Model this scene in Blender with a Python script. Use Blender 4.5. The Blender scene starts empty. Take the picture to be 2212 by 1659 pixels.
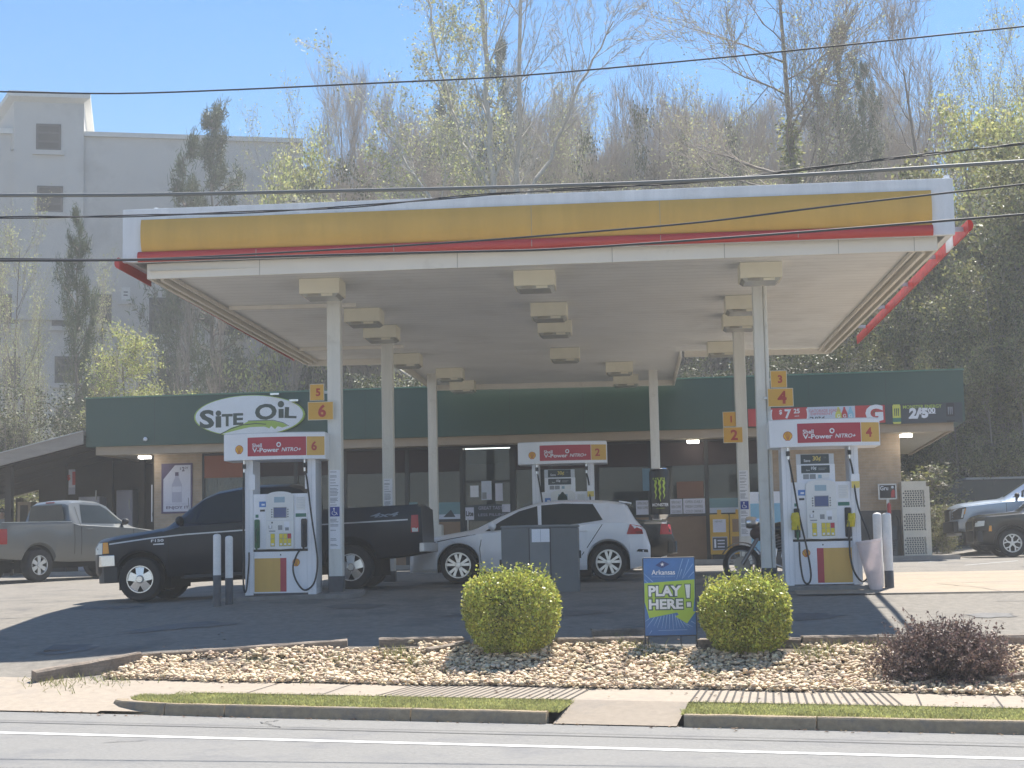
import bpy, math, random
import numpy as np
from mathutils import Matrix, Vector
from mathutils.geometry import tessellate_polygon
S = bpy.context.scene
COL = S.collection
PI = math.pi
R = math.radians

# ------------------------------------------------------------------ camera model (pixels of a 2212 x 1659 picture)
F, CX, CY = 3600.0, 1106.0, 829.5
EYE = Vector((0, 0, 1.62))
ROLL = 0.0195
_d = Matrix.Rotation(-ROLL, 3, 'Z') @ Vector(((1370 - CX) / F, -(1203 - CY) / F, -1))
_d.normalize()
YAW = math.asin(_d.x)
PITCH = math.atan2(-_d.y, -_d.z)
CAMR = Matrix.Rotation(YAW, 3, 'Z') @ Matrix.Rotation(PI / 2 + PITCH, 3, 'X') @ Matrix.Rotation(-ROLL, 3, 'Z')


def ray(u, v):
    return CAMR @ Vector(((u - CX) / F, -(v - CY) / F, -1))


def at(u, v, Y):
    """world point seen at picture position (u, v) at depth Y"""
    d = ray(u, v)
    return EYE + d * (Y / d.y)


def proj(p):
    q = CAMR.transposed() @ (Vector(p) - EYE)
    return CX + F * q.x / -q.z, CY - F * q.y / -q.z


def onz(u, v, z):
    d = ray(u, v)
    return EYE + d * ((z - EYE.z) / d.z)


def onground(u, v, fz, y0=10.0, y1=70.0):
    """first hit of the pixel ray with the height function fz"""
    d = ray(u, v)
    last = None
    n = 600
    for i in range(n + 1):
        Y = y0 + (y1 - y0) * i / n
        p = EYE + d * (Y / d.y)
        if p.z <= fz(p.x, p.y):
            return p
        last = p
    return last


# ------------------------------------------------------------------ heights of the ground
TH = math.atan(-0.165)
ED = Vector((math.cos(TH), math.sin(TH), 0))      # along the road
EN = Vector((-math.sin(TH), math.cos(TH), 0))     # away from the road
E0 = Vector((0, 16.3, 0))


def st(X, Y):
    v = Vector((X, Y, 0)) - E0
    return v.dot(ED), v.dot(EN)


def xy(s, t):
    p = E0 + ED * s + EN * t
    return p.x, p.y


def zroad(X, Y):
    return -0.018 * max(-60, min(60, X))


def lerp(a, b, t):
    return a + (b - a) * t


def smooth(a, b, x):
    t = max(0.0, min(1.0, (x - a) / (b - a)))
    return t * t * (3 - 2 * t)


def pl(pts, x):
    if x <= pts[0][0]:
        return pts[0][1]
    for (x0, y0), (x1, y1) in zip(pts, pts[1:]):
        if x <= x1:
            return y0 + (y1 - y0) * (x - x0) / max(1e-9, x1 - x0)
    return pts[-1][1]


LOT = [(14.0, 0.1), (17.6, 0.22), (19.5, 0.46), (20.8, 0.62), (23, 0.86), (25.0, 1.06), (26.2, 1.13), (29.2, 1.2), (36, 1.32), (43, 1.42), (60, 1.6)]


def zlot(X, Y):
    z = pl(LOT, Y)
    z -= 0.13 * smooth(-5.5, -8.0, X) * (1 - smooth(30, 40, Y))
    z += 0.3 * smooth(8, 12, X) * smooth(45.5, 48, Y)
    return z


def zwalk(s, t):
    X, Y = xy(s, t)
    return zroad(X, Y) + 0.115 + 0.055 * t


# ------------------------------------------------------------------ materials
MATS = {}


def mat(name, col, rough=0.6, metal=0.0, vary=0.12, scale=3.0, bump=0.0, bscale=60.0, coat=0.0, spec=0.5, streak=None, dirt=None, transl=0.0, emit=None, island=0.0, alpha=1.0):
    """procedural material: base colour broken up by noise, optional bump, dirt, per-piece variation"""
    if name in MATS:
        return MATS[name]
    m = bpy.data.materials.new(name)
    m.use_nodes = True
    nt = m.node_tree
    N, L = nt.nodes, nt.links
    b = N['Principled BSDF']
    out = N['Material Output']
    c = tuple(col) + (1.0,) if len(col) == 3 else tuple(col)
    b.inputs['Roughness'].default_value = rough
    b.inputs['Metallic'].default_value = metal
    b.inputs['Coat Weight'].default_value = coat
    b.inputs['Specular IOR Level'].default_value = spec
    tc = N.new('ShaderNodeTexCoord')
    src = None
    if vary > 0:
        nz = N.new('ShaderNodeTexNoise')
        nz.inputs['Scale'].default_value = scale
        nz.inputs['Detail'].default_value = 8
        nz.inputs['Roughness'].default_value = 0.65
        if streak:
            mp = N.new('ShaderNodeMapping')
            mp.inputs['Scale'].default_value = streak
            L.new(tc.outputs['Object'], mp.inputs['Vector'])
            L.new(mp.outputs['Vector'], nz.inputs['Vector'])
        else:
            L.new(tc.outputs['Object'], nz.inputs['Vector'])
        mr = N.new('ShaderNodeMapRange')
        mr.inputs['From Min'].default_value = 0.3
        mr.inputs['From Max'].default_value = 0.7
        mr.inputs['To Min'].default_value = 1 - vary
        mr.inputs['To Max'].default_value = 1 + vary
        L.new(nz.outputs['Fac'], mr.inputs['Value'])
        mx = N.new('ShaderNodeMix')
        mx.data_type = 'RGBA'
        mx.blend_type = 'MULTIPLY'
        mx.inputs['Factor'].default_value = 1.0
        mx.inputs['A'].default_value = c
        L.new(mr.outputs['Result'], mx.inputs['B'])
        src = mx.outputs['Result']
    if island > 0:
        ge = N.new('ShaderNodeNewGeometry')
        hs = N.new('ShaderNodeHueSaturation')
        m1 = N.new('ShaderNodeMapRange')
        m1.inputs['To Min'].default_value = 1 - island
        m1.inputs['To Max'].default_value = 1 + island
        L.new(ge.outputs['Random Per Island'], m1.inputs['Value'])
        L.new(m1.outputs['Result'], hs.inputs['Value'])
        wn = N.new('ShaderNodeTexWhiteNoise')
        wn.noise_dimensions = '1D'
        L.new(ge.outputs['Random Per Island'], wn.inputs['W'])
        m2 = N.new('ShaderNodeMapRange')
        m2.inputs['To Min'].default_value = 0.5 - 0.05 * island
        m2.inputs['To Max'].default_value = 0.5 + 0.05 * island
        L.new(wn.outputs['Value'], m2.inputs['Value'])
        L.new(m2.outputs['Result'], hs.inputs['Hue'])
        if src:
            L.new(src, hs.inputs['Color'])
        else:
            hs.inputs['Color'].default_value = c
        src = hs.outputs['Color']
    if dirt:
        dcol, dscale, lo, hi = dirt
        n2 = N.new('ShaderNodeTexNoise')
        n2.inputs['Scale'].default_value = dscale
        n2.inputs['Detail'].default_value = 10
        n2.inputs['Roughness'].default_value = 0.7
        L.new(tc.outputs['Object'], n2.inputs['Vector'])
        r2 = N.new('ShaderNodeMapRange')
        r2.inputs['From Min'].default_value = lo
        r2.inputs['From Max'].default_value = hi
        L.new(n2.outputs['Fac'], r2.inputs['Value'])
        m3 = N.new('ShaderNodeMix')
        m3.data_type = 'RGBA'
        L.new(r2.outputs['Result'], m3.inputs['Factor'])
        if src:
            L.new(src, m3.inputs['A'])
        else:
            m3.inputs['A'].default_value = c
        m3.inputs['B'].default_value = tuple(dcol) + (1,)
        src = m3.outputs['Result']
    if src:
        L.new(src, b.inputs['Base Color'])
    else:
        b.inputs['Base Color'].default_value = c
    if bump > 0:
        nb = N.new('ShaderNodeTexNoise')
        nb.inputs['Scale'].default_value = bscale
        nb.inputs['Detail'].default_value = 5
        L.new(tc.outputs['Object'], nb.inputs['Vector'])
        bp = N.new('ShaderNodeBump')
        bp.inputs['Strength'].default_value = bump
        bp.inputs['Distance'].default_value = 0.02
        L.new(nb.outputs['Fac'], bp.inputs['Height'])
        L.new(bp.outputs['Normal'], b.inputs['Normal'])
    if emit:
        b.inputs['Emission Color'].default_value = tuple(emit[0]) + (1,)
        b.inputs['Emission Strength'].default_value = emit[1]
    if transl > 0:
        tr = N.new('ShaderNodeBsdfTranslucent')
        if src:
            L.new(src, tr.inputs['Color'])
        else:
            tr.inputs['Color'].default_value = c
        ms = N.new('ShaderNodeMixShader')
        ms.inputs['Fac'].default_value = transl
        L.new(b.outputs['BSDF'], ms.inputs[1])
        L.new(tr.outputs['BSDF'], ms.inputs[2])
        L.new(ms.outputs['Shader'], out.inputs['Surface'])
    if alpha < 1:
        tp = N.new('ShaderNodeBsdfTransparent')
        tp.inputs['Color'].default_value = (0.75, 0.8, 0.82, 1)
        ms = N.new('ShaderNodeMixShader')
        ms.inputs['Fac'].default_value = alpha
        L.new(tp.outputs['BSDF'], ms.inputs[1])
        L.new(b.outputs['BSDF'], ms.inputs[2])
        L.new(ms.outputs['Shader'], out.inputs['Surface'])
    MATS[name] = m
    return m


def flat(name, col, rough=0.5, **k):
    k.setdefault('vary', 0.05)
    return mat(name, col, rough, **k)


# ------------------------------------------------------------------ objects
def tag(o, label=None, cat=None, group=None, kind=None):
    if label:
        o['label'] = label
    if cat:
        o['category'] = cat
    if group:
        o['group'] = group
    if kind:
        o['kind'] = kind
    return o


def empty(name, loc=(0, 0, 0), rz=0.0, label=None, cat=None, group=None):
    o = bpy.data.objects.new(name, None)
    o.empty_display_size = 0.2
    COL.objects.link(o)
    o.location = loc
    o.rotation_euler = (0, 0, rz)
    return tag(o, label, cat, group)


def copy_tree(o, parent=None):
    c = o.copy()
    COL.objects.link(c)
    if parent:
        c.parent = parent
    for ch in o.children:
        copy_tree(ch, c)
    return c


class MB:
    """collects shapes for ONE mesh object, several materials allowed"""

    def __init__(self):
        self.v, self.f, self.mi, self.mats = [], [], [], []

    def _m(self, m):
        if m not in self.mats:
            self.mats.append(m)
        return self.mats.index(m)

    def add(self, vs, fs, m, fn=None):
        k = len(self.v)
        i = self._m(m)
        for p in vs:
            p = fn(p) if fn else p
            self.v.append((p[0], p[1], p[2]))
        for f in fs:
            self.f.append(tuple(k + a for a in f))
            self.mi.append(i)
        return self

    def hexa(self, p, m):
        """8 corners: bottom 4 counter-clockwise from above, then top 4"""
        return self.add(p, [(3, 2, 1, 0), (4, 5, 6, 7), (0, 1, 5, 4), (1, 2, 6, 5), (2, 3, 7, 6), (3, 0, 4, 7)], m)

    def box(self, x0, x1, y0, y1, z0, z1, m, rot=None):
        p = [(x0, y0, z0), (x1, y0, z0), (x1, y1, z0), (x0, y1, z0), (x0, y0, z1), (x1, y0, z1), (x1, y1, z1), (x0, y1, z1)]
        if rot is not None:
            c = Vector(((x0 + x1) / 2, (y0 + y1) / 2, (z0 + z1) / 2))
            p = [tuple(rot @ (Vector(q) - c) + c) for q in p]
        return self.hexa(p, m)

    def quad(self, a, b, c, d, m):
        return self.add([a, b, c, d], [(0, 1, 2, 3)], m)

    def poly(self, pts, m):
        """flat polygon (3-D points), triangulated"""
        tri = tessellate_polygon([[Vector(p) for p in pts]])
        return self.add(pts, [tuple(t) for t in tri], m)

    def prism_y(self, pts, y0, y1, m, fn=None):
        """(x, z) outline extruded from y0 to y1"""
        n = len(pts)
        a = sum(pts[i][0] * pts[(i + 1) % n][1] - pts[(i + 1) % n][0] * pts[i][1] for i in range(n))
        if a < 0:
            pts = pts[::-1]
        vs = [(p[0], y0, p[1]) for p in pts] + [(p[0], y1, p[1]) for p in pts]
        tri = tessellate_polygon([[Vector((p[0], p[1], 0)) for p in pts]])
        fs = []
        for t in tri:
            A, B, C = (pts[k] for k in t)
            ccw = (B[0] - A[0]) * (C[1] - A[1]) - (B[1] - A[1]) * (C[0] - A[0]) > 0
            t = t if ccw else (t[0], t[2], t[1])
            fs.append(tuple(t))
            fs.append(tuple(k + n for k in reversed(t)))
        for i in range(n):
            j = (i + 1) % n
            fs.append((i, i + n, j + n, j))
        return self.add(vs, fs, m, fn)

    def prism_z(self, pts, z0, z1, m):
        n = len(pts)
        a = sum(pts[i][0] * pts[(i + 1) % n][1] - pts[(i + 1) % n][0] * pts[i][1] for i in range(n))
        if a < 0:
            pts = pts[::-1]
        f0 = z0 if callable(z0) else (lambda x, y: z0)
        f1 = z1 if callable(z1) else (lambda x, y: z1)
        vs = [(p[0], p[1], f0(*p)) for p in pts] + [(p[0], p[1], f1(*p)) for p in pts]
        tri = tessellate_polygon([[Vector((p[0], p[1], 0)) for p in pts]])
        fs = []
        for t in tri:
            A, B, C = (pts[k] for k in t)
            ccw = (B[0] - A[0]) * (C[1] - A[1]) - (B[1] - A[1]) * (C[0] - A[0]) > 0
            t = t if ccw else (t[0], t[2], t[1])
            fs.append(tuple(k + n for k in t))
            fs.append(tuple(reversed(t)))
        for i in range(n):
            j = (i + 1) % n
            fs.append((i, j, j + n, i + n))
        return self.add(vs, fs, m)

    def tube(self, pts, r, m, n=8, cap=True, closed=False):
        pts = [Vector(p) for p in pts]
        rs = r if isinstance(r, (list, tuple)) else [r] * len(pts)
        vs, fs = [], []
        up = None
        K = len(pts)
        for i, p in enumerate(pts):
            if closed:
                d = pts[(i + 1) % K] - pts[i - 1]
            else:
                d = (pts[min(i + 1, K - 1)] - pts[max(i - 1, 0)])
            d.normalize()
            if up is None:
                up = Vector((0, 0, 1)) if abs(d.z) < 0.9 else Vector((1, 0, 0))
            a = d.cross(up)
            if a.length < 1e-5:
                a = d.orthogonal()
            a.normalize()
            b = a.cross(d)
            up = b
            for k in range(n):
                t = 2 * PI * k / n
                vs.append(p + (a * math.cos(t) + b * math.sin(t)) * rs[i])
        for i in range(K if closed else K - 1):
            for k in range(n):
                k2 = (k + 1) % n
                i2 = (i + 1) % K
                fs.append((i * n + k, i * n + k2, i2 * n + k2, i2 * n + k))
        if cap and not closed:
            fs.append(tuple(range(n))[::-1])
            fs.append(tuple((K - 1) * n + k for k in range(n)))
        return self.add(vs, fs, m)

    def lathe(self, prof, m, c=(0, 0, 0), axis='z', n=24, a0=0.0, a1=2 * PI, ms=None):
        """profile (r, h) turned about an axis through c"""
        full = abs(a1 - a0 - 2 * PI) < 1e-6
        N = n if full else n + 1
        vs, fs = [], []
        for (r, h) in prof:
            for k in range(N):
                t = a0 + (a1 - a0) * k / n
                x, y = r * math.cos(t), r * math.sin(t)
                if axis == 'z':
                    q = (c[0] + x, c[1] + y, c[2] + h)
                elif axis == 'y':
                    q = (c[0] + x, c[1] + h, c[2] + y)
                else:
                    q = (c[0] + h, c[1] + x, c[2] + y)
                vs.append(q)
        for i in range(len(prof) - 1):
            ff = []
            for k in range(n):
                k2 = (k + 1) % N
                ff.append((i * N + k, i * N + k2, (i + 1) * N + k2, (i + 1) * N + k))
            if ms:
                fs.append((ms[i], ff))
            else:
                fs.extend(ff)
        if ms:
            k0 = len(self.v)
            self.v.extend(tuple(q) for q in vs)
            for mm, ff in fs:
                i = self._m(mm)
                for f in ff:
                    self.f.append(tuple(k0 + a for a in f))
                    self.mi.append(i)
            return self
        return self.add(vs, fs, m)

    def ball(self, c, r, m, n=10, k=7):
        rx, ry, rz = r if isinstance(r, (tuple, list)) else (r, r, r)
        vs = [(c[0], c[1], c[2] - rz)]
        for i in range(1, k):
            a = -PI / 2 + PI * i / k
            for j in range(n):
                t = 2 * PI * j / n
                vs.append((c[0] + rx * math.cos(a) * math.cos(t), c[1] + ry * math.cos(a) * math.sin(t), c[2] + rz * math.sin(a)))
        vs.append((c[0], c[1], c[2] + rz))
        fs = [(0, 1 + (j + 1) % n, 1 + j) for j in range(n)]
        for i in range(k - 2):
            for j in range(n):
                a = 1 + i * n + j
                b = 1 + i * n + (j + 1) % n
                fs.append((a, b, b + n, a + n))
        e = len(vs) - 1
        fs += [(e, 1 + (k - 2) * n + j, 1 + (k - 2) * n + (j + 1) % n) for j in range(n)]
        return self.add(vs, fs, m)

    def text(self, body, size, m, cx=0.0, cz=0.0, y=0.0, w=None, h=None, bold=0.0, shear=0.0, fn=None, align='C', spacing=1.0, rot=0.0):
        """letters on an x-z plane facing -y; (cx, cz) is the centre; w / h stretch to size"""
        vs, fs = glyphs(body, bold, shear, spacing)
        if not vs:
            return self
        xs = [p[0] for p in vs]
        zs = [p[1] for p in vs]
        x0, x1, z0, z1 = min(xs), max(xs), min(zs), max(zs)
        kx = kz = size
        if w:
            kx = w / (x1 - x0)
            if not h:
                kz = kx
        if h:
            kz = h / (z1 - z0)
            if not w:
                kx = kz
        ox = (x0 + x1) / 2 if align == 'C' else (x0 if align == 'L' else x1)
        q = []
        cr, sr = math.cos(rot), math.sin(rot)
        for p in vs:
            a, b = (p[0] - ox) * kx, (p[1] - (z0 + z1) / 2) * kz
            q.append((cx + a * cr - b * sr, y, cz + a * sr + b * cr))
        return self.add(q, fs, m, fn)

    def build(self, name, parent=None, bevel=0.0, smooth=None, loc=None, seg=2, rz=None):
        me = bpy.data.meshes.new(name)
        me.from_pydata(self.v, [], self.f)
        for m in self.mats:
            me.materials.append(m)
        me.polygons.foreach_set('material_index', self.mi)
        me.update()
        if smooth is not None:
            me.polygons.foreach_set('use_smooth', [True] * len(me.polygons))
            me.set_sharp_from_angle(angle=R(smooth))
        o = bpy.data.objects.new(name, me)
        COL.objects.link(o)
        if parent:
            o.parent = parent
        if loc is not None:
            o.location = loc
        if rz is not None:
            o.rotation_euler = (0, 0, rz)
        if bevel > 0:
            b = o.modifiers.new('bevel', 'BEVEL')
            b.width = bevel
            b.segments = seg
            b.limit_method = 'ANGLE'
            b.angle_limit = R(35)
        return o


_G = {}


def glyphs(body, bold=0.0, shear=0.0, spacing=1.0):
    key = (body, bold, shear, spacing)
    if key in _G:
        return _G[key]
    cu = bpy.data.curves.new('lettering', 'FONT')
    cu.body = body
    cu.size = 1.0
    cu.offset = bold
    cu.shear = shear
    cu.space_character = spacing
    cu.resolution_u = 3
    cu.fill_mode = 'FRONT'
    ob = bpy.data.objects.new('lettering', cu)
    COL.objects.link(ob)
    dg = bpy.context.evaluated_depsgraph_get()
    dg.update()
    me = bpy.data.meshes.new_from_object(ob.evaluated_get(dg))
    vs = [(p.co.x, p.co.y) for p in me.vertices]
    fs = []
    for p in me.polygons:
        t = tuple(p.vertices)
        A, B, C = (vs[k] for k in t[:3])
        fs.append(t)
    bpy.data.objects.remove(ob)
    bpy.data.curves.remove(cu)
    bpy.data.meshes.remove(me)
    _G[key] = (vs, fs)
    return _G[key]


def fast_mesh(name, V, Fq, mats, mi=None, parent=None, smooth=False):
    """mesh from numpy arrays, all faces with the same corner count"""
    me = bpy.data.meshes.new(name)
    V = np.asarray(V, dtype=np.float32)
    Fq = np.asarray(Fq, dtype=np.int32)
    k = Fq.shape[1]
    me.vertices.add(len(V))
    me.vertices.foreach_set('co', V.ravel())
    me.loops.add(Fq.size)
    me.loops.foreach_set('vertex_index', Fq.ravel())
    me.polygons.add(len(Fq))
    me.polygons.foreach_set('loop_start', np.arange(0, Fq.size, k, dtype=np.int32))
    for m in mats:
        me.materials.append(m)
    if mi is not None:
        me.polygons.foreach_set('material_index', np.asarray(mi, dtype=np.int32))
    if smooth:
        me.polygons.foreach_set('use_smooth', np.ones(len(Fq), dtype=bool))
    me.update(calc_edges=True)
    if name is None:
        return me
    o = bpy.data.objects.new(name, me)
    COL.objects.link(o)
    if parent:
        o.parent = parent
    return o


def sheet(name, xs, ys, fz, m, kind='structure'):
    """grid sheet over xs x ys with heights fz"""
    nx, ny = len(xs), len(ys)
    V = [(x, y, fz(x, y)) for y in ys for x in xs]
    Q = [(j * nx + i, j * nx + i + 1, (j + 1) * nx + i + 1, (j + 1) * nx + i) for j in range(ny - 1) for i in range(nx - 1)]
    o = fast_mesh(name, V, Q, [m], smooth=True)
    return tag(o, kind=kind)


def frange(a, b, n):
    return [a + (b - a) * i / n for i in range(n + 1)]
# ------------------------------------------------------------------ ground
rnd = random.Random(7)
rng = np.random.default_rng(11)


def zl(X, Y):
    """paved lot and rock bed, meeting the pavement behind the road"""
    s, t = st(X, Y)
    if t < 1.8:
        a = zroad(X, Y)
        return lerp(a, zwalk(s, 1.8), max(0, t) / 1.8)
    k = smooth(1.8, 3.6, t)
    return lerp(zwalk(s, 1.8), zlot(X, Y), k)


def gpx(u, v):
    return onground(u, v, zl, 14.0, 62.0)


asph_road = mat('road_asphalt', (0.215, 0.209, 0.197), 0.85, vary=0.16, scale=26, bump=0.5, bscale=240, dirt=((0.15, 0.15, 0.155), 1.3, 0.5, 0.75))
asph_lot = mat('lot_asphalt', (0.2, 0.18, 0.152), 0.9, vary=0.22, scale=9, bump=0.5, bscale=180, dirt=((0.095, 0.09, 0.085), 0.75, 0.52, 0.72))
conc = mat('pad_concrete', (0.31, 0.25, 0.18), 0.85, vary=0.13, scale=5, bump=0.25, bscale=120, dirt=((0.24, 0.21, 0.18), 0.9, 0.5, 0.78))
conc_walk = mat('walk_concrete', (0.33, 0.275, 0.215), 0.85, vary=0.12, scale=11, bump=0.3, bscale=150, dirt=((0.25, 0.22, 0.19), 2.2, 0.52, 0.75))
conc_kerb = mat('kerb_concrete', (0.33, 0.255, 0.165), 0.9, vary=0.2, scale=14, bump=0.5, bscale=90, dirt=((0.2, 0.175, 0.15), 4, 0.48, 0.7))
joint = flat('joint_dark', (0.075, 0.066, 0.058), 0.95)
tar = flat('tar_seam', (0.05, 0.05, 0.052), 0.7)
white_line = mat('road_paint', (0.56, 0.56, 0.54), 0.7, vary=0.06, scale=30, dirt=((0.4, 0.4, 0.4), 7, 0.6, 0.8))
soil = mat('bed_soil', (0.12, 0.095, 0.07), 0.95, vary=0.3, scale=8, bump=0.5)
woods_floor = mat('woods_floor', (0.1, 0.085, 0.055), 0.95, vary=0.35, scale=0.4, bump=0.4, bscale=3)


def zfar(X, Y):
    z = -0.9
    if Y > 44:
        z = lerp(-0.9, 1.25, smooth(44, 58, Y))
    if Y > 58:
        z += 15 * smooth(62, 150, Y) * smooth(-30, 40, X) + 4 * smooth(70, 160, Y)
        z += 6 * smooth(10, 40, X) * smooth(55, 90, Y)
    return z


xs = sorted(set([-900, -600, -420, -300, -220] + frange(-160, 160, 64) + [220, 300, 420, 600, 900]))
ys = sorted(set([-600, -350, -200, -100, -50, 0, 20, 36, 44] + frange(46, 62, 8) + frange(66, 170, 26) + [200, 260, 340, 460, 700, 1000]))
sheet('ground', xs, ys, zfar, woods_floor)

# lot: one sheet from the back of the pavement to behind the shop
xs = sorted(set(frange(-70, 70, 70) + frange(-12, 10, 55)))
V, Q = [], []
fr = sorted(set(frange(0, 0.16, 16) + frange(0.16, 1, 30)))
for f in fr:
    for x in xs:
        yf = E0.y + (1.8 / EN.y) + ED.y / ED.x * x * 1.0
        yf = E0.y + 1.8 * EN.y + (ED.y / ED.x) * (x - 1.8 * EN.x)
        yb = 64.0
        y = lerp(min(yf, 27), yb, f)
        V.append((x, y, zl(x, y)))
nx = len(xs)
Q = [(j * nx + i, j * nx + i + 1, (j + 1) * nx + i + 1, (j + 1) * nx + i) for j in range(len(fr) - 1) for i in range(nx - 1)]
tag(fast_mesh('car_park', V, Q, [asph_lot], smooth=True), kind='structure')


def strip(name, s0, s1, t0, t1, fz, m, ns=60, nt=4, kind='structure'):
    V = []
    for j in range(nt + 1):
        for i in range(ns + 1):
            s, t = lerp(s0, s1, i / ns), lerp(t0, t1, j / nt)
            x, y = xy(s, t)
            V.append((x, y, fz(s, t, x, y)))
    Q = [(j * (ns + 1) + i, j * (ns + 1) + i + 1, (j + 1) * (ns + 1) + i + 1, (j + 1) * (ns + 1) + i) for j in range(nt) for i in range(ns)]
    return tag(fast_mesh(name, V, Q, [m], smooth=True), kind=kind)


strip('road', -90, 90, -30, 0.06, lambda s, t, x, y: zroad(x, y), asph_road, 90, 20)


def on_road(name, s0, s1, t0, t1, m, dz=0.004, wob=0.0, seed=0):
    r = random.Random(seed)
    V, Q = [], []
    n = 160
    w = 0
    for i in range(n + 1):
        s = lerp(s0, s1, i / n)
        w = w * 0.85 + r.uniform(-wob, wob)
        for t in (t0 + w, t1 + w):
            x, y = xy(s, t)
            V.append((x, y, zroad(x, y) + dz))
    Q = [(2 * i, 2 * i + 2, 2 * i + 3, 2 * i + 1) for i in range(n)]
    return tag(fast_mesh(name, V, Q, [m]), kind='structure')


on_road('road_edge_line', -60, 60, -1.96, -1.81, white_line)
on_road('road_seam', -40, 40, -1.02, -0.985, tar, 0.005, 0.012, 2)
on_road('road_seam', -40, 40, -0.80, -0.785, tar, 0.0055, 0.014, 4)


def crack(pts, w, m, seed, name='pavement_crack', fz=zl, dz=0.006):
    """thin wandering crack through ground points"""
    r = random.Random(seed)
    P = []
    for (a, b) in zip(pts, pts[1:]):
        for k in range(8):
            P.append(Vector(a).lerp(Vector(b), k / 8))
    P.append(Vector(pts[-1]))
    P = [Vector((p.x + r.uniform(-.04, .04), p.y + r.uniform(-.04, .04), 0)) for p in P]
    V = []
    for i, p in enumerate(P):
        d = P[min(i + 1, len(P) - 1)] - P[max(0, i - 1)]
        n = Vector((-d.y, d.x, 0)).normalized() * w * r.uniform(.3, 1.0)
        for q in (p - n, p + n):
            V.append((q.x, q.y, fz(q.x, q.y) + dz))
    Q = [(2 * i, 2 * i + 2, 2 * i + 3, 2 * i + 1) for i in range(len(P) - 1)]
    tag(fast_mesh(name, V, Q, [m]), kind='structure')


zr2 = lambda x, y: zroad(x, y)
crack([onz(610, 1586, 0)[:], onz(560, 1572, 0.02)[:], onz(600, 1567, 0.02)[:]], 0.012, tar, 3, fz=zr2)
crack([onz(220, 1612, 0.06)[:], onz(330, 1606, 0.05)[:]], 0.012, tar, 5, fz=zr2)

S_L = -6.4
for _ in range(400):       # left end of the verge
    x, y = xy(S_L, 0.45)
    if proj((x, y, zroad(x, y) + .11))[0] >= 237:
        break
    S_L += .005
S_R0 = st(*onz(1213, 1560, 0.0)[:2])[0]      # kerb ramp
S_R1 = st(*onz(1472, 1562, 0.0)[:2])[0]
S_END = 40.0

# concrete apron of the driveway, pavement, ramp
strip('driveway_apron', -40, S_L + 0.05, 0.05, 1.86, lambda s, t, x, y: zl(x, y) + 0.008, conc_walk, 60, 8)
strip('pavement', S_L + 0.05, S_R0 + 0.0, 0.92, 1.86, lambda s, t, x, y: zwalk(s, t), conc_walk, 40, 3)
strip('pavement', S_R0, S_R1, 0.92, 1.86, lambda s, t, x, y: zwalk(s, t) - 0.002, conc_walk, 8, 3)
strip('pavement', S_R1, S_END, 0.92, 1.86, lambda s, t, x, y: zwalk(s, t), conc_walk, 60, 3)
strip('pavement', S_L + 0.05, S_L + 0.75, 0.1, 0.93, lambda s, t, x, y: zl(x, y) + 0.012 + 0.05 * t, conc_walk, 8, 4)
# sloped kerb ramp with grooves
rm = MB()
n = 26
for i in range(n):
    t0, t1 = 0.0 + 0.925 * i / n, 0.0 + 0.925 * (i + 1) / n
    def zz(s, t):
        x, y = xy(s, t)
        return lerp(zroad(x, y) + 0.012, zwalk(s, 0.92), t / 0.925)
    q = []
    for (s, t) in ((S_R0, t0), (S_R1, t0), (S_R1, t1 - 0.008), (S_R0, t1 - 0.008)):
        x, y = xy(s, t)
        q.append((x, y, zz(s, t)))
    rm.quad(*q, conc_walk)
    q = []
    for (s, t) in ((S_R0, t1 - 0.008), (S_R1, t1 - 0.008), (S_R1, t1), (S_R0, t1)):
        x, y = xy(s, t)
        q.append((x, y, zz(s, t) - 0.001))
    rm.quad(*q, joint)
tag(rm.build('kerb_ramp'), kind='structure')

# joints of the paving beside the ramp and of the plain pavement
jm = MB()


def walk_joint(s0, s1, w=0.011, t0=0.93, t1=1.84):
    q = []
    for (s, t) in ((s0 - w, t0), (s0 + w, t0), (s1 + w, t1), (s1 - w, t1)):
        x, y = xy(s, t)
        q.append((x, y, zwalk(s, t) + 0.004))
    jm.quad(*q, joint)


for i in range(26):
    k = i / 25
    walk_joint(S_R0 - 0.02 - 0.083 * i, S_R0 + 0.04 - 0.083 * i + 0.12 * k)
for i in range(26):
    k = i / 25
    walk_joint(S_R1 + 0.02 + 0.083 * i, S_R1 + 0.0 + 0.083 * i - 0.14 * k)
for u in (560, 720):
    s = st(*onz(u, 1500, 0.2)[:2])[0]
    walk_joint(s, s + 0.05, 0.007)
for u in (1990, 2165):
    s = st(*onz(u, 1505, 0.2)[:2])[0]
    walk_joint(s, s - 0.05, 0.009)
for k in range(12):
    walk_joint(6 + 1.5 * k, 6 + 1.5 * k, 0.007)
tag(jm.build('pavement_joints'), kind='structure')

# kerb stones
kb = MB()


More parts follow.
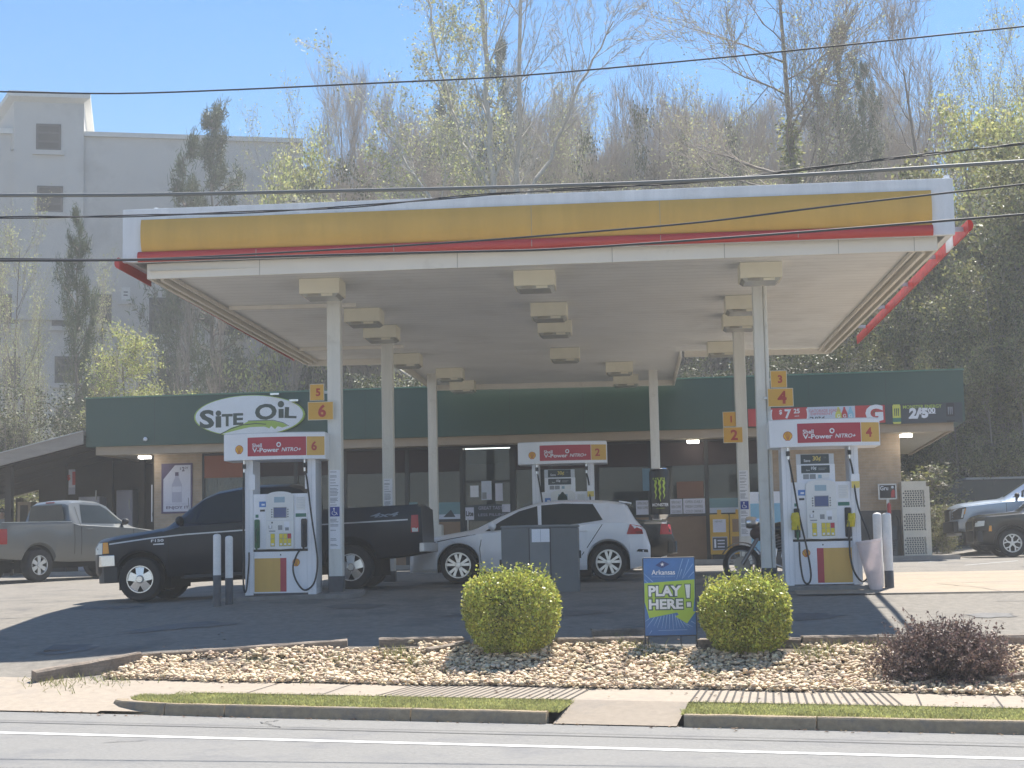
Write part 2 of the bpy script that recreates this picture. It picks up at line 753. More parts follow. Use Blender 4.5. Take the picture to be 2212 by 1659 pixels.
def kerb(path, h=0.118, w=0.15):
    """stone swept along an (s, t) path of its street face"""
    pr = [(0, -0.05), (0.012, h - 0.03), (0.035, h), (w, h), (w, -0.05)]
    V = []
    for i, (s, t) in enumerate(path):
        a = Vector(path[max(0, i - 1)])
        b = Vector(path[min(len(path) - 1, i + 1)])
        d = (b - a).normalized()
        nn = Vector((-d.y, d.x))
        for (o, z) in pr:
            q = Vector((s, t)) + nn * o
            x, y = xy(q.x, q.y)
            V.append((x, y, zroad(x, y) + z + rnd.uniform(-.003, .003)))
    k = len(pr)
    fs = []
    for i in range(len(path) - 1):
        for j in range(k - 1):
            fs.append((i * k + j, (i + 1) * k + j, (i + 1) * k + j + 1, i * k + j + 1))
    fs.append(tuple(range(k)))
    fs.append(tuple((len(path) - 1) * k + j for j in reversed(range(k))))
    kb.add(V, fs, conc_kerb)


def sp(u, v, z=0.0):
    return st(*onz(u, v, z)[:2])


cv = [sp(236, 1519, 0.09), sp(262, 1529, 0.08), sp(310, 1538, 0.08)]
cv = [(S_L, 0.55), (S_L + 0.05, 0.40), (S_L + 0.2, 0.26), (S_L + 0.45, 0.14), (S_L + 0.8, 0.05)]
kerb(cv)
cuts = [S_L + 0.81] + [st(*onz(u, 1556, 0)[:2])[0] for u in (520, 918, 1206)]
for a, b in zip(cuts, cuts[1:]):
    kerb([(lerp(a + 0.007, b - 0.007, i / 6), 0.02 + (0.03 - 0.03 * min(1, i / 6 + (a > cuts[0])))) for i in range(7)])
cuts = [st(*onz(u, 1566, 0)[:2])[0] for u in (1480, 1767)]
cuts += [cuts[-1] + 2.6 * (i + 1) for i in range(8)]
for a, b in zip(cuts, cuts[1:]):
    kerb([(lerp(a + 0.007, b - 0.007, i / 6), 0.02) for i in range(7)])
tag(kb.build('kerb', smooth=40), kind='structure')

# grass verge: soil sheet and blades in one object
grass_m = mat('verge_grass', (0.34, 0.345, 0.13), 0.7, vary=0.3, scale=2.5, island=0.4, transl=0.5)
verge_soil = mat('verge_soil', (0.17, 0.18, 0.07), 0.95, vary=0.3, scale=9)


def verge(s0, s1, round_left, n):
    def t_lo(s):
        if round_left:
            return 0.165 + 0.36 * max(0, 1 - (s - s0) / 0.8) ** 2
        return 0.165
    V, Q, mi = [], [], []
    ns = 40
    for i in range(ns + 1):
        s = lerp(s0, s1, i / ns)
        for t in (t_lo(s), 0.55, 0.93):
            x, y = xy(s, t)
            V.append((x, y, zroad(x, y) + 0.10 + 0.05 * t))
    for i in range(ns):
        for j in range(2):
            Q.append((3 * i + j, 3 * i + 3 + j, 3 * i + 4 + j, 3 * i + 1 + j))
            mi.append(1)
    base = len(V)
    ss = rng.uniform(s0, s1, n)
    V = list(V)
    for s in ss:
        t = rng.uniform(t_lo(s) - 0.03, 0.99)
        if s < s0 + 0.35 and round_left and t > 0.75:
            continue
        x, y = xy(s, t)
        z = zroad(x, y) + 0.095 + 0.05 * t
        h = rng.uniform(0.014, 0.036) * (1.25 if t < 0.3 else 1)
        a = rng.uniform(0, PI)
        w = 0.006
        lx, ly = rng.normal(0, 0.02, 2)
        k = len(V)
        dx, dy = math.cos(a) * w, math.sin(a) * w
        V += [(x - dx, y - dy, z), (x + dx, y + dy, z), (x + lx + dx * .3, y + ly + dy * .3, z + h), (x + lx - dx * .3, y + ly - dy * .3, z + h)]
        Q.append((k, k + 1, k + 2, k + 3))
        mi.append(0)
    o = fast_mesh('grass', V, Q, [grass_m, verge_soil], mi)
    tag(o, 'short green verge grass behind the kerb', 'grass', kind='stuff')


verge(S_L + 0.22, S_R0 + 0.03, True, 30000)
verge(S_R1 + 0.02, S_R1 + 7.5, False, 42000)

# concrete pad under the right pump lane
pad = [onz(1752, 1300, 1.02), onz(1800, 1240, 1.25)]
pm = MB()
PADX0, PADX1, PADY0, PADY1 = 2.35, 16.0, 24.55, 31.0
V, Q = [], []
pxs, pys = frange(PADX0, PADX1, 26), frange(PADY0, PADY1, 12)
tag(sheet('concrete_pad', pxs, pys, lambda x, y: zl(x, y) + 0.014, conc), kind='structure')
for (a, b, w) in (((2.5, 27.6), (15, 27.75), .016), ((5.2, 24.6), (4.6, 25.9), .012), ((8.3, 24.6), (8.7, 30.9), .012), ((2.4, 29.4), (15, 29.3), .018), ((4.6, 25.9), (8.5, 26.4), .01)):
    crack([(a[0], a[1], 0), (b[0], b[1], 0)], w, joint, int(a[0] * 10), dz=0.02)
crack([(1.2, 24.5, 0), (16, 24.45, 0)], .035, tar, 9, dz=0.02)
for (a, b, w, k) in (((5, 23.6), (9, 22.5), .014, 31), ((-13, 24), (-8.6, 24.7), .02, 32), ((-12, 27.8), (-7, 28.6), .018, 33), ((-9, 21.4), (-6, 22.8), .014, 34), ((6, 34), (15, 34.6), .02, 35)):
    crack([(a[0], a[1], 0), (b[0], b[1], 0)], w, tar, k)
# old oil stains and tar patches on the paving
stain_m = mat('oil_stain', (0.105, 0.10, 0.095), 0.75, vary=0.3, scale=7)
r_ = random.Random(12)
sm = MB()
for (x, y, a, b) in ((-6.2, 22.6, .9, .35), (-4.1, 24.2, .5, .3), (-1.5, 23.1, 1.3, .4), (.6, 24.3, .4, .25), (2.0, 22.4, .8, .4), (-2.8, 28.2, .6, .5), (-8.2, 25.9, .7, .3), (6.2, 23.2, .6, .3), (4.6, 22.2, .35, .25), (-10.5, 24.0, .5, .25), (8.5, 33.5, 1.0, .5), (-7.3, 21.2, .45, .25), (.2, 21.6, .5, .2)):
    n = 22
    ring = [(x + a * r_.uniform(.65, 1.1) * math.cos(2 * PI * k / n), y + b * r_.uniform(.65, 1.1) * math.sin(2 * PI * k / n)) for k in range(n)]
    V = [(x, y, zl(x, y) + .007)] + [(p, q, zl(p, q) + .007) for p, q in ring]
    sm.add(V, [(0, 1 + k, 1 + (k + 1) % n) for k in range(n)], stain_m)
tag(sm.build('pavement_stains'), kind='structure')
# white parking lines near the shop on the right
wl = MB()
for (p, q) in (((1985, 1216), (2100, 1206)), ((2085, 1222), (2200, 1212)), ((1975, 1208), (2040, 1205))):
    a, b = gpx(*p), gpx(*q)
    d = Vector((0, 0.13, 0))
    wl.quad(*[(v.x, v.y, zl(v.x, v.y) + 0.008) for v in (a, b, b + d, a + d)], white_line)
tag(wl.build('parking_lines'), kind='structure')

# ------------------------------------------------------------------ rock bed
TIM = [tuple(gpx(*q)[:2]) for q in ((74, 1474), (300, 1432), (752, 1401), (1000, 1396), (1300, 1397), (1895, 1399), (2230, 1403))]
TIM = [(a, b - .05) for a, b in TIM]


def t_front(s):
    return 1.86


bed_x0, bed_x1 = -6.15, 6.0
V, Q = [], []
nn = 60
for i in range(nn + 1):
    x = lerp(bed_x0, bed_x1, i / nn)
    s, _ = st(x, 18)
    yf = xy(s, 1.82)[1]
    yb = pl(TIM, x)
    for j in range(5):
        y = lerp(yf, max(yb, yf + .02), j / 4)
        V.append((x, y, zl(x, y) + 0.012))
for i in range(nn):
    for j in range(4):
        Q.append((5 * i + j, 5 * i + 5 + j, 5 * i + 6 + j, 5 * i + 1 + j))
tag(fast_mesh('rock_bed_soil', V, Q, [soil], smooth=True), kind='structure')

# river rocks: many rounded stones, one mass nobody could count
rock_m = mat('river_rock', (0.62, 0.49, 0.335), 0.75, vary=0.15, scale=14, island=0.34, bump=0.3, bscale=60)
_ico = MB()
import bmesh
bm = bmesh.new()
bmesh.ops.create_icosphere(bm, subdivisions=2, radius=1)
IV = np.array([v.co[:] for v in bm.verts])
IF = np.array([[v.index for v in f.verts] for f in bm.faces])
bm.free()
IVs = []
for k in range(14):
    q = IV.copy()
    for _ in range(5):
        d = rng.normal(0, 1, 3)
        d /= np.linalg.norm(d)
        h = q @ d
        cut = rng.uniform(0.55, 0.85)
        q -= np.outer(np.maximum(h - cut, 0), d) * 0.85
    q += rng.normal(0, 0.03, q.shape)
    IVs.append(q)
VV, FF = [], []
cnt = 0
tries = 0
while cnt < 14500 and tries < 150000:
    tries += 1
    x = rng.uniform(bed_x0, bed_x1)
    s, _ = st(x, 18)
    yf = xy(s, 1.82)[1] + 0.05 * math.sin(x * 3.1) - 0.04
    yb = pl(TIM, x)
    if yb - yf < 0.05:
        continue
    y = yf + (yb - yf) * rng.uniform(0, 1)
    if rng.uniform(0, 1) > (yb - yf) / 2.6:
        continue
    front = (y - yf) / (yb - yf)
    thin = math.sin(x * 1.3 + 0.5) * 0.5 + math.sin(y * 5 + x * 2) * .5
    if front > 0.72 and thin > 0.35:
        continue
    r = rng.uniform(0.014, 0.031) * (1.0 + 0.45 * (rng.uniform() > 0.93))
    sc = np.array([r * rng.uniform(1.0, 1.55), r * rng.uniform(0.8, 1.1), r * rng.uniform(0.42, 0.72)])
    q = IVs[rng.integers(0, 14)] * sc
    a, b2 = rng.uniform(0, 2 * PI), rng.normal(0, 0.35)
    ca, sa, cb, sb = math.cos(a), math.sin(a), math.cos(b2), math.sin(b2)
    q = q @ np.array([[cb, 0, sb], [0, 1, 0], [-sb, 0, cb]]).T @ np.array([[ca, -sa, 0], [sa, ca, 0], [0, 0, 1]]).T
    z = zl(x, y) + r * 0.35 + rng.uniform(0, 0.06)
    VV.append(q + np.array([x, y, z]))
    FF.append(IF + cnt * len(IV))
    cnt += 1
o = fast_mesh('river_rocks', np.concatenate(VV), np.concatenate(FF), [rock_m], smooth=True)
tag(o, 'tan rounded river rocks filling the planting bed', 'rocks', kind='stuff')

# pale weeds between the rocks
weed_m = mat('weed_leaf', (0.24, 0.24, 0.09), 0.8, vary=0.3, scale=3, island=0.4, transl=0.3)
V, Q = [], []
wspots = [(855, 1425, 40, .16), (890, 1440, 26, .12), (1330, 1400, 60, .12), (1385, 1415, 40, .12), (1440, 1440, 50, .1), (1745, 1425, 40, .15), (1820, 1405, 50, .14), (1890, 1410, 50, .14), (640, 1460, 30, .08), (560, 1440, 30, .08), (1530, 1470, 20, .08), (120, 1480, 60, .1), (230, 1470, 60, .08), (730, 1435, 30, .1), (1000, 1455, 40, .08), (880, 1460, 24, .08), (2190, 1470, 30, .1)]
for (u, v, sprd, h) in wspots:
    for k in range(130):
        p = gpx(u + rng.normal(0, sprd * .6), v + rng.normal(0, 8))
        a = rng.uniform(0, PI)
        w = 0.006
        lx, ly = rng.normal(0, .05, 2)
        hh = h * rng.uniform(.4, 1.0)
        n0 = len(V)
        dx, dy = math.cos(a) * w, math.sin(a) * w
        V += [(p.x - dx, p.y - dy, p.z), (p.x + dx, p.y + dy, p.z), (p.x + lx, p.y + ly, p.z + hh), (p.x + lx - dx, p.y + ly - dy, p.z + hh)]
        Q.append((n0, n0 + 1, n0 + 2, n0 + 3))
tag(fast_mesh('weeds', V, Q, [weed_m]), 'thin pale weeds sprouting between the river rocks', 'weeds', kind='stuff')

# dead leaves and grit along the gutter, the bed and the verge
lit_l = mat('leaf_litter', (0.16, 0.10, 0.055), 0.85, vary=.3, scale=5, island=.5)
V, Q = [], []
for k in range(420):
    s = rng.uniform(-6.5, 5.5)
    m_ = rng.uniform()
    if m_ < .4:
        t = -abs(rng.normal(0, .10)) + .0
        x, y = xy(s, t)
        z = zroad(x, y) + .006
    elif m_ < .6:
        t = rng.uniform(.95, 1.8)
        x, y = xy(s, t)
        z = zwalk(s, t) + .008
    else:
        t = rng.uniform(1.9, 4.0)
        x, y = xy(s, t)
        z = zl(x, y) + rng.uniform(.05, .1)
    if s < S_L and t < 1.9:
        z = zl(x, y) + .02
    a = rng.uniform(0, 2 * PI)
    r = rng.uniform(.008, .03)
    dx, dy = math.cos(a) * r, math.sin(a) * r
    n0 = len(V)
    V += [(x - dx, y - dy, z), (x + dy * .5, y - dx * .5, z + .012), (x + dx, y + dy, z + .004), (x - dy * .5, y + dx * .5, z + .01)]
    Q.append((n0, n0 + 1, n0 + 2, n0 + 3))
tag(fast_mesh('leaf_litter', V, Q, [lit_l]), 'brown leaf litter along the gutter and rock bed', 'litter', kind='stuff')

# ------------------------------------------------------------------ weathered landscape timbers
tim_m = mat('weathered_timber', (0.26, 0.21, 0.165), 0.9, vary=0.3, scale=6, streak=(0.6, 9, 9), bump=0.7, bscale=30, dirt=((0.12, 0.10, 0.08), 3, 0.45, 0.7))


def timber(u0, v0, u1, v1, h, label, w=0.15, dy=0.0, name='landscape_timber', m=None):
    """laid between two picture points on the ground"""
    a, b = gpx(u0, v0), gpx(u1, v1)
    a.y += dy
    b.y += dy
    d = (b - a)
    L = d.length
    rz = math.atan2(d.y, d.x)
    tl = -math.atan2(d.z, math.hypot(d.x, d.y))
    mb = MB()
    n = 10
    r = random.Random(int(u0 + v0))
    prof = [(-w / 2, -.05), (-w / 2, h * .86), (-w * .36, h), (w * .36, h * r.uniform(.97, 1)), (w / 2, h * .86), (w / 2, -.05)]
    V, fs = [], []
    for i in range(n + 1):
        x = L * i / n
        for (yy, z) in prof:
            V.append((x + (r.uniform(-.02, .02) if i in (0, n) else 0), yy + r.uniform(-.006, .006), z + r.uniform(-.006, .005)))
    k = len(prof)
    for i in range(n):
        for j in range(k):
            j2 = (j + 1) % k
            fs.append((i * k + j, i * k + j2, (i + 1) * k + j2, (i + 1) * k + j))
    fs.append(tuple(range(k)))
    fs.append(tuple(n * k + j for j in reversed(range(k))))
    fs = [tuple(reversed(f)) for f in fs]
    mb.add(V, fs, m or tim_m)
    o = mb.build(name)
    o.location = a
    o.rotation_euler = (0, tl, rz)
    tag(o, label, 'timber', 'timbers edging the rock bed')
    return o


timber(74, 1476, 298, 1434, 0.145, 'weathered edging timber at the tapering left tip of the rock bed')
timber(302, 1433, 752, 1402, 0.12, 'long slightly bowed edging timber next to the tapering tip of the rock bed', dy=0.05)
timber(822, 1399, 1000, 1396, 0.12, 'edging timber with pale top just left of the larger boxwood')
timber(824, 1407, 940, 1404, 0.05, 'thin timber lying under the pale topped timber by the boxwood', w=0.1, dy=-0.12)
timber(922, 1418, 1010, 1401, 0.10, 'short crooked timber end poking out beside the larger boxwood', w=0.17)
timber(1202, 1400, 1400, 1396, 0.125, 'dark edging timber between the larger boxwood and the blue sign')
timber(1276, 1384, 1396, 1381, 0.13, 'pale sunlit timber raised behind the blue sign', dy=0.35)
timber(1510, 1401, 1730, 1400, 0.12, 'edging timber mostly hidden by the smaller boxwood')
timber(1732, 1401, 1895, 1398, 0.15, 'grey split timber between the smaller boxwood and the purple barberry')
timber(1897, 1402, 2230, 1404, 0.17, 'dark edging timber running behind the purple barberry')
timber(2140, 1486, 2222, 1472, 0.11, 'pale timber lying at the right edge in front of the barberry', w=0.12)
# ------------------------------------------------------------------ forecourt canopy
def adopt(o, parent):
    o.parent = parent
    o.matrix_parent_inverse = parent.matrix_basis.inverted()
    return o


white_p = mat('white_panel', (0.74, 0.75, 0.76), 0.45, vary=0.1, scale=1.6, streak=(3, 3, .35), dirt=((0.55, 0.54, 0.52), 1.2, 0.58, 0.85))
cream_p = mat('soffit_cream', (0.84, 0.84, 0.82), 0.6, vary=0.06, scale=0.7, dirt=((0.6, 0.59, 0.56), 0.45, 0.52, 0.8))
skirt_p = mat('skirt_cream', (0.76, 0.72, 0.64), 0.55, vary=0.05, scale=0.8, dirt=((0.55, 0.51, 0.44), 1.6, 0.58, 0.8))
seam_m = flat('panel_seam', (0.36, 0.34, 0.3), 0.8)
yellow_p = mat('band_yellow', (0.63, 0.38, 0.085), 0.45, vary=0.09, scale=1.0, streak=(3, 3, .4), dirt=((0.56, 0.34, 0.08), 1.5, 0.55, 0.9))
red_p = mat('trim_red', (0.52, 0.055, 0.045), 0.4, vary=0.06, scale=1.0)
red_glow = mat('trim_red_plastic', (0.62, 0.055, 0.035), 0.35, vary=0.25, scale=4.0, transl=0.4)
col_m = mat('column_white', (0.70, 0.69, 0.64), 0.5, vary=0.08, scale=2.5, streak=(4, 4, 0.5), dirt=((0.45, 0.42, 0.36), 2.5, 0.58, 0.85))
dark_base = mat('base_paint', (0.075, 0.08, 0.088), 0.7, vary=0.2, scale=8)
light_m = flat('fixture_cream', (0.78, 0.74, 0.6), 0.5)
lens_m = flat('fixture_lens', (0.5, 0.5, 0.46), 0.25)
black_m = flat('black_plastic', (0.02, 0.02, 0.022), 0.5)
paper_m = flat('paper_white', (0.78, 0.79, 0.82), 0.7)
ink_m = flat('paper_ink', (0.3, 0.31, 0.34), 0.8)
blue_m = flat('access_blue', (0.03, 0.06, 0.3), 0.5)
chrome_m = flat('bright_metal', (0.66, 0.66, 0.66), 0.26, metal=1.0, vary=0)
steel_m = flat('dull_steel', (0.5, 0.5, 0.5), 0.4, metal=0.8)


def zs(X, Y):
    return 5.875 - 0.004 * (X + 1.4) + 0.0078 * (Y - 23.75)


canopy = empty('canopy', (-1.4, 30, zl(-1.4, 30)), 0, 'large white service station canopy with yellow band and red trim on square columns', 'canopy')
FL = Vector((-7.448, 23.9, 0))
FR = Vector((4.589, 23.3, 0))


def fx(u, z, dy=0.0, Y=None):
    """point on the front fascia plane: k 0..1 along, height z (given as offset from the sloping base)"""
    p = FL.lerp(FR, u)
    return (p.x, p.y + dy, z)


def ztop(k):
    return lerp(6.90, 6.812, k)


def zbot(k):
    return lerp(6.105, 6.006, k)


mb = MB()
KY0, KY1 = 0.0245, 0.974
# front board: white, with the corner posts full height
a, b = FL, FR
D = 12.6
mb.hexa([fx(0, zbot(0) + .0), fx(1, zbot(1)), fx(1, zbot(1), .10), fx(0, zbot(0), .10), fx(0, ztop(0)), fx(1, ztop(1)), fx(1, ztop(1), .10), fx(0, ztop(0), .10)], white_p)
# side boards
for (p, k, sx) in ((FL, 0, 1), (FR, 1, -1)):
    x0, x1 = (p.x, p.x + .1) if sx > 0 else (p.x - .1, p.x)
    y0, y1 = p.y + .102, p.y + D
    mb.hexa([(x0, y0, zbot(k) + .02), (x1, y0, zbot(k) + .02), (x1, y1, zbot(k) + .12), (x0, y1, zbot(k) + .12), (x0, y0, ztop(k)), (x1, y0, ztop(k)), (x1, y1, ztop(k)), (x0, y1, ztop(k))], white_p)
# back board
mb.hexa([(FL.x + .102, FL.y + D - .1, 6.16), (FR.x - .102, FR.y + D - .1, 6.14), (FR.x - .102, FR.y + D, 6.14), (FL.x + .102, FL.y + D, 6.16), (FL.x + .102, FL.y + D - .1, 6.9), (FR.x - .102, FR.y + D - .1, 6.81), (FR.x - .102, FR.y + D, 6.81), (FL.x + .102, FL.y + D, 6.9)], white_p)
adopt(mb.build('fascia_board', bevel=0.008), canopy)
# small raised corner flashings on the roof edge
mb = MB()
mb.prism_y([(-7.1, 6.905), (-7.1, 7.02), (-7.07, 7.02), (-6.85, 6.91)], 24.35, 24.6, white_p)
mb.box(4.5, 4.57, 23.42, 23.5, 6.814, 6.88, white_p)
adopt(mb.build('corner_flashing'), canopy)
# roof sheet
mb = MB()
mb.hexa([(FL.x + .105, FL.y + .105, 6.4), (FR.x - .105, FR.y + .105, 6.45), (FR.x - .105, FR.y + D - .105, 6.45), (FL.x + .105, FL.y + D - .105, 6.4)] + [(FL.x + .105, FL.y + .105, 6.45), (FR.x - .105, FR.y + .105, 6.5), (FR.x - .105, FR.y + D - .105, 6.5), (FL.x + .105, FL.y + D - .105, 6.45)], steel_m)
EX0, EX1, EY1 = -5.1, 1.15, 42.5
mb.box(EX0 + .1, EX1 - .1, FL.y + D + .01, EY1 - .1, 6.3, 6.35, steel_m)
adopt(mb.build('roof_sheet'), canopy)

# yellow band: gently bowed face
mb = MB()
prof = [(0.0, .58), (-.03, .575), (-.06, .50), (-.068, .40), (-.062, .31), (-.045, .235), (-.018, .18), (.0, .15)]
K = 26
V, fs = [], []
for i in range(K + 1):
    k = lerp(KY0, KY1, i / K)
    zt, zb_ = ztop(k), zbot(k)
    for (dy, z) in prof:
        V.append(fx(k, lerp(zb_ + .15, zt - .165, (z - .15) / .43), dy - .002))
n = len(prof)
for i in range(K):
    for j in range(n - 1):
        fs.append((i * n + j, i * n + j + 1, (i + 1) * n + j + 1, (i + 1) * n + j))
fs += [tuple(range(n))[::-1], tuple(K * n + j for j in range(n))]
mb.add(V, fs, yellow_p)
for k in (.507, .66):
    p = fx(k, 0)
    for (j0, j1) in ((1, 6),):
        for j in range(j0, j1):
            (d0, z0), (d1, z1) = prof[j], prof[j + 1]
            f0 = lerp(zbot(k) + .15, ztop(k) - .165, (z0 - .15) / .43)
            f1 = lerp(zbot(k) + .15, ztop(k) - .165, (z1 - .15) / .43)
            mb.quad((p[0] - .003, p[1] + d0 - .005, f0), (p[0] - .003, p[1] + d1 - .005, f1), (p[0] + .003, p[1] + d1 - .005, f1), (p[0] + .003, p[1] + d0 - .005, f0), seam_m)
adopt(mb.build('yellow_band', smooth=40), canopy)


def bullnose(mb, p0, p1, out, r, m, n=20):
    """half-round trim from p0 to p1 bulging towards 'out'"""
    p0, p1, out = Vector(p0), Vector(p1), Vector(out).normalized()
    prof = [(math.sin(a) * r * 0.85, math.cos(a) * r) for a in frange(0, PI, 10)]
    V, fs = [], []
    for i in range(n + 1):
        p = p0.lerp(p1, i / n)
        for (o, z) in prof:
            q = p + out * o + Vector((0, 0, z))
            V.append(tuple(q))
    k = len(prof)
    for i in range(n):
        for j in range(k - 1):
            fs.append((i * k + j, i * k + j + 1, (i + 1) * k + j + 1, (i + 1) * k + j))
        fs.append((i * k + k - 1, i * k, (i + 1) * k, (i + 1) * k + k - 1))
    fs += [tuple(range(k))[::-1], tuple(n * k + j for j in range(k))]
    mb.add(V, fs, m)


mb = MB()
bullnose(mb, fx(.0205, zbot(.02) + .072, -.003), fx(.9745, zbot(.97) + .072, -.003), (0, -1, 0), .078, red_p)
for k in (.17, .34, .507, .66, .82):
    p = fx(k, zbot(k))
    mb.box(p[0] - .004, p[0] + .004, p[1] - .0705, p[1] - .02, p[2] + .02, p[2] + .12, seam_m)
adopt(mb.build('red_trim', smooth=50), canopy)
mb = MB()
bullnose(mb, (FL.x - .003, FL.y - .15, 6.07), (FL.x - .003, FL.y + 1.5, 6.075), (-1, 0, 0), .085, red_p)
bullnose(mb, (FL.x - .003, FL.y + 1.505, 6.11), (FL.x - .003, FL.y + D, 6.14), (-1, 0, 0), .03, red_p)
adopt(mb.build('red_side_trim', smooth=50), canopy)
mb = MB()
bullnose(mb, (FR.x + .16, FR.y - .1, 6.11), (FR.x + .16, FR.y + 1.0, 6.105), (1, 0, 0), .085, red_glow)
bullnose(mb, (FR.x + .16, FR.y + 1.55, 6.10), (FR.x + .16, FR.y + 11.6, 6.03), (1, 0, 0), .085, red_glow)
for yy in (0.2, 2.4, 5, 7.6, 10.2):
    mb.box(FR.x + .003, FR.x + .158, FR.y + yy, FR.y + yy + .05, 6.09, 6.15, steel_m)
adopt(mb.build('red_side_trim', smooth=50), canopy)
mb = MB()
bullnose(mb, (FR.x + .155, FR.y + 1.005, 6.105), (FR.x + .155, FR.y + 1.545, 6.10), (1, 0, 0), .08, white_p, 3)
adopt(mb.build('white_side_trim', smooth=50), canopy)

# skirt under the fascia, gutters and soffit
SKL, SKR, SKY = -7.12, 4.37, 0.16
mb = MB()


def skirt(p0, p1, th, z0, z1):
    """vertical board between plan points, thickness to the left of the direction"""
    p0, p1 = Vector(p0), Vector(p1)
    d = (p1 - p0).normalized()
    nn = Vector((-d.y, d.x)) * th
    zz = [z0(*p0), z0(*p1)]
    q0, q1 = p0 + nn, p1 + nn
    mb.hexa([(*p0, zz[0]), (*p1, zz[1]), (*q1, zz[1]), (*q0, zz[0]), (*p0, z1(*p0)), (*p1, z1(*p1)), (*q1, z1(*q1)), (*q0, z1(*q0))], skirt_p)


fy0 = lambda x: lerp(FL.y, FR.y, (x - FL.x) / (FR.x - FL.x)) + SKY
zsb = lambda x, y: zs(x, y) - .03
zst = lambda x, y: zs(x, y) + .2
skirt((SKL, fy0(SKL)), (SKR, fy0(SKR)), .05, zsb, zst)
for x in (-5.4, -2.45, -.2, 1.4, 3.0, 4.05):
    y = fy0(x)
    mb.quad((x - .004, y - .003, zs(x, y) - .03), (x + .004, y - .003, zs(x, y) - .03), (x + .004, y - .003, zs(x, y) + .2), (x - .004, y - .003, zs(x, y) + .2), seam_m)
RY = 36.1
skirt((SKR, fy0(SKR) + .052), (SKR, RY), .05, zsb, zst)
skirt((SKL, RY), (SKL, fy0(SKL) + .052), .05, zsb, zst)
skirt((EX0 - .052, RY), (SKL + .052, RY), -.05, lambda x, y: zs(x, y) - .05, lambda x, y: zs(x, y) + .12)
skirt((SKR - .052, RY), (EX1 + .052, RY), -.05, lambda x, y: zs(x, y) - .05, lambda x, y: zs(x, y) + .12)
skirt((EX1, RY + .06), (EX1, EY1), .05, lambda x, y: zs(x, y) - .06, lambda x, y: zs(x, y) + .45)
skirt((EX0, EY1), (EX0, RY + .06), .05, lambda x, y: zs(x, y) - .06, lambda x, y: zs(x, y) + .45)
skirt((EX1 - .052, EY1), (EX0 + .052, EY1), .05, lambda x, y: zs(x, y) - .06, lambda x, y: zs(x, y) + .45)
adopt(mb.build('skirt_board', bevel=.006), canopy)
mb = MB()
# side gutters inside the skirt
for (x, s_) in ((SKR - .06, -1), (SKL + .06, 1)):
    mb = MB()
    for (o, w, dz) in ((.06, .05, .0), (.2, .03, .03)):
        xa, xb = sorted((x + s_ * o, x + s_ * (o + w)))
        ya, yb = fy0(x) + .3, RY - .02
        mb.hexa([(xa, ya, zs(x, ya) - .02 + dz), (xb, ya, zs(x, ya) - .02 + dz), (xb, yb, zs(x, yb) - .02 + dz), (xa, yb, zs(x, yb) - .02 + dz), (xa, ya, zs(x, ya) + .07), (xb, ya, zs(x, ya) + .07), (xb, yb, zs(x, yb) + .07), (xa, yb, zs(x, yb) + .07)], skirt_p)
    adopt(mb.build('gutter'), canopy)
for yb in (27.7, 33.7):
    mb = MB()
    mb.hexa([(SKL + .35, yb, zs(SKL, yb) + .01), (-4.6, yb, zs(-4.6, yb) + .01), (-4.6, yb + .05, zs(-4.6, yb) + .01), (SKL + .35, yb + .05, zs(SKL, yb) + .01), (SKL + .35, yb, zs(SKL, yb) + .075), (-4.6, yb, zs(-4.6, yb) + .075), (-4.6, yb + .05, zs(-4.6, yb) + .075), (SKL + .35, yb + .05, zs(SKL, yb) + .075)], skirt_p)
    adopt(mb.build('cross_beam'), canopy)

mb = MB()


def deck(x0, x1, y0, y1, step=.3):
    y = y0
    gap = .012
    while y < y1 - .02:
        yy = min(y + step, y1)
        for (ya, yb, dz) in ((y, yy - gap, 0.0), (yy - gap, yy, .012)):
            q = []
            for (x, Y) in ((x0, ya), (x1, ya), (x1, yb), (x0, yb)):
                q.append((x, Y, zs(x, Y) + .08 + dz))
            mb.quad(q[3], q[2], q[1], q[0], cream_p if dz == 0 else seam_m)
        y = yy


deck(SKL + .05, SKR - .05, 23.95, RY - .002)
deck(EX0 + .05, EX1 - .05, RY + .0, EY1 - .05)
# triangle left over at the skewed front edge
adopt(mb.build('soffit'), canopy)
mb = MB()
q = [(SKL + .05, fy0(SKL) + .06), (SKR - .05, fy0(SKR) + .06), (SKR - .05, 23.95), (SKL + .05, 24.1)]
mb.poly([(x, y, zs(x, y) + .079) for (x, y) in q][::-1], cream_p)
adopt(mb.build('soffit_filler'), canopy)

# columns
COLS = [(at(u, v, y).x, y) for (u, v, y) in ((725, 960, 25.9), (1650, 900, 25.9), (839, 960, 31.6), (1603, 960, 31.6), (936, 1000, 39.6), (1414, 930, 40.0))]


def placard(mb, x, y, zg, w=.165):
    z0, z1 = zg + .72, zg + 1.95
    mb.box(x - w / 2, x + w / 2, y - .012, y - .004, z0, z1, paper_m)
    r = random.Random(int(x * 100))
    z = z1 - .03
    while z > z0 + .04:
        if abs(z - (zg + 1.3)) > .1:
            if r.random() < .8:
                k = r.uniform(.55, .92)
                mb.quad((x - w * .44, y - .0145, z - .006), (x - w * .44 + w * .88 * k, y - .0145, z - .006), (x - w * .44 + w * .88 * k, y - .0145, z + .004), (x - w * .44, y - .0145, z + .004), ink_m)
        z -= r.choice((.02, .02, .022, .045))


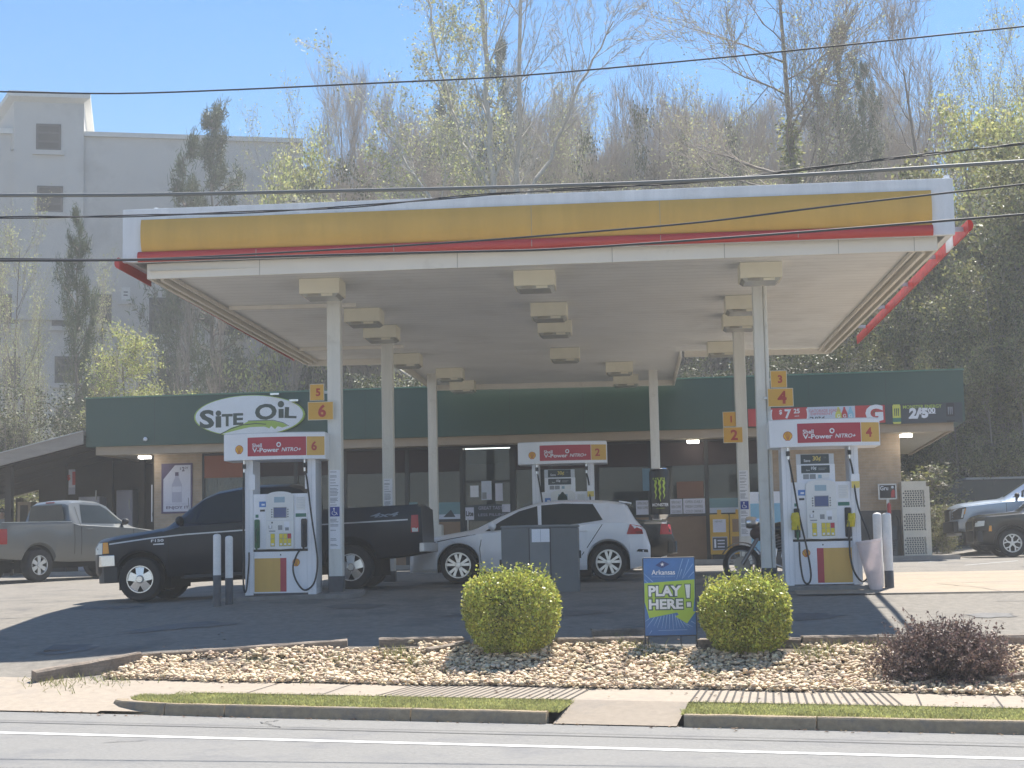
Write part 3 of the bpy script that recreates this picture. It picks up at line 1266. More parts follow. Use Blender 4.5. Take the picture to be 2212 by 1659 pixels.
for i, (x, y) in enumerate(COLS):
    zg = zl(x, y)
    mb = MB()
    w = .107
    if i == 1:
        mb.box(x - .115, x + .035, y - .1, y + .1, zg, zs(x, y) + .09, col_m)
    else:
        mb.box(x - w, x + w, y - w, y + w, zg, zs(x, y) + .09, col_m)
    c = adopt(mb.build('column', bevel=.012), canopy)
    if i == 1:
        m2 = MB()
        m2.tube([(x + .072, y - .05, zg + .02), (x + .072, y - .05, zs(x, y) + .09)], .033, col_m, 10)
        m2.tube([(x + .072, y + .045, zg + .02), (x + .072, y + .045, zs(x, y) + .09)], .033, col_m, 10)
        o = m2.build('downpipe', smooth=40)
        o.parent = c
    if i < 4:
        m2 = MB()
        zb = zg + (.30 if i < 2 else .2)
        m2.box(x - w - .008, x + w + .008, y - w - .008, y + w + .008, zg - .02, zb, dark_base)
        o = m2.build('base_sleeve', bevel=.006)
        o.parent = c
    else:
        m2 = MB()
        m2.box(x - .2, x + .2, y - .2, y + .2, zg - .02, zg + 1.1, col_m)
        o = m2.build('pedestal', bevel=.02)
        o.parent = c
    if i in (0, 2, 3):
        m2 = MB()
        yy = y - w
        placard(m2, x, yy, zg)
        o = m2.build('placard')
        o.parent = c
        m2 = MB()
        zc = zg + 1.3
        m2.box(x - .075, x + .075, yy - .02, yy - .0155, zc - .075, zc + .075, blue_m)
        m2.lathe([(0, 0), (.014, 0)], paper_m, (x - .012, yy - .0215, zc + .045), 'y', 10)
        m2.tube([(x - .012, yy - .022, zc + .03), (x - .008, yy - .022, zc - .012), (x + .025, yy - .022, zc - .012), (x + .04, yy - .022, zc - .05)], .006, paper_m, 5)
        m2.tube([(x - .01 + .034 * math.cos(t), yy - .022, zc - .02 + .034 * math.sin(t)) for t in frange(2.3, 6.1, 10)], .005, paper_m, 5)
        o = m2.build('access_sign')
        o.parent = c

# light boxes under the soffit
LIGHTS = []
for (u, v) in ((697, 626), (787, 687), (825, 722), (879, 780), (1156, 609), (1187, 675), (1199, 711), (1221, 768), (1641, 592), (1605, 660), (1597, 697), (1560, 755), (973, 810), (1000, 836), (1338, 797), (1352, 823)):
    Yl = 30.0
    for _ in range(8):
        q = at(u, v, Yl)
        Yl *= (zs(q.x, Yl) - .06 - 1.62) / (q.z - 1.62)
    q = at(u, v, Yl)
    LIGHTS.append((q.x, Yl))
lb = None
for (x, y) in LIGHTS:
    if lb is None:
        mb = MB()
        mb.box(-.31, .31, -.3, .3, -.16, .085, light_m)
        mb.box(-.31, .31, -.302, -.3, .07, .082, seam_m)
        mb.hexa([(-.24, -.24, -.205), (.24, -.24, -.205), (.24, .24, -.205), (-.24, .24, -.205), (-.29, -.28, -.162), (.29, -.28, -.162), (.29, .28, -.162), (-.29, .28, -.162)], lens_m)
        mb.box(-.19, -.02, -.29, -.27, -.2, -.165, seam_m)
        mb.box(.03, .2, -.29, -.27, -.2, -.165, light_m)
        lb = mb.build('light_box', bevel=.006)
        o = lb
    else:
        o = lb.copy()
        COL.objects.link(o)
    o.location = (x, y, zs(x, y))
    o.parent = canopy
    o.matrix_parent_inverse = canopy.matrix_basis.inverted()

# ------------------------------------------------------------------ number plates beside the columns
plate_y = mat('plate_yellow', (0.66, 0.37, 0.06), 0.5, vary=0.05)
num_red = flat('number_red', (0.42, 0.045, 0.035), 0.5)
plate_edge = flat('plate_edge', (0.75, 0.7, 0.6), 0.5)


def number_sign(u0, v0, u1, v1, Y, num, colx, label, size):
    a, b = at(u0, v1, Y), at(u1, v0, Y)
    cx, cz = (a.x + b.x) / 2, (a.z + b.z) / 2
    w, h = (b.x - a.x), (b.z - a.z)
    e = empty('number_sign', (cx, Y, cz), 0, label, 'sign', 'yellow pump number signs on the columns')
    mb = MB()
    mb.box(-w / 2, w / 2, 0, .02, -h / 2, h / 2, plate_edge)
    mb.box(-w / 2 + .008, w / 2 - .008, -.003, 0, -h / 2 + .008, h / 2 - .008, plate_y)
    mb.text(num, 1, num_red, (0.06 * w if size > .14 else .02), 0, -.006, h=size, bold=.035)
    mb.build('plate', e, bevel=.003)
    mb = MB()
    side = 1 if colx > cx else -1
    mb.box(min(0, (colx - cx)), max(0, (colx - cx)), .022, .045, -.02, .02, steel_m)
    mb.build('bracket', e)


number_sign(669, 829, 700, 866, 25.82, '5', -4.72, 'small yellow plate with a red 5 above the larger plate on the left front column', .125)
number_sign(665, 867, 720, 908, 25.72, '6', -4.68, 'yellow plate with a large red 6 fixed beside the left front column', .20)
number_sign(1665, 800, 1699, 838, 25.82, '3', 2.1, 'small yellow plate with a red 3 at the right front column', .125)
number_sign(1659, 838, 1713, 879, 25.72, '4', 2.05, 'yellow plate with a large red 4 beside the right front column', .20)
number_sign(1562, 889, 1592, 922, 31.52, '1', 2.03, 'shaded small yellow plate with a red 1 on the rear right column', .125)
number_sign(1563, 922, 1604, 957, 31.42, '2', 2.03, 'yellow plate with a red 2 under the small plate on the rear right column', .20)

# ------------------------------------------------------------------ fuel pumps
pump_w = mat('pump_white', (0.78, 0.79, 0.82), 0.35, vary=0.04, scale=2, coat=0.2)
pump_side = mat('pump_grey', (0.55, 0.58, 0.61), 0.4, vary=0.05)
bezel_m = flat('pump_bezel', (0.72, 0.72, 0.70), 0.4)
screen_b = flat('screen_blue', (0.04, 0.08, 0.22), 0.15)
screen_l = flat('screen_pale', (0.28, 0.40, 0.48), 0.2)
dgreen = flat('sticker_green', (0.05, 0.19, 0.14), 0.5)
sgrey = flat('keypad_grey', (0.25, 0.26, 0.27), 0.5)
blue_st = flat('sticker_blue', (0.08, 0.22, 0.55), 0.5)
key_y = flat('grade_yellow', (0.72, 0.58, 0.04), 0.5)
key_r = flat('grade_red', (0.5, 0.05, 0.06), 0.5)
sign_red = mat('sign_red', (0.42, 0.03, 0.055), 0.4, vary=0.04)
board_d = flat('board_dark', (0.05, 0.065, 0.07), 0.5)
gold_m = flat('board_gold', (0.7, 0.55, 0.14), 0.5)
hose_m = flat('hose_black', (0.018, 0.018, 0.02), 0.55)
green_n = mat('nozzle_green', (0.03, 0.13, 0.06), 0.5)
bag_m = mat('yellow_bag', (0.75, 0.62, 0.03), 0.35, vary=0.15, scale=12, bump=0.6, bscale=20, transl=0.3)
emb_y = flat('emblem_yellow', (0.85, 0.5, 0.03), 0.4)


def scallop(mb, cx, cz, r, y, fn=None):
    """shell-shaped emblem: red outline, yellow fan, red ribs"""
    def outline(k):
        pts = []
        for i in range(33):
            a = -0.72 + (PI + 1.44) * i / 32
            rr = r * k * (1 + .035 * math.cos(a * 14))
            pts.append((cx + rr * math.cos(a), y, cz + rr * math.sin(a) * .93))
        pts += [(cx - .42 * r * k, y, cz - .98 * r * k), (cx + .42 * r * k, y, cz - .98 * r * k)]
        return pts
    p = [fn(q) if fn else q for q in outline(1.0)]
    mb.poly(p[::-1] if False else p, sign_red)
    p = [(q[0], q[1] - .002, q[2]) for q in outline(.87)]
    p = [fn(q) if fn else q for q in p]
    mb.poly(p, emb_y)
    for a in (-.9, -.45, 0, .45, .9):
        x1, z1 = cx + r * .78 * math.sin(a), cz + r * .72 * math.cos(a)
        x0, z0 = cx + r * .16 * math.sin(a), cz - r * .75
        q = [(x0 - .002, y - .004, z0), (x0 + .002, y - .004, z0), (x1 + .004, y - .004, z1), (x1 - .004, y - .004, z1)]
        q = [fn(t) if fn else t for t in q]
        mb.quad(*q, sign_red)


def fuel_pump(loc, num, label, mirror, price, tshift, sx=1.0):
    zt = 2.08
    e = empty('fuel_pump', loc, 0, label, 'fuel pump', 'fuel pumps under the canopy')
    e.scale = (sx, 1, 1)
    X = lambda px: (px - 570) / 752.0
    Z = lambda py: (1545 - py) / 726.0
    W = .6
    yf = -.25
    # uprights
    for s in (-1, 1):
        mb = MB()
        x0, x1 = sorted((s * W, s * (W - .135)))
        mb.box(x0, x1, yf + .0, .25, .0, zt, pump_w)
        mb.box(min(s * (W + .002), s * (W + .001)), max(s * (W + .002), s * (W + .001)), yf + .04, .21, .1, zt - .05, pump_side)
        mb.box(s * (W - .068) - .0025, s * (W - .068) + .0025, yf - .002, yf, .04, zt - .02, pump_side)
        mb.build('upright', e, bevel=.018)
    # lower cabinet
    mb = MB()
    mb.box(-W + .137, W - .137, yf + .012, .238, .03, .665, pump_w)
    mb.box(-W + .137, W - .137, yf + .02, .23, 0, .03, dark_base)
    sgn = -1 if mirror else 1
    q = lambda x0, x1, z0, z1, y, m: mb.quad((min(sgn * x0, sgn * x1), y, z0), (max(sgn * x0, sgn * x1), y, z0), (max(sgn * x0, sgn * x1), y, z1), (min(sgn * x0, sgn * x1), y, z1), m)
    q(X(497), X(575), .05, .565, yf + .009, sign_red)
    q(X(575), X(907), .05, .565, yf + .009, yellow_p)
    for x in (-.447, .447):
        mb.box(x - .002, x + .002, yf + .008, yf + .013, .05, .65, pump_side)
    scallop(mb, sgn * X(372), Z(1185), .062, yf + .006)
    mb.lathe([(0, 0), (.012, 0)], black_m, (0.0, yf + .008, .615), 'y', 8)
    mb.build('lower_cabinet', e)
    mb = MB()
    mb.box(-W + .137, W - .137, yf + .045, .2, .667, .70, black_m)
    mb.build('drip_edge', e)
    # upper cabinet
    mb = MB()
    mb.box(-W + .137, W - .137, yf + .006, .244, .702, 1.555, pump_w)
    hd = [(-.43, 1.03, .07, .025, dgreen)]
    for (x0, x1, y0, y1, m) in ((300, 385, 500, 562, blue_st), (310, 372, 590, 612, black_m), (318, 360, 632, 668, paper_m), (765, 900, 640, 680, dgreen), (775, 890, 455, 600, bezel_m), (252, 290, 645, 680, dgreen)):
        mb.quad((X(x0), yf + .003, Z(y1)), (X(x1), yf + .003, Z(y1)), (X(x1), yf + .003, Z(y0)), (X(x0), yf + .003, Z(y0)), m)
    for r_ in range(7):
        zz = Z(470 + r_ * 18)
        mb.quad((X(785), yf + .001, zz), (X(785 + 80 + 9 * (r_ % 3)), yf + .001, zz), (X(785 + 80 + 9 * (r_ % 3)), yf + .001, zz + .008), (X(785), yf + .001, zz + .008), pump_side)
    mb.text('CLEAN', .03, paper_m, X(830), Z(660), yf + .001, h=.022, bold=.02) if False else None
    mb.quad((X(330), yf + .001, Z(545)), (X(372), yf + .001, Z(545)), (X(372), yf + .001, Z(525)), (X(330), yf + .001, Z(525)), paper_m)
    mb.build('upper_cabinet', e, bevel=.004)
    # bezel with arched head
    mb = MB()
    pts = [(X(392), Z(1025)), (X(480), Z(1036)), (X(570), Z(1040)), (X(660), Z(1036)), (X(745), Z(1025)), (X(745), Z(440))]
    for a in frange(0, PI, 10)[1:-1]:
        pts.append((X(568) + X(568 + 177) * math.cos(a) * .97 - X(568) * math.cos(a) * .97, Z(440) + .068 * math.sin(a)))
    pts.append((X(392), Z(440)))
    mb.prism_y(pts, yf - .028, yf + .004, bezel_m)
    yb = yf - .03
    R_ = lambda x0, x1, y0, y1, m, d=0: mb.quad((X(x0), yb - d, Z(y1)), (X(x1), yb - d, Z(y1)), (X(x1), yb - d, Z(y0)), (X(x0), yb - d, Z(y0)), m)
    R_(497, 632, 452, 515, screen_l)
    R_(486, 655, 568, 688, sgrey)
    R_(494, 648, 575, 680, screen_b, .002)
    for k in range(4):
        R_(458, 474, 588 + 27 * k, 600 + 27 * k, black_m)
        R_(664, 680, 588 + 27 * k, 600 + 27 * k, black_m)
    R_(400, 742, 712, 716, pump_side)
    R_(425, 470, 770, 805, sgrey)
    R_(433, 462, 765, 800, paper_m, .002)
    R_(430, 510, 828, 840, sgrey)
    R_(405, 540, 853, 857, pump_side)
    R_(545, 600, 770, 822, sgrey)
    R_(622, 690, 730, 840, paper_m)
    R_(635, 683, 795, 830, sgrey, .002)
    R_(460, 478, 730, 748, black_m)
    for (x0, x1, m) in ((448, 505, key_y), (558, 608, key_y), (611, 661, key_y), (664, 714, key_r)):
        R_(x0, x1, 862, 1005, sgrey)
        R_(x0 + 3, x1 - 3, 865, 918, m, .002)
        R_(x0 + 3, x1 - 3, 922, 1000, key_y, .002)
        R_(x0 + 12, x1 - 12, 970, 992, paper_m, .004)
    mb.build('payment_panel', e, bevel=.004)
    # nozzle pockets and nozzles
    for (x0, x1, green) in ((240, 310, True), (836, 912, False)):
        mb = MB()
        mb.box(X(x0), X(x1), yf - .035, yf + .004, Z(1020), Z(700), green_n if (green and mirror) else black_m)
        n1 = mb.build('nozzle_boot', e, bevel=.02)
        mb = MB()
        xm = X((x0 + x1) / 2)
        m_ = green_n if green else black_m
        mb.tube([(xm, yf - .06, Z(1040)), (xm, yf - .075, Z(960)), (xm, yf - .07, Z(860)), (xm, yf - .045, Z(770))], [.017, .024, .026, .015], m_, 8)
        mb.tube([(xm, yf - .075, Z(980)), (xm, yf - .12, Z(930)), (xm, yf - .115, Z(850)), (xm, yf - .07, Z(810))], .008, black_m, 6)
        o = mb.build('nozzle', e, smooth=40)
    # topper with a bowed face
    hw = .865
    yc = lambda x: -.29 - .13 * (1 - ((x - tshift) / hw) ** 2)
    mb = MB()
    pts = [(tshift + x, yc(tshift + x)) for x in frange(-hw, hw, 18)] + [(tshift + x, -yc(tshift + x)) for x in frange(hw, -hw, 18)]
    mb.prism_z(pts, zt, zt + .405, pump_w)
    mb.prism_z([(p[0] * .985, p[1] * .97) for p in pts], zt + .406, zt + .418, pump_side)
    mb.build('topper', e, bevel=.008)
    mb = MB()
    fn = lambda p: (p[0], yc(p[0]) + p[1], p[2])
    T = lambda px: tshift + (px - 727) / 689.0

    def band(x0, x1, z0, z1, m, off):
        V, fs = [], []
        n = 14
        for i in range(n + 1):
            x = lerp(x0, x1, i / n)
            V += [(x, -off, z0), (x, -off, z1)]
        fs = [(2 * i, 2 * i + 2, 2 * i + 3, 2 * i + 1) for i in range(n)]
        mb.add(V, fs, m, fn)
    band(T(428), T(1110), zt + .055, zt + .345, sign_red, .004)
    band(T(1117), T(1315), zt + .055, zt + .345, yellow_p, .004)
    Zt = lambda py: zt + (548 - py) / 735.0
    mb.text('Shell', 1, paper_m, T(485), Zt(385), -.008, w=.168, h=.062, bold=.02, fn=fn, align='L')
    mb.text('V-Power', 1, paper_m, T(485), Zt(440), -.008, w=.46, h=.072, bold=.025, fn=fn, align='L')
    mb.text('NITRO+', 1, paper_m, T(830), Zt(438), -.008, w=.325, h=.062, bold=.02, shear=.25, fn=fn, align='L')
    n = 16
    V = []
    for i in range(n):
        a = 2 * PI * i / n
        V += [(T(798) + .04 * math.cos(a), -.008, Zt(382) + .04 * math.sin(a)), (T(798) + .022 * math.cos(a), -.008, Zt(382) + .022 * math.sin(a))]
    mb.add(V, [(2 * i, 2 * ((i + 1) % n), 2 * ((i + 1) % n) + 1, 2 * i + 1) for i in range(n)], paper_m, fn)
    mb.text(num, 1, num_red, T(1200), Zt(402), -.008, h=.145, bold=.03, fn=fn)
    scallop(mb, T(325), Zt(425), .072, -.004, fn)
    mb.build('topper_sign', e)
    # price boards above the cabinet
    if price:
        mb = MB()
        mb.box(X(297), X(742), yf + .06, yf + .10, 1.557, Z(108), pump_side)
        mb.box(X(300), X(748), yf + .05, yf + .11, 1.557, Z(222), pump_w)
        R2 = lambda x0, x1, y0, y1, m, d: mb.quad((X(x0), d, Z(y1)), (X(x1), d, Z(y1)), (X(x1), d, Z(y0)), (X(x0), d, Z(y0)), m)
        R2(350, 684, 113, 216, board_d, yf + .056)
        R2(352, 688, 234, 318, board_d, yf + .046)
        R2(372, 440, 330, 382, sgrey, yf + .046)
        R2(448, 520, 330, 382, sgrey, yf + .046)
        R2(535, 680, 330, 385, bezel_m, yf + .046)
        R2(548, 590, 338, 375, screen_l, yf + .044)
        mb.text('Save', 1, paper_m, X(425), Z(180), yf + .053, h=.042, bold=.01)
        mb.text('30\u00a2', 1, gold_m, X(540), Z(163), yf + .053, h=.085, bold=.015)
        mb.text('Off', 1, sgrey, X(635), Z(150), yf + .053, h=.02)
        mb.text('Save', 1, paper_m, X(430), Z(285), yf + .043, h=.022)
        mb.text('10\u00a2', 1, paper_m, X(500), Z(268), yf + .043, h=.06, bold=.015)
        for k in range(2):
            R2(555, 650 - 20 * k, 262 + 16 * k, 270 + 16 * k, sgrey, yf + .043)
        mb.build('price_board', e)
    else:
        # notice cards on the uprights
        for s in (-1, 1):
            mb = MB()
            x = s * (W - .12)
            mb.box(x - .055, x + .055, yf - .02, yf - .005, 1.62, 1.86, pump_w)
            mb.build('notice_card', e, bevel=.004)

    # hoses
    def hose(name_pts, top):
        mb = MB()
        P = [Vector(p) for p in name_pts]
        # smooth by Catmull-Rom
        Q = []
        for i in range(len(P) - 1):
            p0, p1, p2, p3 = P[max(0, i - 1)], P[i], P[i + 1], P[min(len(P) - 1, i + 2)]
            for k in range(6):
                t = k / 6
                Q.append(0.5 * ((2 * p1) + (p2 - p0) * t + (2 * p0 - 5 * p1 + 4 * p2 - p3) * t * t + (3 * p1 - p0 - 3 * p2 + p3) * t ** 3))
        Q.append(P[-1])
        mb.tube(Q, .0145, hose_m, 8)
        h = mb.build('hose', e, smooth=60)
        m2 = MB()
        x, y = top
        m2.tube([(x, y, zt), (x, y, zt - .06)], .016, chrome_m, 8)
        m2.tube([(x, y, zt - .06), (x, y, zt - .13)], .03, black_m, 8)
        m2.tube([(x, y, zt - .13), (x, y, zt - .19)], .016, chrome_m, 8)
        o = m2.build('coupling', h, smooth=40)
    yh = yf - .06
    if mirror:
        hose([(-.61, yh, zt - .18), (-.615, yh, 1.5), (-.615, yh, .9), (-.62, yh, .35), (-.6, yh - .02, .08), (-.56, yh - .02, .1), (-.525, yh, .45), (-.52, yh, .66)], (-.6, yh))
        hose([(.43, yh, zt - .18), (.47, yh, 1.75), (.545, yh - .02, 1.2), (.625, yh - .03, .7), (.645, yh - .03, .45), (.58, yh - .03, .17), (.42, yh - .03, .07), (.28, yh - .03, .22), (.23, yh - .03, .42), (.29, yh - .02, .6), (.36, yh, .7)], (.43, yh))
    else:
        hose([(-.49, yh, zt - .18), (-.44, yh, 1.6), (-.36, yh - .02, 1.05), (-.27, yh - .03, .6), (-.215, yh - .03, .2), (-.25, yh - .02, .05), (-.33, yh - .02, .09), (-.37, yh - .01, .35), (-.375, yh, .66)], (-.5, yh))
        hose([(.46, yh, zt - .18), (.5, yh + .02, 1.72), (.55, yh - .03, 1.2), (.70, yh - .04, .75), (.75, yh - .04, .45), (.7, yh - .04, .18), (.58, yh - .04, .06), (.46, yh - .03, .2), (.405, yh - .02, .45), (.41, yh, .7)], (.46, yh))
        mb = MB()
        mb.box(.47, .6, yh - .012, yh + .01, 1.44, 1.66, pump_w)
        mb.quad((.472, yh - .014, 1.45), (.598, yh - .014, 1.45), (.598, yh - .014, 1.55), (.472, yh - .014, 1.55), gold_m)
        mb.build('warning_tag', e, bevel=.003)
    return e


def slab(x0, x1, y0, y1, h=.1):
    mb = MB()
    pts = []
    r = .28
    for (cx, cy, a0) in ((x1 - r, y0 + r, -PI / 2), (x1 - r, y1 - r, 0), (x0 + r, y1 - r, PI / 2), (x0 + r, y0 + r, PI)):
        for a in frange(a0, a0 + PI / 2, 5):
            pts.append((cx + r * math.cos(a), cy + r * math.sin(a)))
    mb.prism_z(pts, lambda x, y: zl(x, y) - .1, lambda x, y: zl(x, y) + h, mat('island_concrete', (0.2, 0.19, 0.175), 0.9, vary=.2, scale=6, bump=.3))
    tag(mb.build('pump_island', bevel=.015), kind='structure')


P6 = at(613.7, 1286, 25.75)
P4 = at(1777, 1262, 25.55)
P2 = at(1222, 1250, 31.7)
for (x0, x1, yy) in ((P6.x - 1.0, -4.2, 25.8), (1.75, P4.x + .85, 25.6), (P2.x - 1.2, 2.3, 31.7)):
    slab(x0, x1, yy - .5, yy + .45, .07)
zi = lambda x, y: zl(x, y) + .07
fuel_pump((P6.x, 25.75, zi(P6.x, 25.75) - .03), '6', 'fuel pump with a 6 on its topper in front of the dark blue pickup', True, False, -.085, .92)
fuel_pump((P4.x, 25.55, zi(P4.x, 25.55) - .03), '4', 'fuel pump with a 4 on its topper and yellow bags over both nozzles', False, True, .085, .95)
fuel_pump((P2.x, 31.7, zi(P2.x, 31.7)), '2', 'fuel pump with a 2 on its topper showing above the white hatchback', False, True, 0.0, .97)

# yellow bags pulled over the nozzles of pump 4
for (px, py, w, h, lab, sd) in ((257, 840, .13, .255, 'square yellow plastic bag over the left nozzle of the right front pump', 1), (905, 838, .115, .2, 'crumpled yellow plastic bag over the right nozzle of the right front pump', 2)):
    mb = MB()
    r = random.Random(sd)
    V, fs = [], []
    nx_, nz_ = 7, 9
    cx, cz = P4.x + (px - 570) / 752.0 * .95, zi(P4.x, 25.55) - .03 + (1545 - py) / 726.0
    for side in (0, 1):
        for j in range(nz_ + 1):
            for i in range(nx_ + 1):
                a, b = i / nx_ * 2 - 1, j / nz_ * 2 - 1
                bulge = .055 * math.sqrt(max(0, 1 - a * a)) * (1 - .3 * b * b)
                y = 25.55 - .25 - .075 + (-bulge if side == 0 else bulge * .9)
                k = 1 - .12 * (b > .7)
                V.append((cx + a * w / 2 * k + r.uniform(-.006, .006) + (.012 * b * (sd - 1)), y + r.uniform(-.008, .008), cz + b * h / 2 + r.uniform(-.006, .006)))
    m_ = (nx_ + 1)
    off = m_ * (nz_ + 1)
    for j in range(nz_):
        for i in range(nx_):
            q = (j * m_ + i, j * m_ + i + 1, (j + 1) * m_ + i + 1, (j + 1) * m_ + i)
            fs.append(q)
            fs.append(tuple(off + t for t in reversed(q)))
    mb.add(V, fs, bag_m)
    o = mb.build('nozzle_bag', smooth=35)
    tag(o, lab, 'bag', 'yellow bags over pump nozzles')

# ------------------------------------------------------------------ bollards
boll_m = mat('bollard_white', (0.72, 0.71, 0.69), 0.55, vary=0.1, scale=5, dirt=((0.35, 0.33, 0.3), 6, 0.6, 0.8))


def bollard(u, vb, vt, Y, r, vdark, label):
    p = at(u, vb, Y)
    zg = zl(p.x, Y)
    zt_ = at(u, vt, Y).z
    zd = at(u, vdark, Y).z if vdark else None
    e = empty('bollard', (p.x, Y, zg), 0, label, 'bollard', 'round steel bollards guarding the pumps')
    h = zt_ - zg
    mb = MB()
    mb.lathe([(r, -.05), (r, h - .04), (r * .93, h - .015), (r * .6, h), (0, h + .006)], boll_m, n=20)
    mb.build('post', e, smooth=50)
    if vdark:
        mb = MB()
        mb.lathe([(r + .002, -.05), (r + .003, zd - zg), (r, zd - zg + .003)], dark_base, n=20)
        mb.build('dark_base', e, smooth=50)


bollard(469, 1303, 1154, 24.75, .058, 1243, 'white bollard with dark foot in front of the pickup, the outer of that pair')
bollard(495, 1303, 1158, 24.9, .058, 1249, 'white bollard with dark foot in front of the pickup, nearest the pump')
bollard(1901, 1272, 1108, 25.5, .067, None, 'white bollard behind the pink tub')
bollard(1922, 1278, 1108, 25.3, .067, 1233, 'white bollard with dark foot right of the pink tub')

# pale pink tub leaning on the bollards
tub_m = mat('tub_pink', (0.82, 0.74, 0.73), 0.5, vary=0.1, scale=5, transl=0.35, dirt=((0.55, 0.4, 0.38), 4, 0.6, 0.85))
p = at(1895, 1264, 25.15)
mb = MB()
h = .74
mb.lathe([(.0, .0), (.09, .0), (.1, .06), (.15, .45), (.175, h - .04), (.19, h - .035), (.19, h), (.178, h), (.17, h - .05), (.14, .45), (.09, .08), (0, .03)], tub_m, n=22)
o = mb.build('plastic_tub', smooth=40)
o.location = (p.x - .02, 25.1, zl(p.x, 25.1))
o.rotation_euler = (0, R(-7), 0)
tag(o, 'faded pink plastic tub leaning against the right hand bollards', 'tub')

# ------------------------------------------------------------------ grey waste station
grey_bin = mat('bin_grey', (0.13, 0.14, 0.142), 0.55, vary=0.08, scale=3)
grey_bin2 = mat('bin_grey_rim', (0.18, 0.19, 0.192), 0.5, vary=0.08, scale=3)
p = at(1172, 1281, 26.0)
e = empty('waste_station', (p.x, 26.0, zl(p.x, 26.0)), 0, 'grey three panel waste and wiper station holding a white notice', 'waste bin')
mb = MB()
pts = [(-.62, -.12), (-.15, -.3), (.13, -.3), (.58, -.13), (.58, .28), (-.62, .28)]
mb.prism_z(pts, -.03, .98, grey_bin)
for (a, b) in ((pts[0], pts[1]), (pts[1], pts[2]), (pts[2], pts[3])):
    pass
mb.build('cabinet', e, bevel=.02)
mb = MB()
mb.prism_z([(x * 1.012, y * 1.02) for x, y in pts], .982, 1.02, grey_bin2)
mb.build('lid', e, bevel=.012)
mb = MB()
mb.box(-.165, .145, -.325, -.302, .0, .97, grey_bin2)
for s in (-.168, .148):
    mb.box(s - .012, s + .012, -.318, -.29, .0, .975, black_m)
mb.build('front_panel', e, bevel=.008)
mb = MB()
mb.box(-.13, .145, -.338, -.327, .755, .955, paper_m)
mb.box(.004, .009, -.34, -.3385, .76, .95, ink_m)
mb.build('notice', e)
mb = MB()
mb.box(-.66, -.618, -.02, .05, .4, .5, black_m)
mb.box(.585, .61, .0, .08, .5, .62, black_m)
mb.build('squeegee_holder', e, bevel=.005)

# ------------------------------------------------------------------ black drinks can display round the column
can_k = flat('can_black', (0.012, 0.013, 0.013), 0.35)
can_s = flat('can_silver', (0.7, 0.7, 0.7), 0.2, metal=1.0, vary=0)
claw_m = flat('claw_green', (0.42, 0.55, 0.06), 0.5)
cy, cxx = 39.55, at(1425, 1060, 39.55).x
zb0 = at(1425, 1121, 39.55).z
zt0 = at(1425, 1012, 39.55).z
H = zt0 - zb0
e = empty('can_display', (cxx, cy, zb0), 0, 'giant black energy drink can with green claw marks in front of a column', 'can')
rr = .238
mb = MB()
mb.lathe([(0, .0), (rr * .72, .0), (rr * .75, .02), (rr * .98, .085), (rr, .1), (rr, H - .1), (rr * .97, H - .07), (rr * .88, H - .02), (rr * .86, H), (0, H - .01)], can_k, n=32, ms=[can_s, can_s, can_s, can_s, can_k, can_k, can_k, can_s, can_s])
mb.build('can_body', e, smooth=40)
fnc = lambda q: (rr * math.sin(q[0] / rr) * 1.0, -(rr - q[1]) * math.cos(q[0] / rr), q[2])
mb = MB()
r = random.Random(5)
for cx_ in (-.1, .0, .1):
    n = 16
    V = []
    for i in range(n + 1):
        t = i / n
        z = H * (.81 - .42 * t * (1 if cx_ else 1.12))
        wd = .032 * (1 - t) ** .7 + .004 + .007 * abs(math.sin(i * 2.1))
        sh = .012 * math.sin(i * 1.3 + cx_ * 30)
        V += [(cx_ - wd * (1.6 if i < 2 else .8) + sh, .004, z), (cx_ + wd * .8 + sh, .004, z)]
    V = [(v[0], -v[1], v[2]) for v in V]
    mb.add(V, [(2 * i, 2 * i + 2, 2 * i + 3, 2 * i + 1) for i in range(n)], claw_m, lambda q: (rr * math.sin(q[0] / rr), -(rr + .003) * math.cos(q[0] / rr), q[2]))
mb.text('MONSTER', 1, paper_m, 0.01, H * .275, 0, w=.44, h=.075, bold=.02, fn=lambda q: (rr * math.sin(q[0] / rr), -(rr + .003) * math.cos(q[0] / rr), q[2]))
mb.text('ENERGY', 1, claw_m, 0.01, H * .205, 0, w=.2, h=.022, fn=lambda q: (rr * math.sin(q[0] / rr), -(rr + .003) * math.cos(q[0] / rr), q[2]))
mb.build('can_print', e)

# ------------------------------------------------------------------ blue lottery sign
sb_m = mat('sign_blue', (0.06, 0.17, 0.42), 0.45, vary=0.18, scale=2.2)
sb_l = flat('sign_blue_ray', (0.25, 0.42, 0.66), 0.5)
sb_g = flat('sign_lime', (0.38, 0.55, 0.07), 0.5)
sb_n = flat('sign_navy', (0.035, 0.06, 0.2), 0.5)
sb_w = flat('sign_white', (0.78, 0.8, 0.82), 0.5)
sb_o = flat('sign_outline', (0.06, 0.11, 0.10), 0.5)
g = gpx(1450, 1403)
e = empty('lawn_sign', (g.x, g.y, zl(g.x, g.y)), R(2), 'blue and lime sign reading PLAY HERE standing in the rock bed', 'sign')
sw = 108.0 / 3600 * g.y
px = lambda x: (x - 530) / 830 * sw
zb1 = at(1450, 1372, g.y).z - zl(g.x, g.y)
pz = lambda y: zb1 + (1370 - y) / 830 * sw
mb = MB()
mb.box(px(115), px(945), -.008, .008, pz(1370), pz(115), sb_m)
mb.build('panel', e)
mb = MB()
fr_m = flat('sign_frame', (0.05, 0.055, 0.06), 0.5)
for x in (px(110), px(948)):
    mb.tube([(x, .003, -.05), (x, .003, pz(113))], .0105, fr_m, 8)
for z in (pz(1375), pz(113)):
    mb.tube([(px(108), .003, z), (px(950), .003, z)], .0095, fr_m, 8)
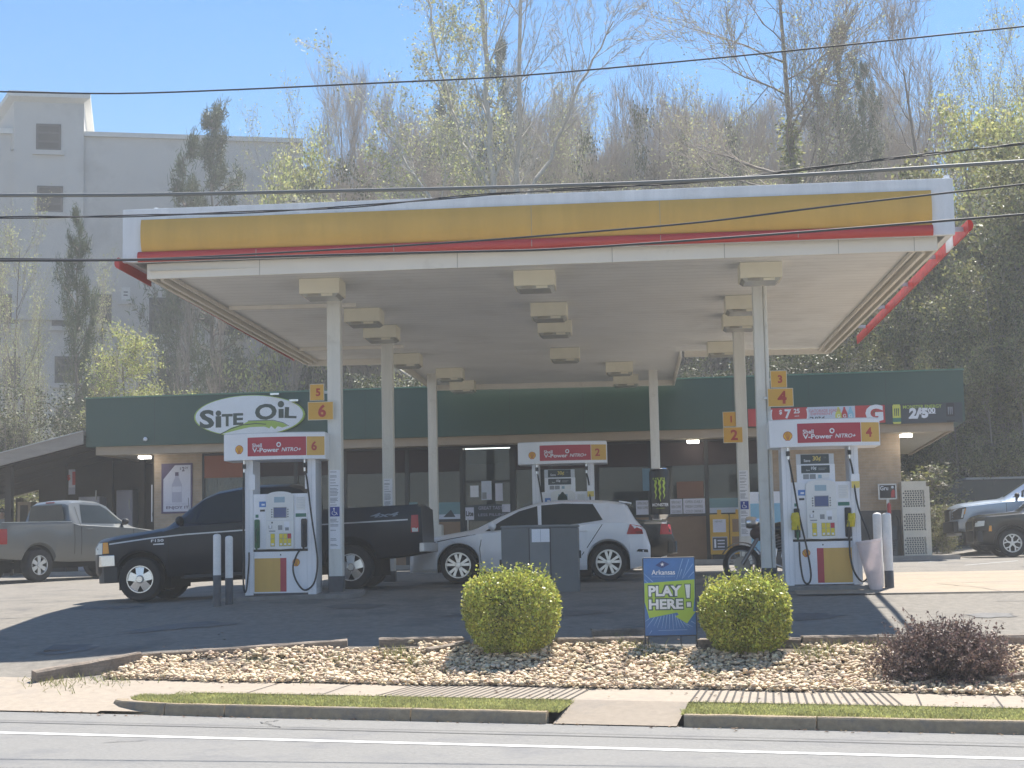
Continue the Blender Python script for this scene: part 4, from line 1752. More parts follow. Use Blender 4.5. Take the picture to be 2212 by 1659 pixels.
for x in (px(165), px(695)):
    mb.tube([(x, .012, -.08), (x, .012, pz(1375))], .006, fr_m, 6)
mb.build('frame', e, smooth=40)
mb = MB()
yq = -.010
W4 = lambda pts, m, d: mb.poly([(px(x), yq - d, pz(y)) for x, y in pts], m)
for (x0, y0, x1, y1) in ((650, 460, 760, 130), (740, 460, 860, 140), (760, 440, 925, 215), (840, 440, 935, 345), (115, 360, 260, 500), (118, 460, 180, 520), (700, 420, 740, 300), (140, 1240, 275, 1070), (255, 1220, 330, 1075), (310, 1250, 380, 1060), (385, 1260, 430, 1050), (445, 1265, 478, 1040), (510, 1265, 520, 1035), (575, 1280, 565, 1030), (635, 1260, 610, 1040), (690, 1250, 640, 1085), (760, 1260, 690, 1130), (830, 1250, 740, 1160), (890, 1240, 790, 1190), (180, 1350, 220, 1290), (120, 1140, 200, 1085), (935, 1190, 870, 1150)):
    L_ = math.hypot(x1 - x0, y1 - y0)
    nx_, ny_ = -(y1 - y0) / L_ * 5, (x1 - x0) / L_ * 5
    W4([(x0 - nx_ * .5, y0 - ny_ * .5), (x0 + nx_ * .5, y0 + ny_ * .5), (x1 + nx_ * 1.3, y1 + ny_ * 1.3), (x1 - nx_ * 1.3, y1 - ny_ * 1.3)], sb_l, 0)
W4([(120, 520), (940, 470), (935, 760), (905, 990), (945, 995), (800, 1185), (610, 1068), (670, 1035), (640, 1005), (185, 1088), (160, 980), (118, 830)], sb_g, .001)
W4([(420, 155), (540, 215), (420, 280), (310, 230)], sb_n, .001)
star = []
for i in range(10):
    a = PI / 2 + i * PI / 5
    rr_ = 36 if i % 2 == 0 else 14
    star.append((422 + rr_ * math.cos(a), 218 - rr_ * math.sin(a)))
W4(star, sb_w, .002)
mb.text('Arkansas', 1, sb_w, px(435), pz(345), yq - .002, w=px(625) - px(240), h=.058, bold=.012)
mb.text('Scholarship Lottery', 1, sb_l, px(435), pz(415), yq - .002, w=px(625) - px(245), h=.024)
for (m, bd, d) in ((sb_o, .115, .002), (sb_w, .04, .004)):
    ex = .07 if bd > .05 else 0
    for (txt, x0, x1, y0, y1) in (('PLAY', 185, 725, 565, 735), ('HERE', 185, 745, 785, 945)):
        gx = (px(x1) - px(x0))
        gz = pz(y0) - pz(y1)
        k = 1 + ex * .9
        mb.text(txt, 1, m, px((x0 + x1) / 2), pz((y0 + y1) / 2), yq - d, w=gx + (.02 if ex else 0), h=gz + (.028 if ex else 0), bold=bd)
    g2 = 14 if ex else 0
    W4([(785 - g2, 552 - g2), (868 + g2, 552 - g2), (853 + g2, 770 + g2), (806 - g2, 770 + g2)], m, d)
    W4([(806 - g2, 842 - g2), (870 + g2, 842 - g2), (870 + g2, 915 + g2), (806 - g2, 915 + g2)], m, d)
W4([(330, 1286), (800, 1282), (800, 1290), (330, 1294)], sb_l, .001)
mb.build('sign_print', e)

# storm drain grate in the driveway
p0 = gpx(160, 1400)
mb = MB()
mb.box(-.33, .33, -.22, .22, -.02, .008, flat('grate_iron', (0.09, 0.085, 0.08), 0.7))
for i in range(12):
    x = -.29 + .052 * i
    mb.quad((x - .012, -.18, .011), (x + .012, -.18, .011), (x + .03, .18, .011), (x + .006, .18, .011), black_m)
o = mb.build('drain_grate')
o.location = (p0.x, p0.y, zl(p0.x, p0.y) + .004)
sl = (zl(p0.x, p0.y + .3) - zl(p0.x, p0.y - .3)) / .6
o.rotation_euler = (math.atan(sl), 0, R(3))
tag(o, 'rusty iron drain grate set in the shaded driveway', 'drain grate')

# ------------------------------------------------------------------ overhead cables
cab_k = flat('cable_black', (0.05, 0.05, 0.052), 0.6)
cab_g = flat('cable_grey', (0.16, 0.165, 0.16), 0.55)


def cable(pts, Y, r, m, label, twist=0):
    P = [at(u, v, Y) for (u, v) in pts]
    d0, d1 = (P[0] - P[1]), (P[-1] - P[-2])
    P = [P[0] + d0 / d0.length * 22 + Vector((0, 0, .8))] + [P[0] + d0 / d0.length * 8] + P + [P[-1] + d1 / d1.length * 8] + [P[-1] + d1 / d1.length * 22]
    Q = []
    for i in range(len(P) - 1):
        p0, p1, p2, p3 = P[max(0, i - 1)], P[i], P[i + 1], P[min(len(P) - 1, i + 2)]
        L_ = (p2 - p1).length
        k_ = max(4, int(L_ / (.06 if twist else .5)))
        if i == 0 or i == len(P) - 2:
            k_ = 6
        l0, l1, l2 = max(1e-6, (p1 - p0).length), L_, max(1e-6, (p3 - p2).length)
        m1 = (p2 - p0) / (l0 + l1) * l1 if i > 0 else (p2 - p1)
        m2 = (p3 - p1) / (l1 + l2) * l1 if i < len(P) - 2 else (p2 - p1)
        for k in range(k_):
            t = k / k_
            h00, h10, h01, h11 = 2 * t ** 3 - 3 * t * t + 1, t ** 3 - 2 * t * t + t, -2 * t ** 3 + 3 * t * t, t ** 3 - t * t
            Q.append(p1 * h00 + m1 * h10 + p2 * h01 + m2 * h11)
    Q.append(P[-1])
    r *= .8
    mb = MB()
    if twist:
        for s in range(2):
            T_ = []
            for i, q in enumerate(Q):
                a = q.x * twist + s * PI
                T_.append(q + Vector((0, math.cos(a), math.sin(a))) * r * .75)
            mb.tube(T_, r * .62, m, 6)
    else:
        mb.tube(Q, r, m, 8)
    o = mb.build('utility_cable', smooth=60)
    tag(o, label, 'cable', 'overhead cables across the front')


cable([(0, 198), (250, 202), (500, 194), (800, 180), (1100, 165), (1500, 130), (1800, 100), (2212, 57)], 16.5, .011, cab_k, 'thin black cable, the topmost one, crossing the blue sky')
cable([(0, 422), (300, 421), (600, 415), (1100, 404), (1500, 390), (1900, 368), (2212, 348)], 14.5, .021, cab_g, 'thick grey lashed cable just above the canopy roof edge')
cable([(0, 470), (300, 466), (720, 449), (1080, 418), (1482, 394), (1693, 371), (1889, 347), (2212, 310)], 15.2, .013, cab_k, 'twisted black cable crossing the white upper edge of the canopy fascia', 3.0)
cable([(0, 563), (250, 562), (450, 558), (708, 551), (981, 544), (1204, 538), (1660, 507), (2015, 479), (2212, 463)], 14.8, .014, cab_k, 'lowest black cable running along the red canopy trim')
cable([(0, 559), (300, 560), (708, 540), (1004, 522), (1260, 502), (1523, 479), (1796, 445), (2212, 398)], 15.6, .012, cab_k, 'black cable rising across the yellow canopy band toward the right')
cable([(0, 564), (300, 565), (520, 561), (700, 556), (900, 551)], 14.2, .008, cab_g, 'thin grey messenger wire hugging the lowest black cable at the left') if False else None
# ------------------------------------------------------------------ shop
class Frame:
    def __init__(self, O, ang, zb):
        self.O, self.a, self.zb = Vector((O[0], O[1], 0)), ang, zb
        self.ex = Vector((math.cos(ang), math.sin(ang), 0))
        self.ey = Vector((-math.sin(ang), math.cos(ang), 0))

    def px(self, u, v, yl):
        d = ray(u, v)
        n = self.ey
        k = ((self.O + n * yl) - EYE).dot(n) / d.dot(n)
        p = EYE + d * k
        return (p - self.O).dot(self.ex), p.z - self.zb

    def x(self, u, yl, v=1080):
        return self.px(u, v, yl)[0]

    def z(self, v, yl, u=1106):
        return self.px(u, v, yl)[1]

    def w(self, x, y, z=0):
        p = self.O + self.ex * x + self.ey * y
        return Vector((p.x, p.y, self.zb + z))


A = at(186, 855, 43.7)
B = at(2080, 806, 42.3)
SF = Frame((A.x, A.y), math.atan2(B.y - A.y, B.x - A.x), 1.42)
SL = (B - A).length
shop = empty('convenience_store', SF.w(0, 0, 0), SF.a, 'low brick convenience store with dark green fascia and glass front', 'shop')
green_f = mat('fascia_green', (0.036, 0.08, 0.06), 0.45, vary=0.07, scale=0.6, dirt=((0.05, 0.10, 0.075), 0.9, 0.55, 0.9))
tan_b = mat('frieze_tan', (0.40, 0.32, 0.235), 0.7, vary=0.08, scale=2)
soff_t = mat('soffit_tan', (0.55, 0.5, 0.4), 0.7, vary=0.06)
frame_k = flat('mullion_dark', (0.03, 0.03, 0.03), 0.4)
red_v = mat('valance_red', (0.035, 0.02, 0.02), 0.7, vary=0.12, scale=2)
orange_v = mat('valance_orange', (0.27, 0.09, 0.05), 0.7, vary=0.1, scale=3)


def brick_mat(name, c1, c2, mort):
    m = bpy.data.materials.new(name)
    m.use_nodes = True
    nt = m.node_tree
    b = nt.nodes['Principled BSDF']
    tc = nt.nodes.new('ShaderNodeTexCoord')
    mp = nt.nodes.new('ShaderNodeMapping')
    mp.inputs['Rotation'].default_value = (R(90), 0, 0)
    br = nt.nodes.new('ShaderNodeTexBrick')
    br.inputs['Color1'].default_value = (*c1, 1)
    br.inputs['Color2'].default_value = (*c2, 1)
    br.inputs['Mortar'].default_value = (*mort, 1)
    br.inputs['Scale'].default_value = 1.0
    br.inputs['Brick Width'].default_value = 0.21
    br.inputs['Row Height'].default_value = 0.075
    br.inputs['Mortar Size'].default_value = 0.006
    nz = nt.nodes.new('ShaderNodeTexNoise')
    nz.inputs['Scale'].default_value = 5
    nz.inputs['Detail'].default_value = 8
    mr = nt.nodes.new('ShaderNodeMapRange')
    mr.inputs['To Min'].default_value = .7
    mr.inputs['To Max'].default_value = 1.3
    mx = nt.nodes.new('ShaderNodeMix')
    mx.data_type = 'RGBA'
    mx.blend_type = 'MULTIPLY'
    mx.inputs['Factor'].default_value = 1
    nt.links.new(tc.outputs['Object'], mp.inputs['Vector'])
    nt.links.new(mp.outputs['Vector'], br.inputs['Vector'])
    nt.links.new(tc.outputs['Object'], nz.inputs['Vector'])
    nt.links.new(nz.outputs['Fac'], mr.inputs['Value'])
    nt.links.new(br.outputs['Color'], mx.inputs['A'])
    nt.links.new(mr.outputs['Result'], mx.inputs['B'])
    nt.links.new(mx.outputs['Result'], b.inputs['Base Color'])
    b.inputs['Roughness'].default_value = .9
    return m


brick = brick_mat('tan_brick', (0.44, 0.335, 0.24), (0.40, 0.30, 0.21), (0.43, 0.36, 0.28))
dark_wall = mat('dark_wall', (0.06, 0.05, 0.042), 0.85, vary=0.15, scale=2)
brown_wall = mat('bulkhead_brown', (0.26, 0.165, 0.10), 0.75, vary=0.12, scale=3)
plinth_m = mat('plinth_dark', (0.11, 0.10, 0.095), 0.85, vary=0.15, scale=3)
glass_m = mat('shop_glass', (0.035, 0.045, 0.045), 0.04, vary=0, alpha=0.5, spec=1.0)
lit_m = mat('lamp_lit', (0.9, 0.9, 0.88), 0.5, vary=0, emit=((1.0, 0.97, 0.9), 6.0))

ZF0 = (SF.px(186, 962, 0)[1] + SF.px(2080, 914, 0)[1]) / 2
ZF1 = (SF.px(186, 855, 0)[1] + SF.px(2080, 806, 0)[1]) / 2
YW = 1.15     # wall plane behind the eave
ZFR = ZF0 - .22
DEP = 11.0
mb = MB()
mb.box(0, SL, 0, DEP, ZF0, ZF1, green_f)
for k in range(1, 12):
    x = SL * k / 12
    mb.box(x - .004, x + .004, -.0015, 0, ZF0 + .01, ZF1 - .03, frame_k)
mb.build('fascia', shop)
mb = MB()
mb.box(-.03, SL + .03, -.035, DEP + .03, ZF1 + .001, ZF1 + .03, mat('cap_metal', (0.1, 0.2, 0.15), 0.3, metal=.5))
mb.build('roof_cap', shop)
mb = MB()
xr0, xr1 = SF.x(207, .12, 970), SF.x(2060, .12, 920)
mb.box(xr0, xr1, .12, .2, ZFR, ZF0 - .001, tan_b)
mb.box(xr0, xr0 + .08, .201, DEP - .3, ZFR, ZF0 - .001, tan_b)
mb.box(xr1 - .08, xr1, .201, DEP - .3, ZFR, ZF0 - .001, tan_b)
mb.build('frieze_board', shop)
mb = MB()
mb.box(xr0 + .081, xr1 - .081, .201, DEP - .3, ZFR + .04, ZFR + .06, soff_t)
for k in range(1, 10):
    mb.box(xr0 + .09, xr1 - .09, .2 + .11 * k, .205 + .11 * k, ZFR + .038, ZFR + .04, tan_b)
mb.build('eave_soffit', shop)

XP0, XP1 = SF.x(333, YW), SF.x(436, YW)
XG1 = SF.x(1672, YW)
XB1 = SF.x(1949, YW)
ZS = ZFR + .04
mb = MB()
mb.box(XP0, XP1, YW, YW + .5, -.1, ZS, brick)
mb.build('brick_pillar', shop)
mb = MB()
mb.box(XG1, XB1, YW, YW + .25, -.1, ZS, brick)
mb.box(XB1 - .25, XB1 - .001, YW + .251, DEP - 1, -.1, ZS, brick)
mb.build('brick_wall', shop)
mb = MB()
zpl = SF.z(1104, YW, 1850)
mb.box(SF.x(1700, YW - .04), XB1 + .02, YW - .05, YW - .002, -.1, zpl, plinth_m)
mb.build('plinth', shop)
# recessed dark wall on the left and back of shop
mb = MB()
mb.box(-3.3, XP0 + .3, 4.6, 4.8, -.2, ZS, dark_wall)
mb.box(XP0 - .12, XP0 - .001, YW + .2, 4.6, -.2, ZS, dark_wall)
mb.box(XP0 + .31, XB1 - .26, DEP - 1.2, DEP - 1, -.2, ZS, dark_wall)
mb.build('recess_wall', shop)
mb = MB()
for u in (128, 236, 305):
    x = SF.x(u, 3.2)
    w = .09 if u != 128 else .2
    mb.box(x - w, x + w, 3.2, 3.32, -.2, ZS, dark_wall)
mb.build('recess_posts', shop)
# interior: floor, ceiling, goods on shelves seen through the glass
mb = MB()
fl_m = mat('shop_floor', (0.3, 0.28, 0.25), 0.4, vary=.1)
mb.box(XP1, XG1, YW + .3, DEP - 1.2, -.02, .03, fl_m)
mb.build('shop_floor', shop)
goods = [flat('goods_%d' % i, c, 0.5) for i, c in enumerate(((.4, .08, .06), (.55, .45, .1), (.1, .2, .42), (.5, .5, .48), (.12, .3, .16), (.5, .25, .08), (.3, .1, .3)))]
shelf_m = flat('shelf_grey', (.4, .4, .38), .5)
for k, u in enumerate((470, 560, 760, 860, 960, 1150, 1250, 1330, 1460, 1560)):
    x = SF.x(u, 4.2)
    mb = MB()
    r = random.Random(k)
    mb.box(x - .62, x + .62, 4.5, 4.56, .03, 1.75, shelf_m)
    for j in range(5):
        z = .12 + .36 * j
        mb.box(x - .6, x + .6, 4.2, 4.499, z, z + .03, shelf_m)
        xx = x - .58
        while xx < x + .5:
            w = r.uniform(.06, .16)
            mb.box(xx, xx + w - .01, 4.22 + r.uniform(0, .06), 4.49, z + .031, z + .031 + r.uniform(.14, .28), r.choice(goods))
            xx += w
    mb.build('goods_shelf', shop)
# glazed front: mullions, panes, bulkhead, valances, orange reflection strip
MU = [438, 530, 640, 745, 880, 998, 1111, 1190, 1290, 1408, 1424, 1528, 1600, 1670]
zbk = SF.z(1112, YW, 1450)
zval = SF.z(1006, YW, 1450)
mb = MB()
for u in MU:
    x = SF.x(u, YW + .05)
    w = .05 if u not in (1408, 1424) else .09
    mb.box(x - w, x + w, YW + .02, YW + .14, 0, ZS, frame_k)
xa, xb = SF.x(438, YW + .05), SF.x(1670, YW + .05)
mb.box(xa, xb, YW + .03, YW + .13, ZS - .06, ZS - .001, frame_k)
xd0, xd1 = SF.x(998, YW + .05), SF.x(1111, YW + .05)
mb.box(xa, xd0 - .051, YW + .03, YW + .13, zbk - .05, zbk + .02, frame_k)
mb.box(xd1 + .051, xb, YW + .03, YW + .13, zbk - .05, zbk + .02, frame_k)
mb.build('window_frame', shop)
mb = MB()
mb.box(xa, xd0 - .05, YW + .045, YW + .12, -.1, zbk - .051, brown_wall)
mb.box(xd1 + .05, xb, YW + .045, YW + .12, -.1, zbk - .051, brown_wall)
mb.build('bulkhead', shop)
for i, (u0, u1) in enumerate(zip(MU, MU[1:])):
    if (u0, u1) == (1408, 1424):
        continue
    x0, x1 = SF.x(u0, YW + .05) + .055, SF.x(u1, YW + .05) - .055
    door = u0 == 998
    o = MB()
    z0 = zbk + .021 if not door else .12
    o.box(x0, x1, YW + .075, YW + .085, z0, ZS - .061, glass_m)
    if door:
        dm = o.build('entrance_door', shop)
        d2 = MB()
        for xx in (x0 - .002, x1 - .06):
            d2.box(xx, xx + .062, YW + .055, YW + .105, .04, ZS - .1, frame_k)
        d2.box(x0 + .061, x1 - .061, YW + .055, YW + .105, .02, .14, frame_k)
        d2.box(x0 + .061, x1 - .061, YW + .055, YW + .105, 2.25, 2.31, frame_k)
        d2.build('door_frame', dm)
        d3 = MB()
        d3.tube([(x0 + .1, YW + .02, .9), (x0 + .1, YW + .02, 1.3)], .014, steel_m, 6)
        d3.build('door_handle', dm)
    else:
        o.build('window', shop)
        v = MB()
        v.box(x0, x1, YW + .02, YW + .06, zval, ZS - .07, orange_v if u0 == 438 else red_v)  # orange strip on the first pane paints an awning-like reflection
        v.build('valance', shop)
lt = MB()
zl_ = SF.z(967, YW + .3, 1056)
lt.box(SF.x(1006, YW + .3), SF.x(1103, YW + .3), YW + .3, YW + .36, zl_ - .03, zl_ + .03, lit_m)
lt.build('strip_light', shop)
# eave lamps, switched on
for (u, v) in ((313, 991), (1497, 956), (1958, 966)):
    yl = .75
    x, z = SF.px(u, v, yl)
    mb = MB()
    mb.box(x - .17, x + .17, yl - .12, yl + .12, ZFR - .02, ZFR + .039, light_m)
    o = mb.build('eave_lamp', shop, bevel=.01)
    m2 = MB()
    m2.box(x - .15, x + .15, yl - .1, yl + .1, ZFR - .085, ZFR - .021, lit_m)
    m2.build('lamp_lens', o)
mb = MB()
x, z = SF.px(1958, 945, .5)
mb.box(x - .12, x + .12, .4, .6, ZFR - .0, ZFR + .0395, light_m)
mb.build('junction_box', shop)
mb = MB()
x, z = SF.px(315, 952, -.02)
mb.lathe([(0, -.02), (.05, 0), (.06, .05), (.03, .09), (0, .1)], paper_m, (x, -.06, z), 'z', 10)
mb.build('camera_dome', shop, smooth=40)

# shop pavement
mb = MB()
pts = [(-1.5, -.35), (XB1 + 1.2, -.35), (XB1 + 1.2, 5.5), (-1.5, 5.5)]
walk_m = mat('shop_walk', (0.33, 0.30, 0.27), 0.85, vary=.15, scale=3, bump=.2)
mb.prism_z(pts, -.5, .1, walk_m)
o = mb.build('shop_pavement', bevel=.02)
o.location = SF.w(0, 0, 0)
o.rotation_euler = (0, 0, SF.a)
tag(o, kind='structure')


def on_shop(name, label, cat, group=None):
    e = empty(name, SF.w(0, 0, 0), SF.a, label, cat, group)
    return e


def shop_thing(name, x, y, z, label, cat, group=None):
    return empty(name, SF.w(x, y, z), SF.a, label, cat, group)


# oval sign with lettering
x, z = SF.px(538, 898, -.1)
w2 = (SF.x(657, -.1, 900) - SF.x(418, -.1, 900)) / 2
h2 = (SF.z(854, -.1, 540) - SF.z(943, -.1, 540)) / 2
e = shop_thing('oval_sign', x, -.1, z, 'white oval sign with dark lettering and lime swoosh on the green fascia', 'sign')
ov_w = flat('oval_white', (0.75, 0.78, 0.80), 0.4)
ov_g = flat('oval_lime', (0.36, 0.5, 0.10), 0.5)
ov_d = flat('oval_dark', (0.05, 0.075, 0.06), 0.5)
mb = MB()
ell = lambda k, n=48: [(w2 * k * math.cos(2 * PI * i / n), h2 * k * math.sin(2 * PI * i / n)) for i in range(n)]
mb.prism_y(ell(1.0), 0, .1, ov_g)
mb.prism_y(ell(.972), -.012, 0, ov_w)
mb.build('sign_board', e)
mb = MB()
K = w2 / 119.5


def L(px_, py_):
    return ((px_ - 538) * K, (898 - py_) * K)


def ltr(t, u0, u1, v0, v1, rot=0):
    a = L(u0, v1)
    b = L(u1, v0)
    mb.text(t, 1, ov_d, (a[0] + b[0]) / 2, (a[1] + b[1]) / 2, -.016, w=(b[0] - a[0]), h=(b[1] - a[1]), bold=.035, rot=rot)


ltr('S', 431, 463, 883, 922)
ltr('\u0131', 466, 478, 897, 921)
ltr('T', 479, 503, 893, 919)
ltr('E', 504, 526, 892, 917)
ltr('O', 551, 598, 874, 908, .06)
ltr('\u0131', 602, 613, 886, 905)
ltr('L', 615, 641, 883, 906, -.06)
for (u, v, r_) in ((472, 891, 6), (607, 876, 7)):
    c = L(u, v)
    mb.lathe([(0, 0), (r_ * K, 0)], ov_d, (c[0], -.016, c[1]), 'y', 14)
sw_ = [(474, 936), (500, 922), (528, 914), (536, 910), (545, 909), (590, 910), (612, 916), (622, 922), (610, 925), (600, 922), (594, 928), (586, 921), (582, 926), (572, 922), (540, 922), (505, 929)]
mb.poly([(L(*p)[0], -.015, L(*p)[1]) for p in sw_], ov_g)
ln = [(474, 936), (500, 924), (525, 917), (552, 915), (575, 917)]
for k in range(len(ln) - 1):
    (a0, b0), (a1, b1) = L(*ln[k]), L(*ln[k + 1])
    mb.quad((a0, -.017, b0 - .012), (a1, -.017, b1 - .012), (a1, -.017, b1 + .012), (a0, -.017, b0 + .012), ov_d)
ln = [(536, 909), (590, 909), (612, 915), (624, 922)]
for k in range(len(ln) - 1):
    (a0, b0), (a1, b1) = L(*ln[k]), L(*ln[k + 1])
    mb.quad((a0, -.017, b0 - .008), (a1, -.017, b1 - .008), (a1, -.017, b1 + .008), (a0, -.017, b0 + .008), ov_d)
mb.build('sign_lettering', e)
mb = MB()
for u in (597, 638):
    a = L(u, 852)
    mb.box(a[0] - .12, a[0] + .12, -.18, .05, h2 * (.94 if u < 600 else .6), h2 * (.94 if u < 600 else .6) + .05, chrome_m)
mb.build('sign_lamp', e)

# banners on the right of the fascia
def banner(u0, u1, vt, vb, label, name='banner'):
    yl = -.03
    um = (u0 + u1) / 2
    vm = (vt + vb) / 2
    x0, x1 = SF.x(u0, yl, vm), SF.x(u1, yl, vm)
    z0, z1 = SF.z(vb, yl, um), SF.z(vt, yl, um)
    e = shop_thing(name, (x0 + x1) / 2, yl, (z0 + z1) / 2, label, 'banner')
    return e, (x1 - x0) / 2, (z1 - z0) / 2


b_red = flat('banner_red', (0.5, 0.05, 0.05), 0.5)
b_pale = flat('banner_pale', (0.55, 0.6, 0.68), 0.5)
b_grey = flat('banner_slate', (0.045, 0.055, 0.065), 0.5)
b_pink = flat('banner_pink', (0.55, 0.2, 0.25), 0.5)
lemon = flat('bottle_lemon', (0.6, 0.6, 0.1), 0.4)
sky_b = flat('bottle_sky', (0.25, 0.5, 0.65), 0.4)
e, w, h = banner(1616, 1912, 879, 917, 'long red and pale banner with prices and three drink bottles on the green fascia')
U = lambda u: -w + 2 * w * (u - 1616) / 296.0
V_ = lambda v: h - 2 * h * (v - 876) / 40.0
mb = MB()
mb.box(-w, w, 0, .02, -h, h, b_red)
mb.build('cloth', e)
mb = MB()
mb.quad((U(1745), -.004, -h), (U(1848), -.004, -h), (U(1848), -.004, h), (U(1745), -.004, h), b_pale)
n = 40
ring = []
for i in range(n):
    a = 2 * PI * i / n
    ring.append((U(1706) + .46 * math.cos(a), V_(892) + .46 * math.sin(a)))
for i in range(n):
    (x0, z0), (x1, z1) = ring[i], ring[(i + 1) % n]
    if max(abs(z0), abs(z1)) < h:
        d = Vector((x1 - x0, z1 - z0)).normalized() * .018
        mb.quad((x0 + d.y, -.005, z0 - d.x), (x1 + d.y, -.005, z1 - d.x), (x1 - d.y, -.005, z1 + d.x), (x0 - d.y, -.005, z0 + d.x), paper_m)
mb.text('$', 1, paper_m, U(1687), V_(886), -.006, h=.13, bold=.03)
mb.text('7', 1, paper_m, U(1703), V_(890), -.006, h=.24, bold=.04)
mb.text('25', 1, paper_m, U(1722), V_(884), -.006, h=.12, bold=.03)
mb.text('each', 1, paper_m, U(1722), V_(895), -.006, h=.045, bold=.01)
mb.text('SINGLE PACK', 1, paper_m, U(1706), V_(906), -.006, w=.7, h=.06)
mb.text('GATORADE ASADO', 1, b_pink, U(1783), V_(885), -.006, w=.78, h=.075, bold=.02)
mb.text('DIFFERENT', 1, b_pink, U(1776), V_(892), -.006, w=.55, h=.06, bold=.02)
mb.text('2/$6', 1, black_m, U(1767), V_(903), -.006, w=.4, h=.11, bold=.03)
for (u, m_) in ((1829, lemon), (1841 - 1, b_red), (1853 - 1, sky_b)):
    pass
for (u, m_) in ((1812, lemon), (1825, b_red), (1838, sky_b)):
    x = U(u)
    mb.poly([(x - .08, -.006, -h), (x + .08, -.006, -h), (x + .08, -.006, V_(894)), (x + .025, -.006, V_(882)), (x + .025, -.006, V_(878)), (x - .025, -.006, V_(878)), (x - .025, -.006, V_(882)), (x - .08, -.006, V_(894))], m_)
    mb.text('G', 1, paper_m, x, V_(898), -.008, h=.09, bold=.02)
mb.text('G', 1, paper_m, U(1889), V_(894), -.006, w=.44, h=.43, bold=.05)
mb.poly([(U(1880), -.008, V_(900)), (U(1888), -.008, V_(892)), (U(1884), -.008, V_(892)), (U(1894), -.008, V_(884)), (U(1890), -.008, V_(891)), (U(1893), -.008, V_(891))], orange_v)
mb.build('banner_print', e)
e, w, h = banner(1914, 2079, 871, 914, 'dark banner with cans and a two for five price, right end of the fascia')
U = lambda u: -w + 2 * w * (u - 1914) / 165.0
V_ = lambda v: h - 2 * h * (v - 871) / 43.0
mb = MB()
mb.box(-w, w, 0, .02, -h, h, b_grey)
mb.build('cloth', e)
mb = MB()
for (u, m_, m2_) in ((1937, lemon, green_f), (2053, can_k, b_grey)):
    x = U(u)
    mb.poly([(x - .1, -.004, -.22), (x - .08, -.004, -.25), (x + .08, -.004, -.25), (x + .1, -.004, -.22), (x + .1, -.004, .2), (x + .08, -.004, .24), (x - .08, -.004, .24), (x - .1, -.004, .2)], m_)
    for d in (-.045, 0, .045):
        mb.quad((x + d - .012, -.006, -.05), (x + d + .006, -.006, -.05), (x + d + .014, -.006, .14), (x + d - .014, -.006, .14), m2_ if m_ is lemon else ink_m)
    mb.quad((x - .1, -.006, -.2), (x + .1, -.006, -.2), (x + .1, -.006, -.1), (x - .1, -.006, -.1), dgreen if m_ is lemon else b_grey)
mb.text('MONSTER ENERGY', 1, claw_m, U(1993), V_(878), -.004, w=.95, h=.085, bold=.01)
mb.text('2/', 1, paper_m, U(1977), V_(892), -.004, h=.28, bold=.06, shear=.1)
mb.text('$', 1, paper_m, U(1988), V_(888), -.004, h=.16, bold=.04)
mb.text('5', 1, paper_m, U(1998), V_(892), -.004, h=.26, bold=.07)
mb.text('00', 1, paper_m, U(2013), V_(887), -.004, h=.14, bold=.04)
mb.quad((U(2005), -.004, V_(894)), (U(2022), -.004, V_(894)), (U(2022), -.004, V_(892.5)), (U(2005), -.004, V_(892.5)), paper_m)
mb.build('banner_print', e)


# posters and papers
def sheet_on(u0, u1, v0, v1, yl, m, label, name='poster', cat='poster', group=None, frame=None, base=None):
    um, vm = (u0 + u1) / 2, (v0 + v1) / 2
    x0, x1 = SF.x(u0, yl, vm), SF.x(u1, yl, vm)
    z0, z1 = SF.z(v1, yl, um), SF.z(v0, yl, um)
    e = shop_thing(name, (x0 + x1) / 2, yl, (z0 + z1) / 2, label, cat, group)
    w, h = (x1 - x0) / 2, (z1 - z0) / 2
    mb = MB()
    mb.box(-w, w, -.012, 0, -h, h, m)
    mb.build('sheet', e)
    if frame:
        mb = MB()
        t = .05
        mb.box(-w - t, w + t, -.02, -.001, h + .001, h + t, frame)
        mb.box(-w - t, w + t, -.02, -.001, -h - t, -h - .001, frame)
        mb.box(-w - t, -w - .001, -.02, -.001, -h, h, frame)
        mb.box(w + .001, w + t, -.02, -.001, -h, h, frame)
        mb.build('frame', e)
    return e, w, h


pale = flat('poster_pale', (0.6, 0.6, 0.68), 0.5)
purple_d = flat('poster_violet', (0.10, 0.07, 0.14), 0.5)
lav = flat('poster_lavender', (0.42, 0.42, 0.52), 0.5)
e, w, h = sheet_on(353, 412, 1005, 1105, YW - .01, pale, 'tall framed poster of a pale bottle with ENJOY lettering on the brick pillar', frame=purple_d)
mb = MB()
mb.poly([(-w, -.016, h), (-w + .33, -.016, h), (-w, -.016, h - .38)], purple_d)
mb.text('$', 1, purple_d, .1, h - .1, -.016, h=.07)
mb.text('2', 1, purple_d, .18, h - .11, -.016, h=.12, bold=.03)
mb.text('29', 1, purple_d, .27, h - .08, -.016, h=.06, bold=.01)
mb.poly([(-.14, -.016, -.38), (.14, -.016, -.38), (.14, -.016, .1), (.05, -.016, .3), (.05, -.016, .4), (-.05, -.016, .4), (-.05, -.016, .3), (-.14, -.016, .1)], lav)
mb.quad((-.05, -.018, .34), (.05, -.018, .34), (.05, -.018, .44), (-.05, -.018, .44), purple_d)
mb.quad((-.13, -.018, -.1), (.13, -.018, -.1), (.13, -.018, .05), (-.13, -.018, .05), pale)
mb.text('ENJOY IT', 1, purple_d, 0.02, -h + .1, -.016, w=.64, h=.10, bold=.02)
mb.text('MORE FLAVOR', 1, lav, -.02, -h + .2, -.016, w=.56, h=.035)
mb.build('poster_print', e)
e, w, h = sheet_on(148.5, 162.5, 1014, 1068, 3.1, pale, 'narrow white sign with a dark red dollar price on the brown post', 'price_sign', 'sign')
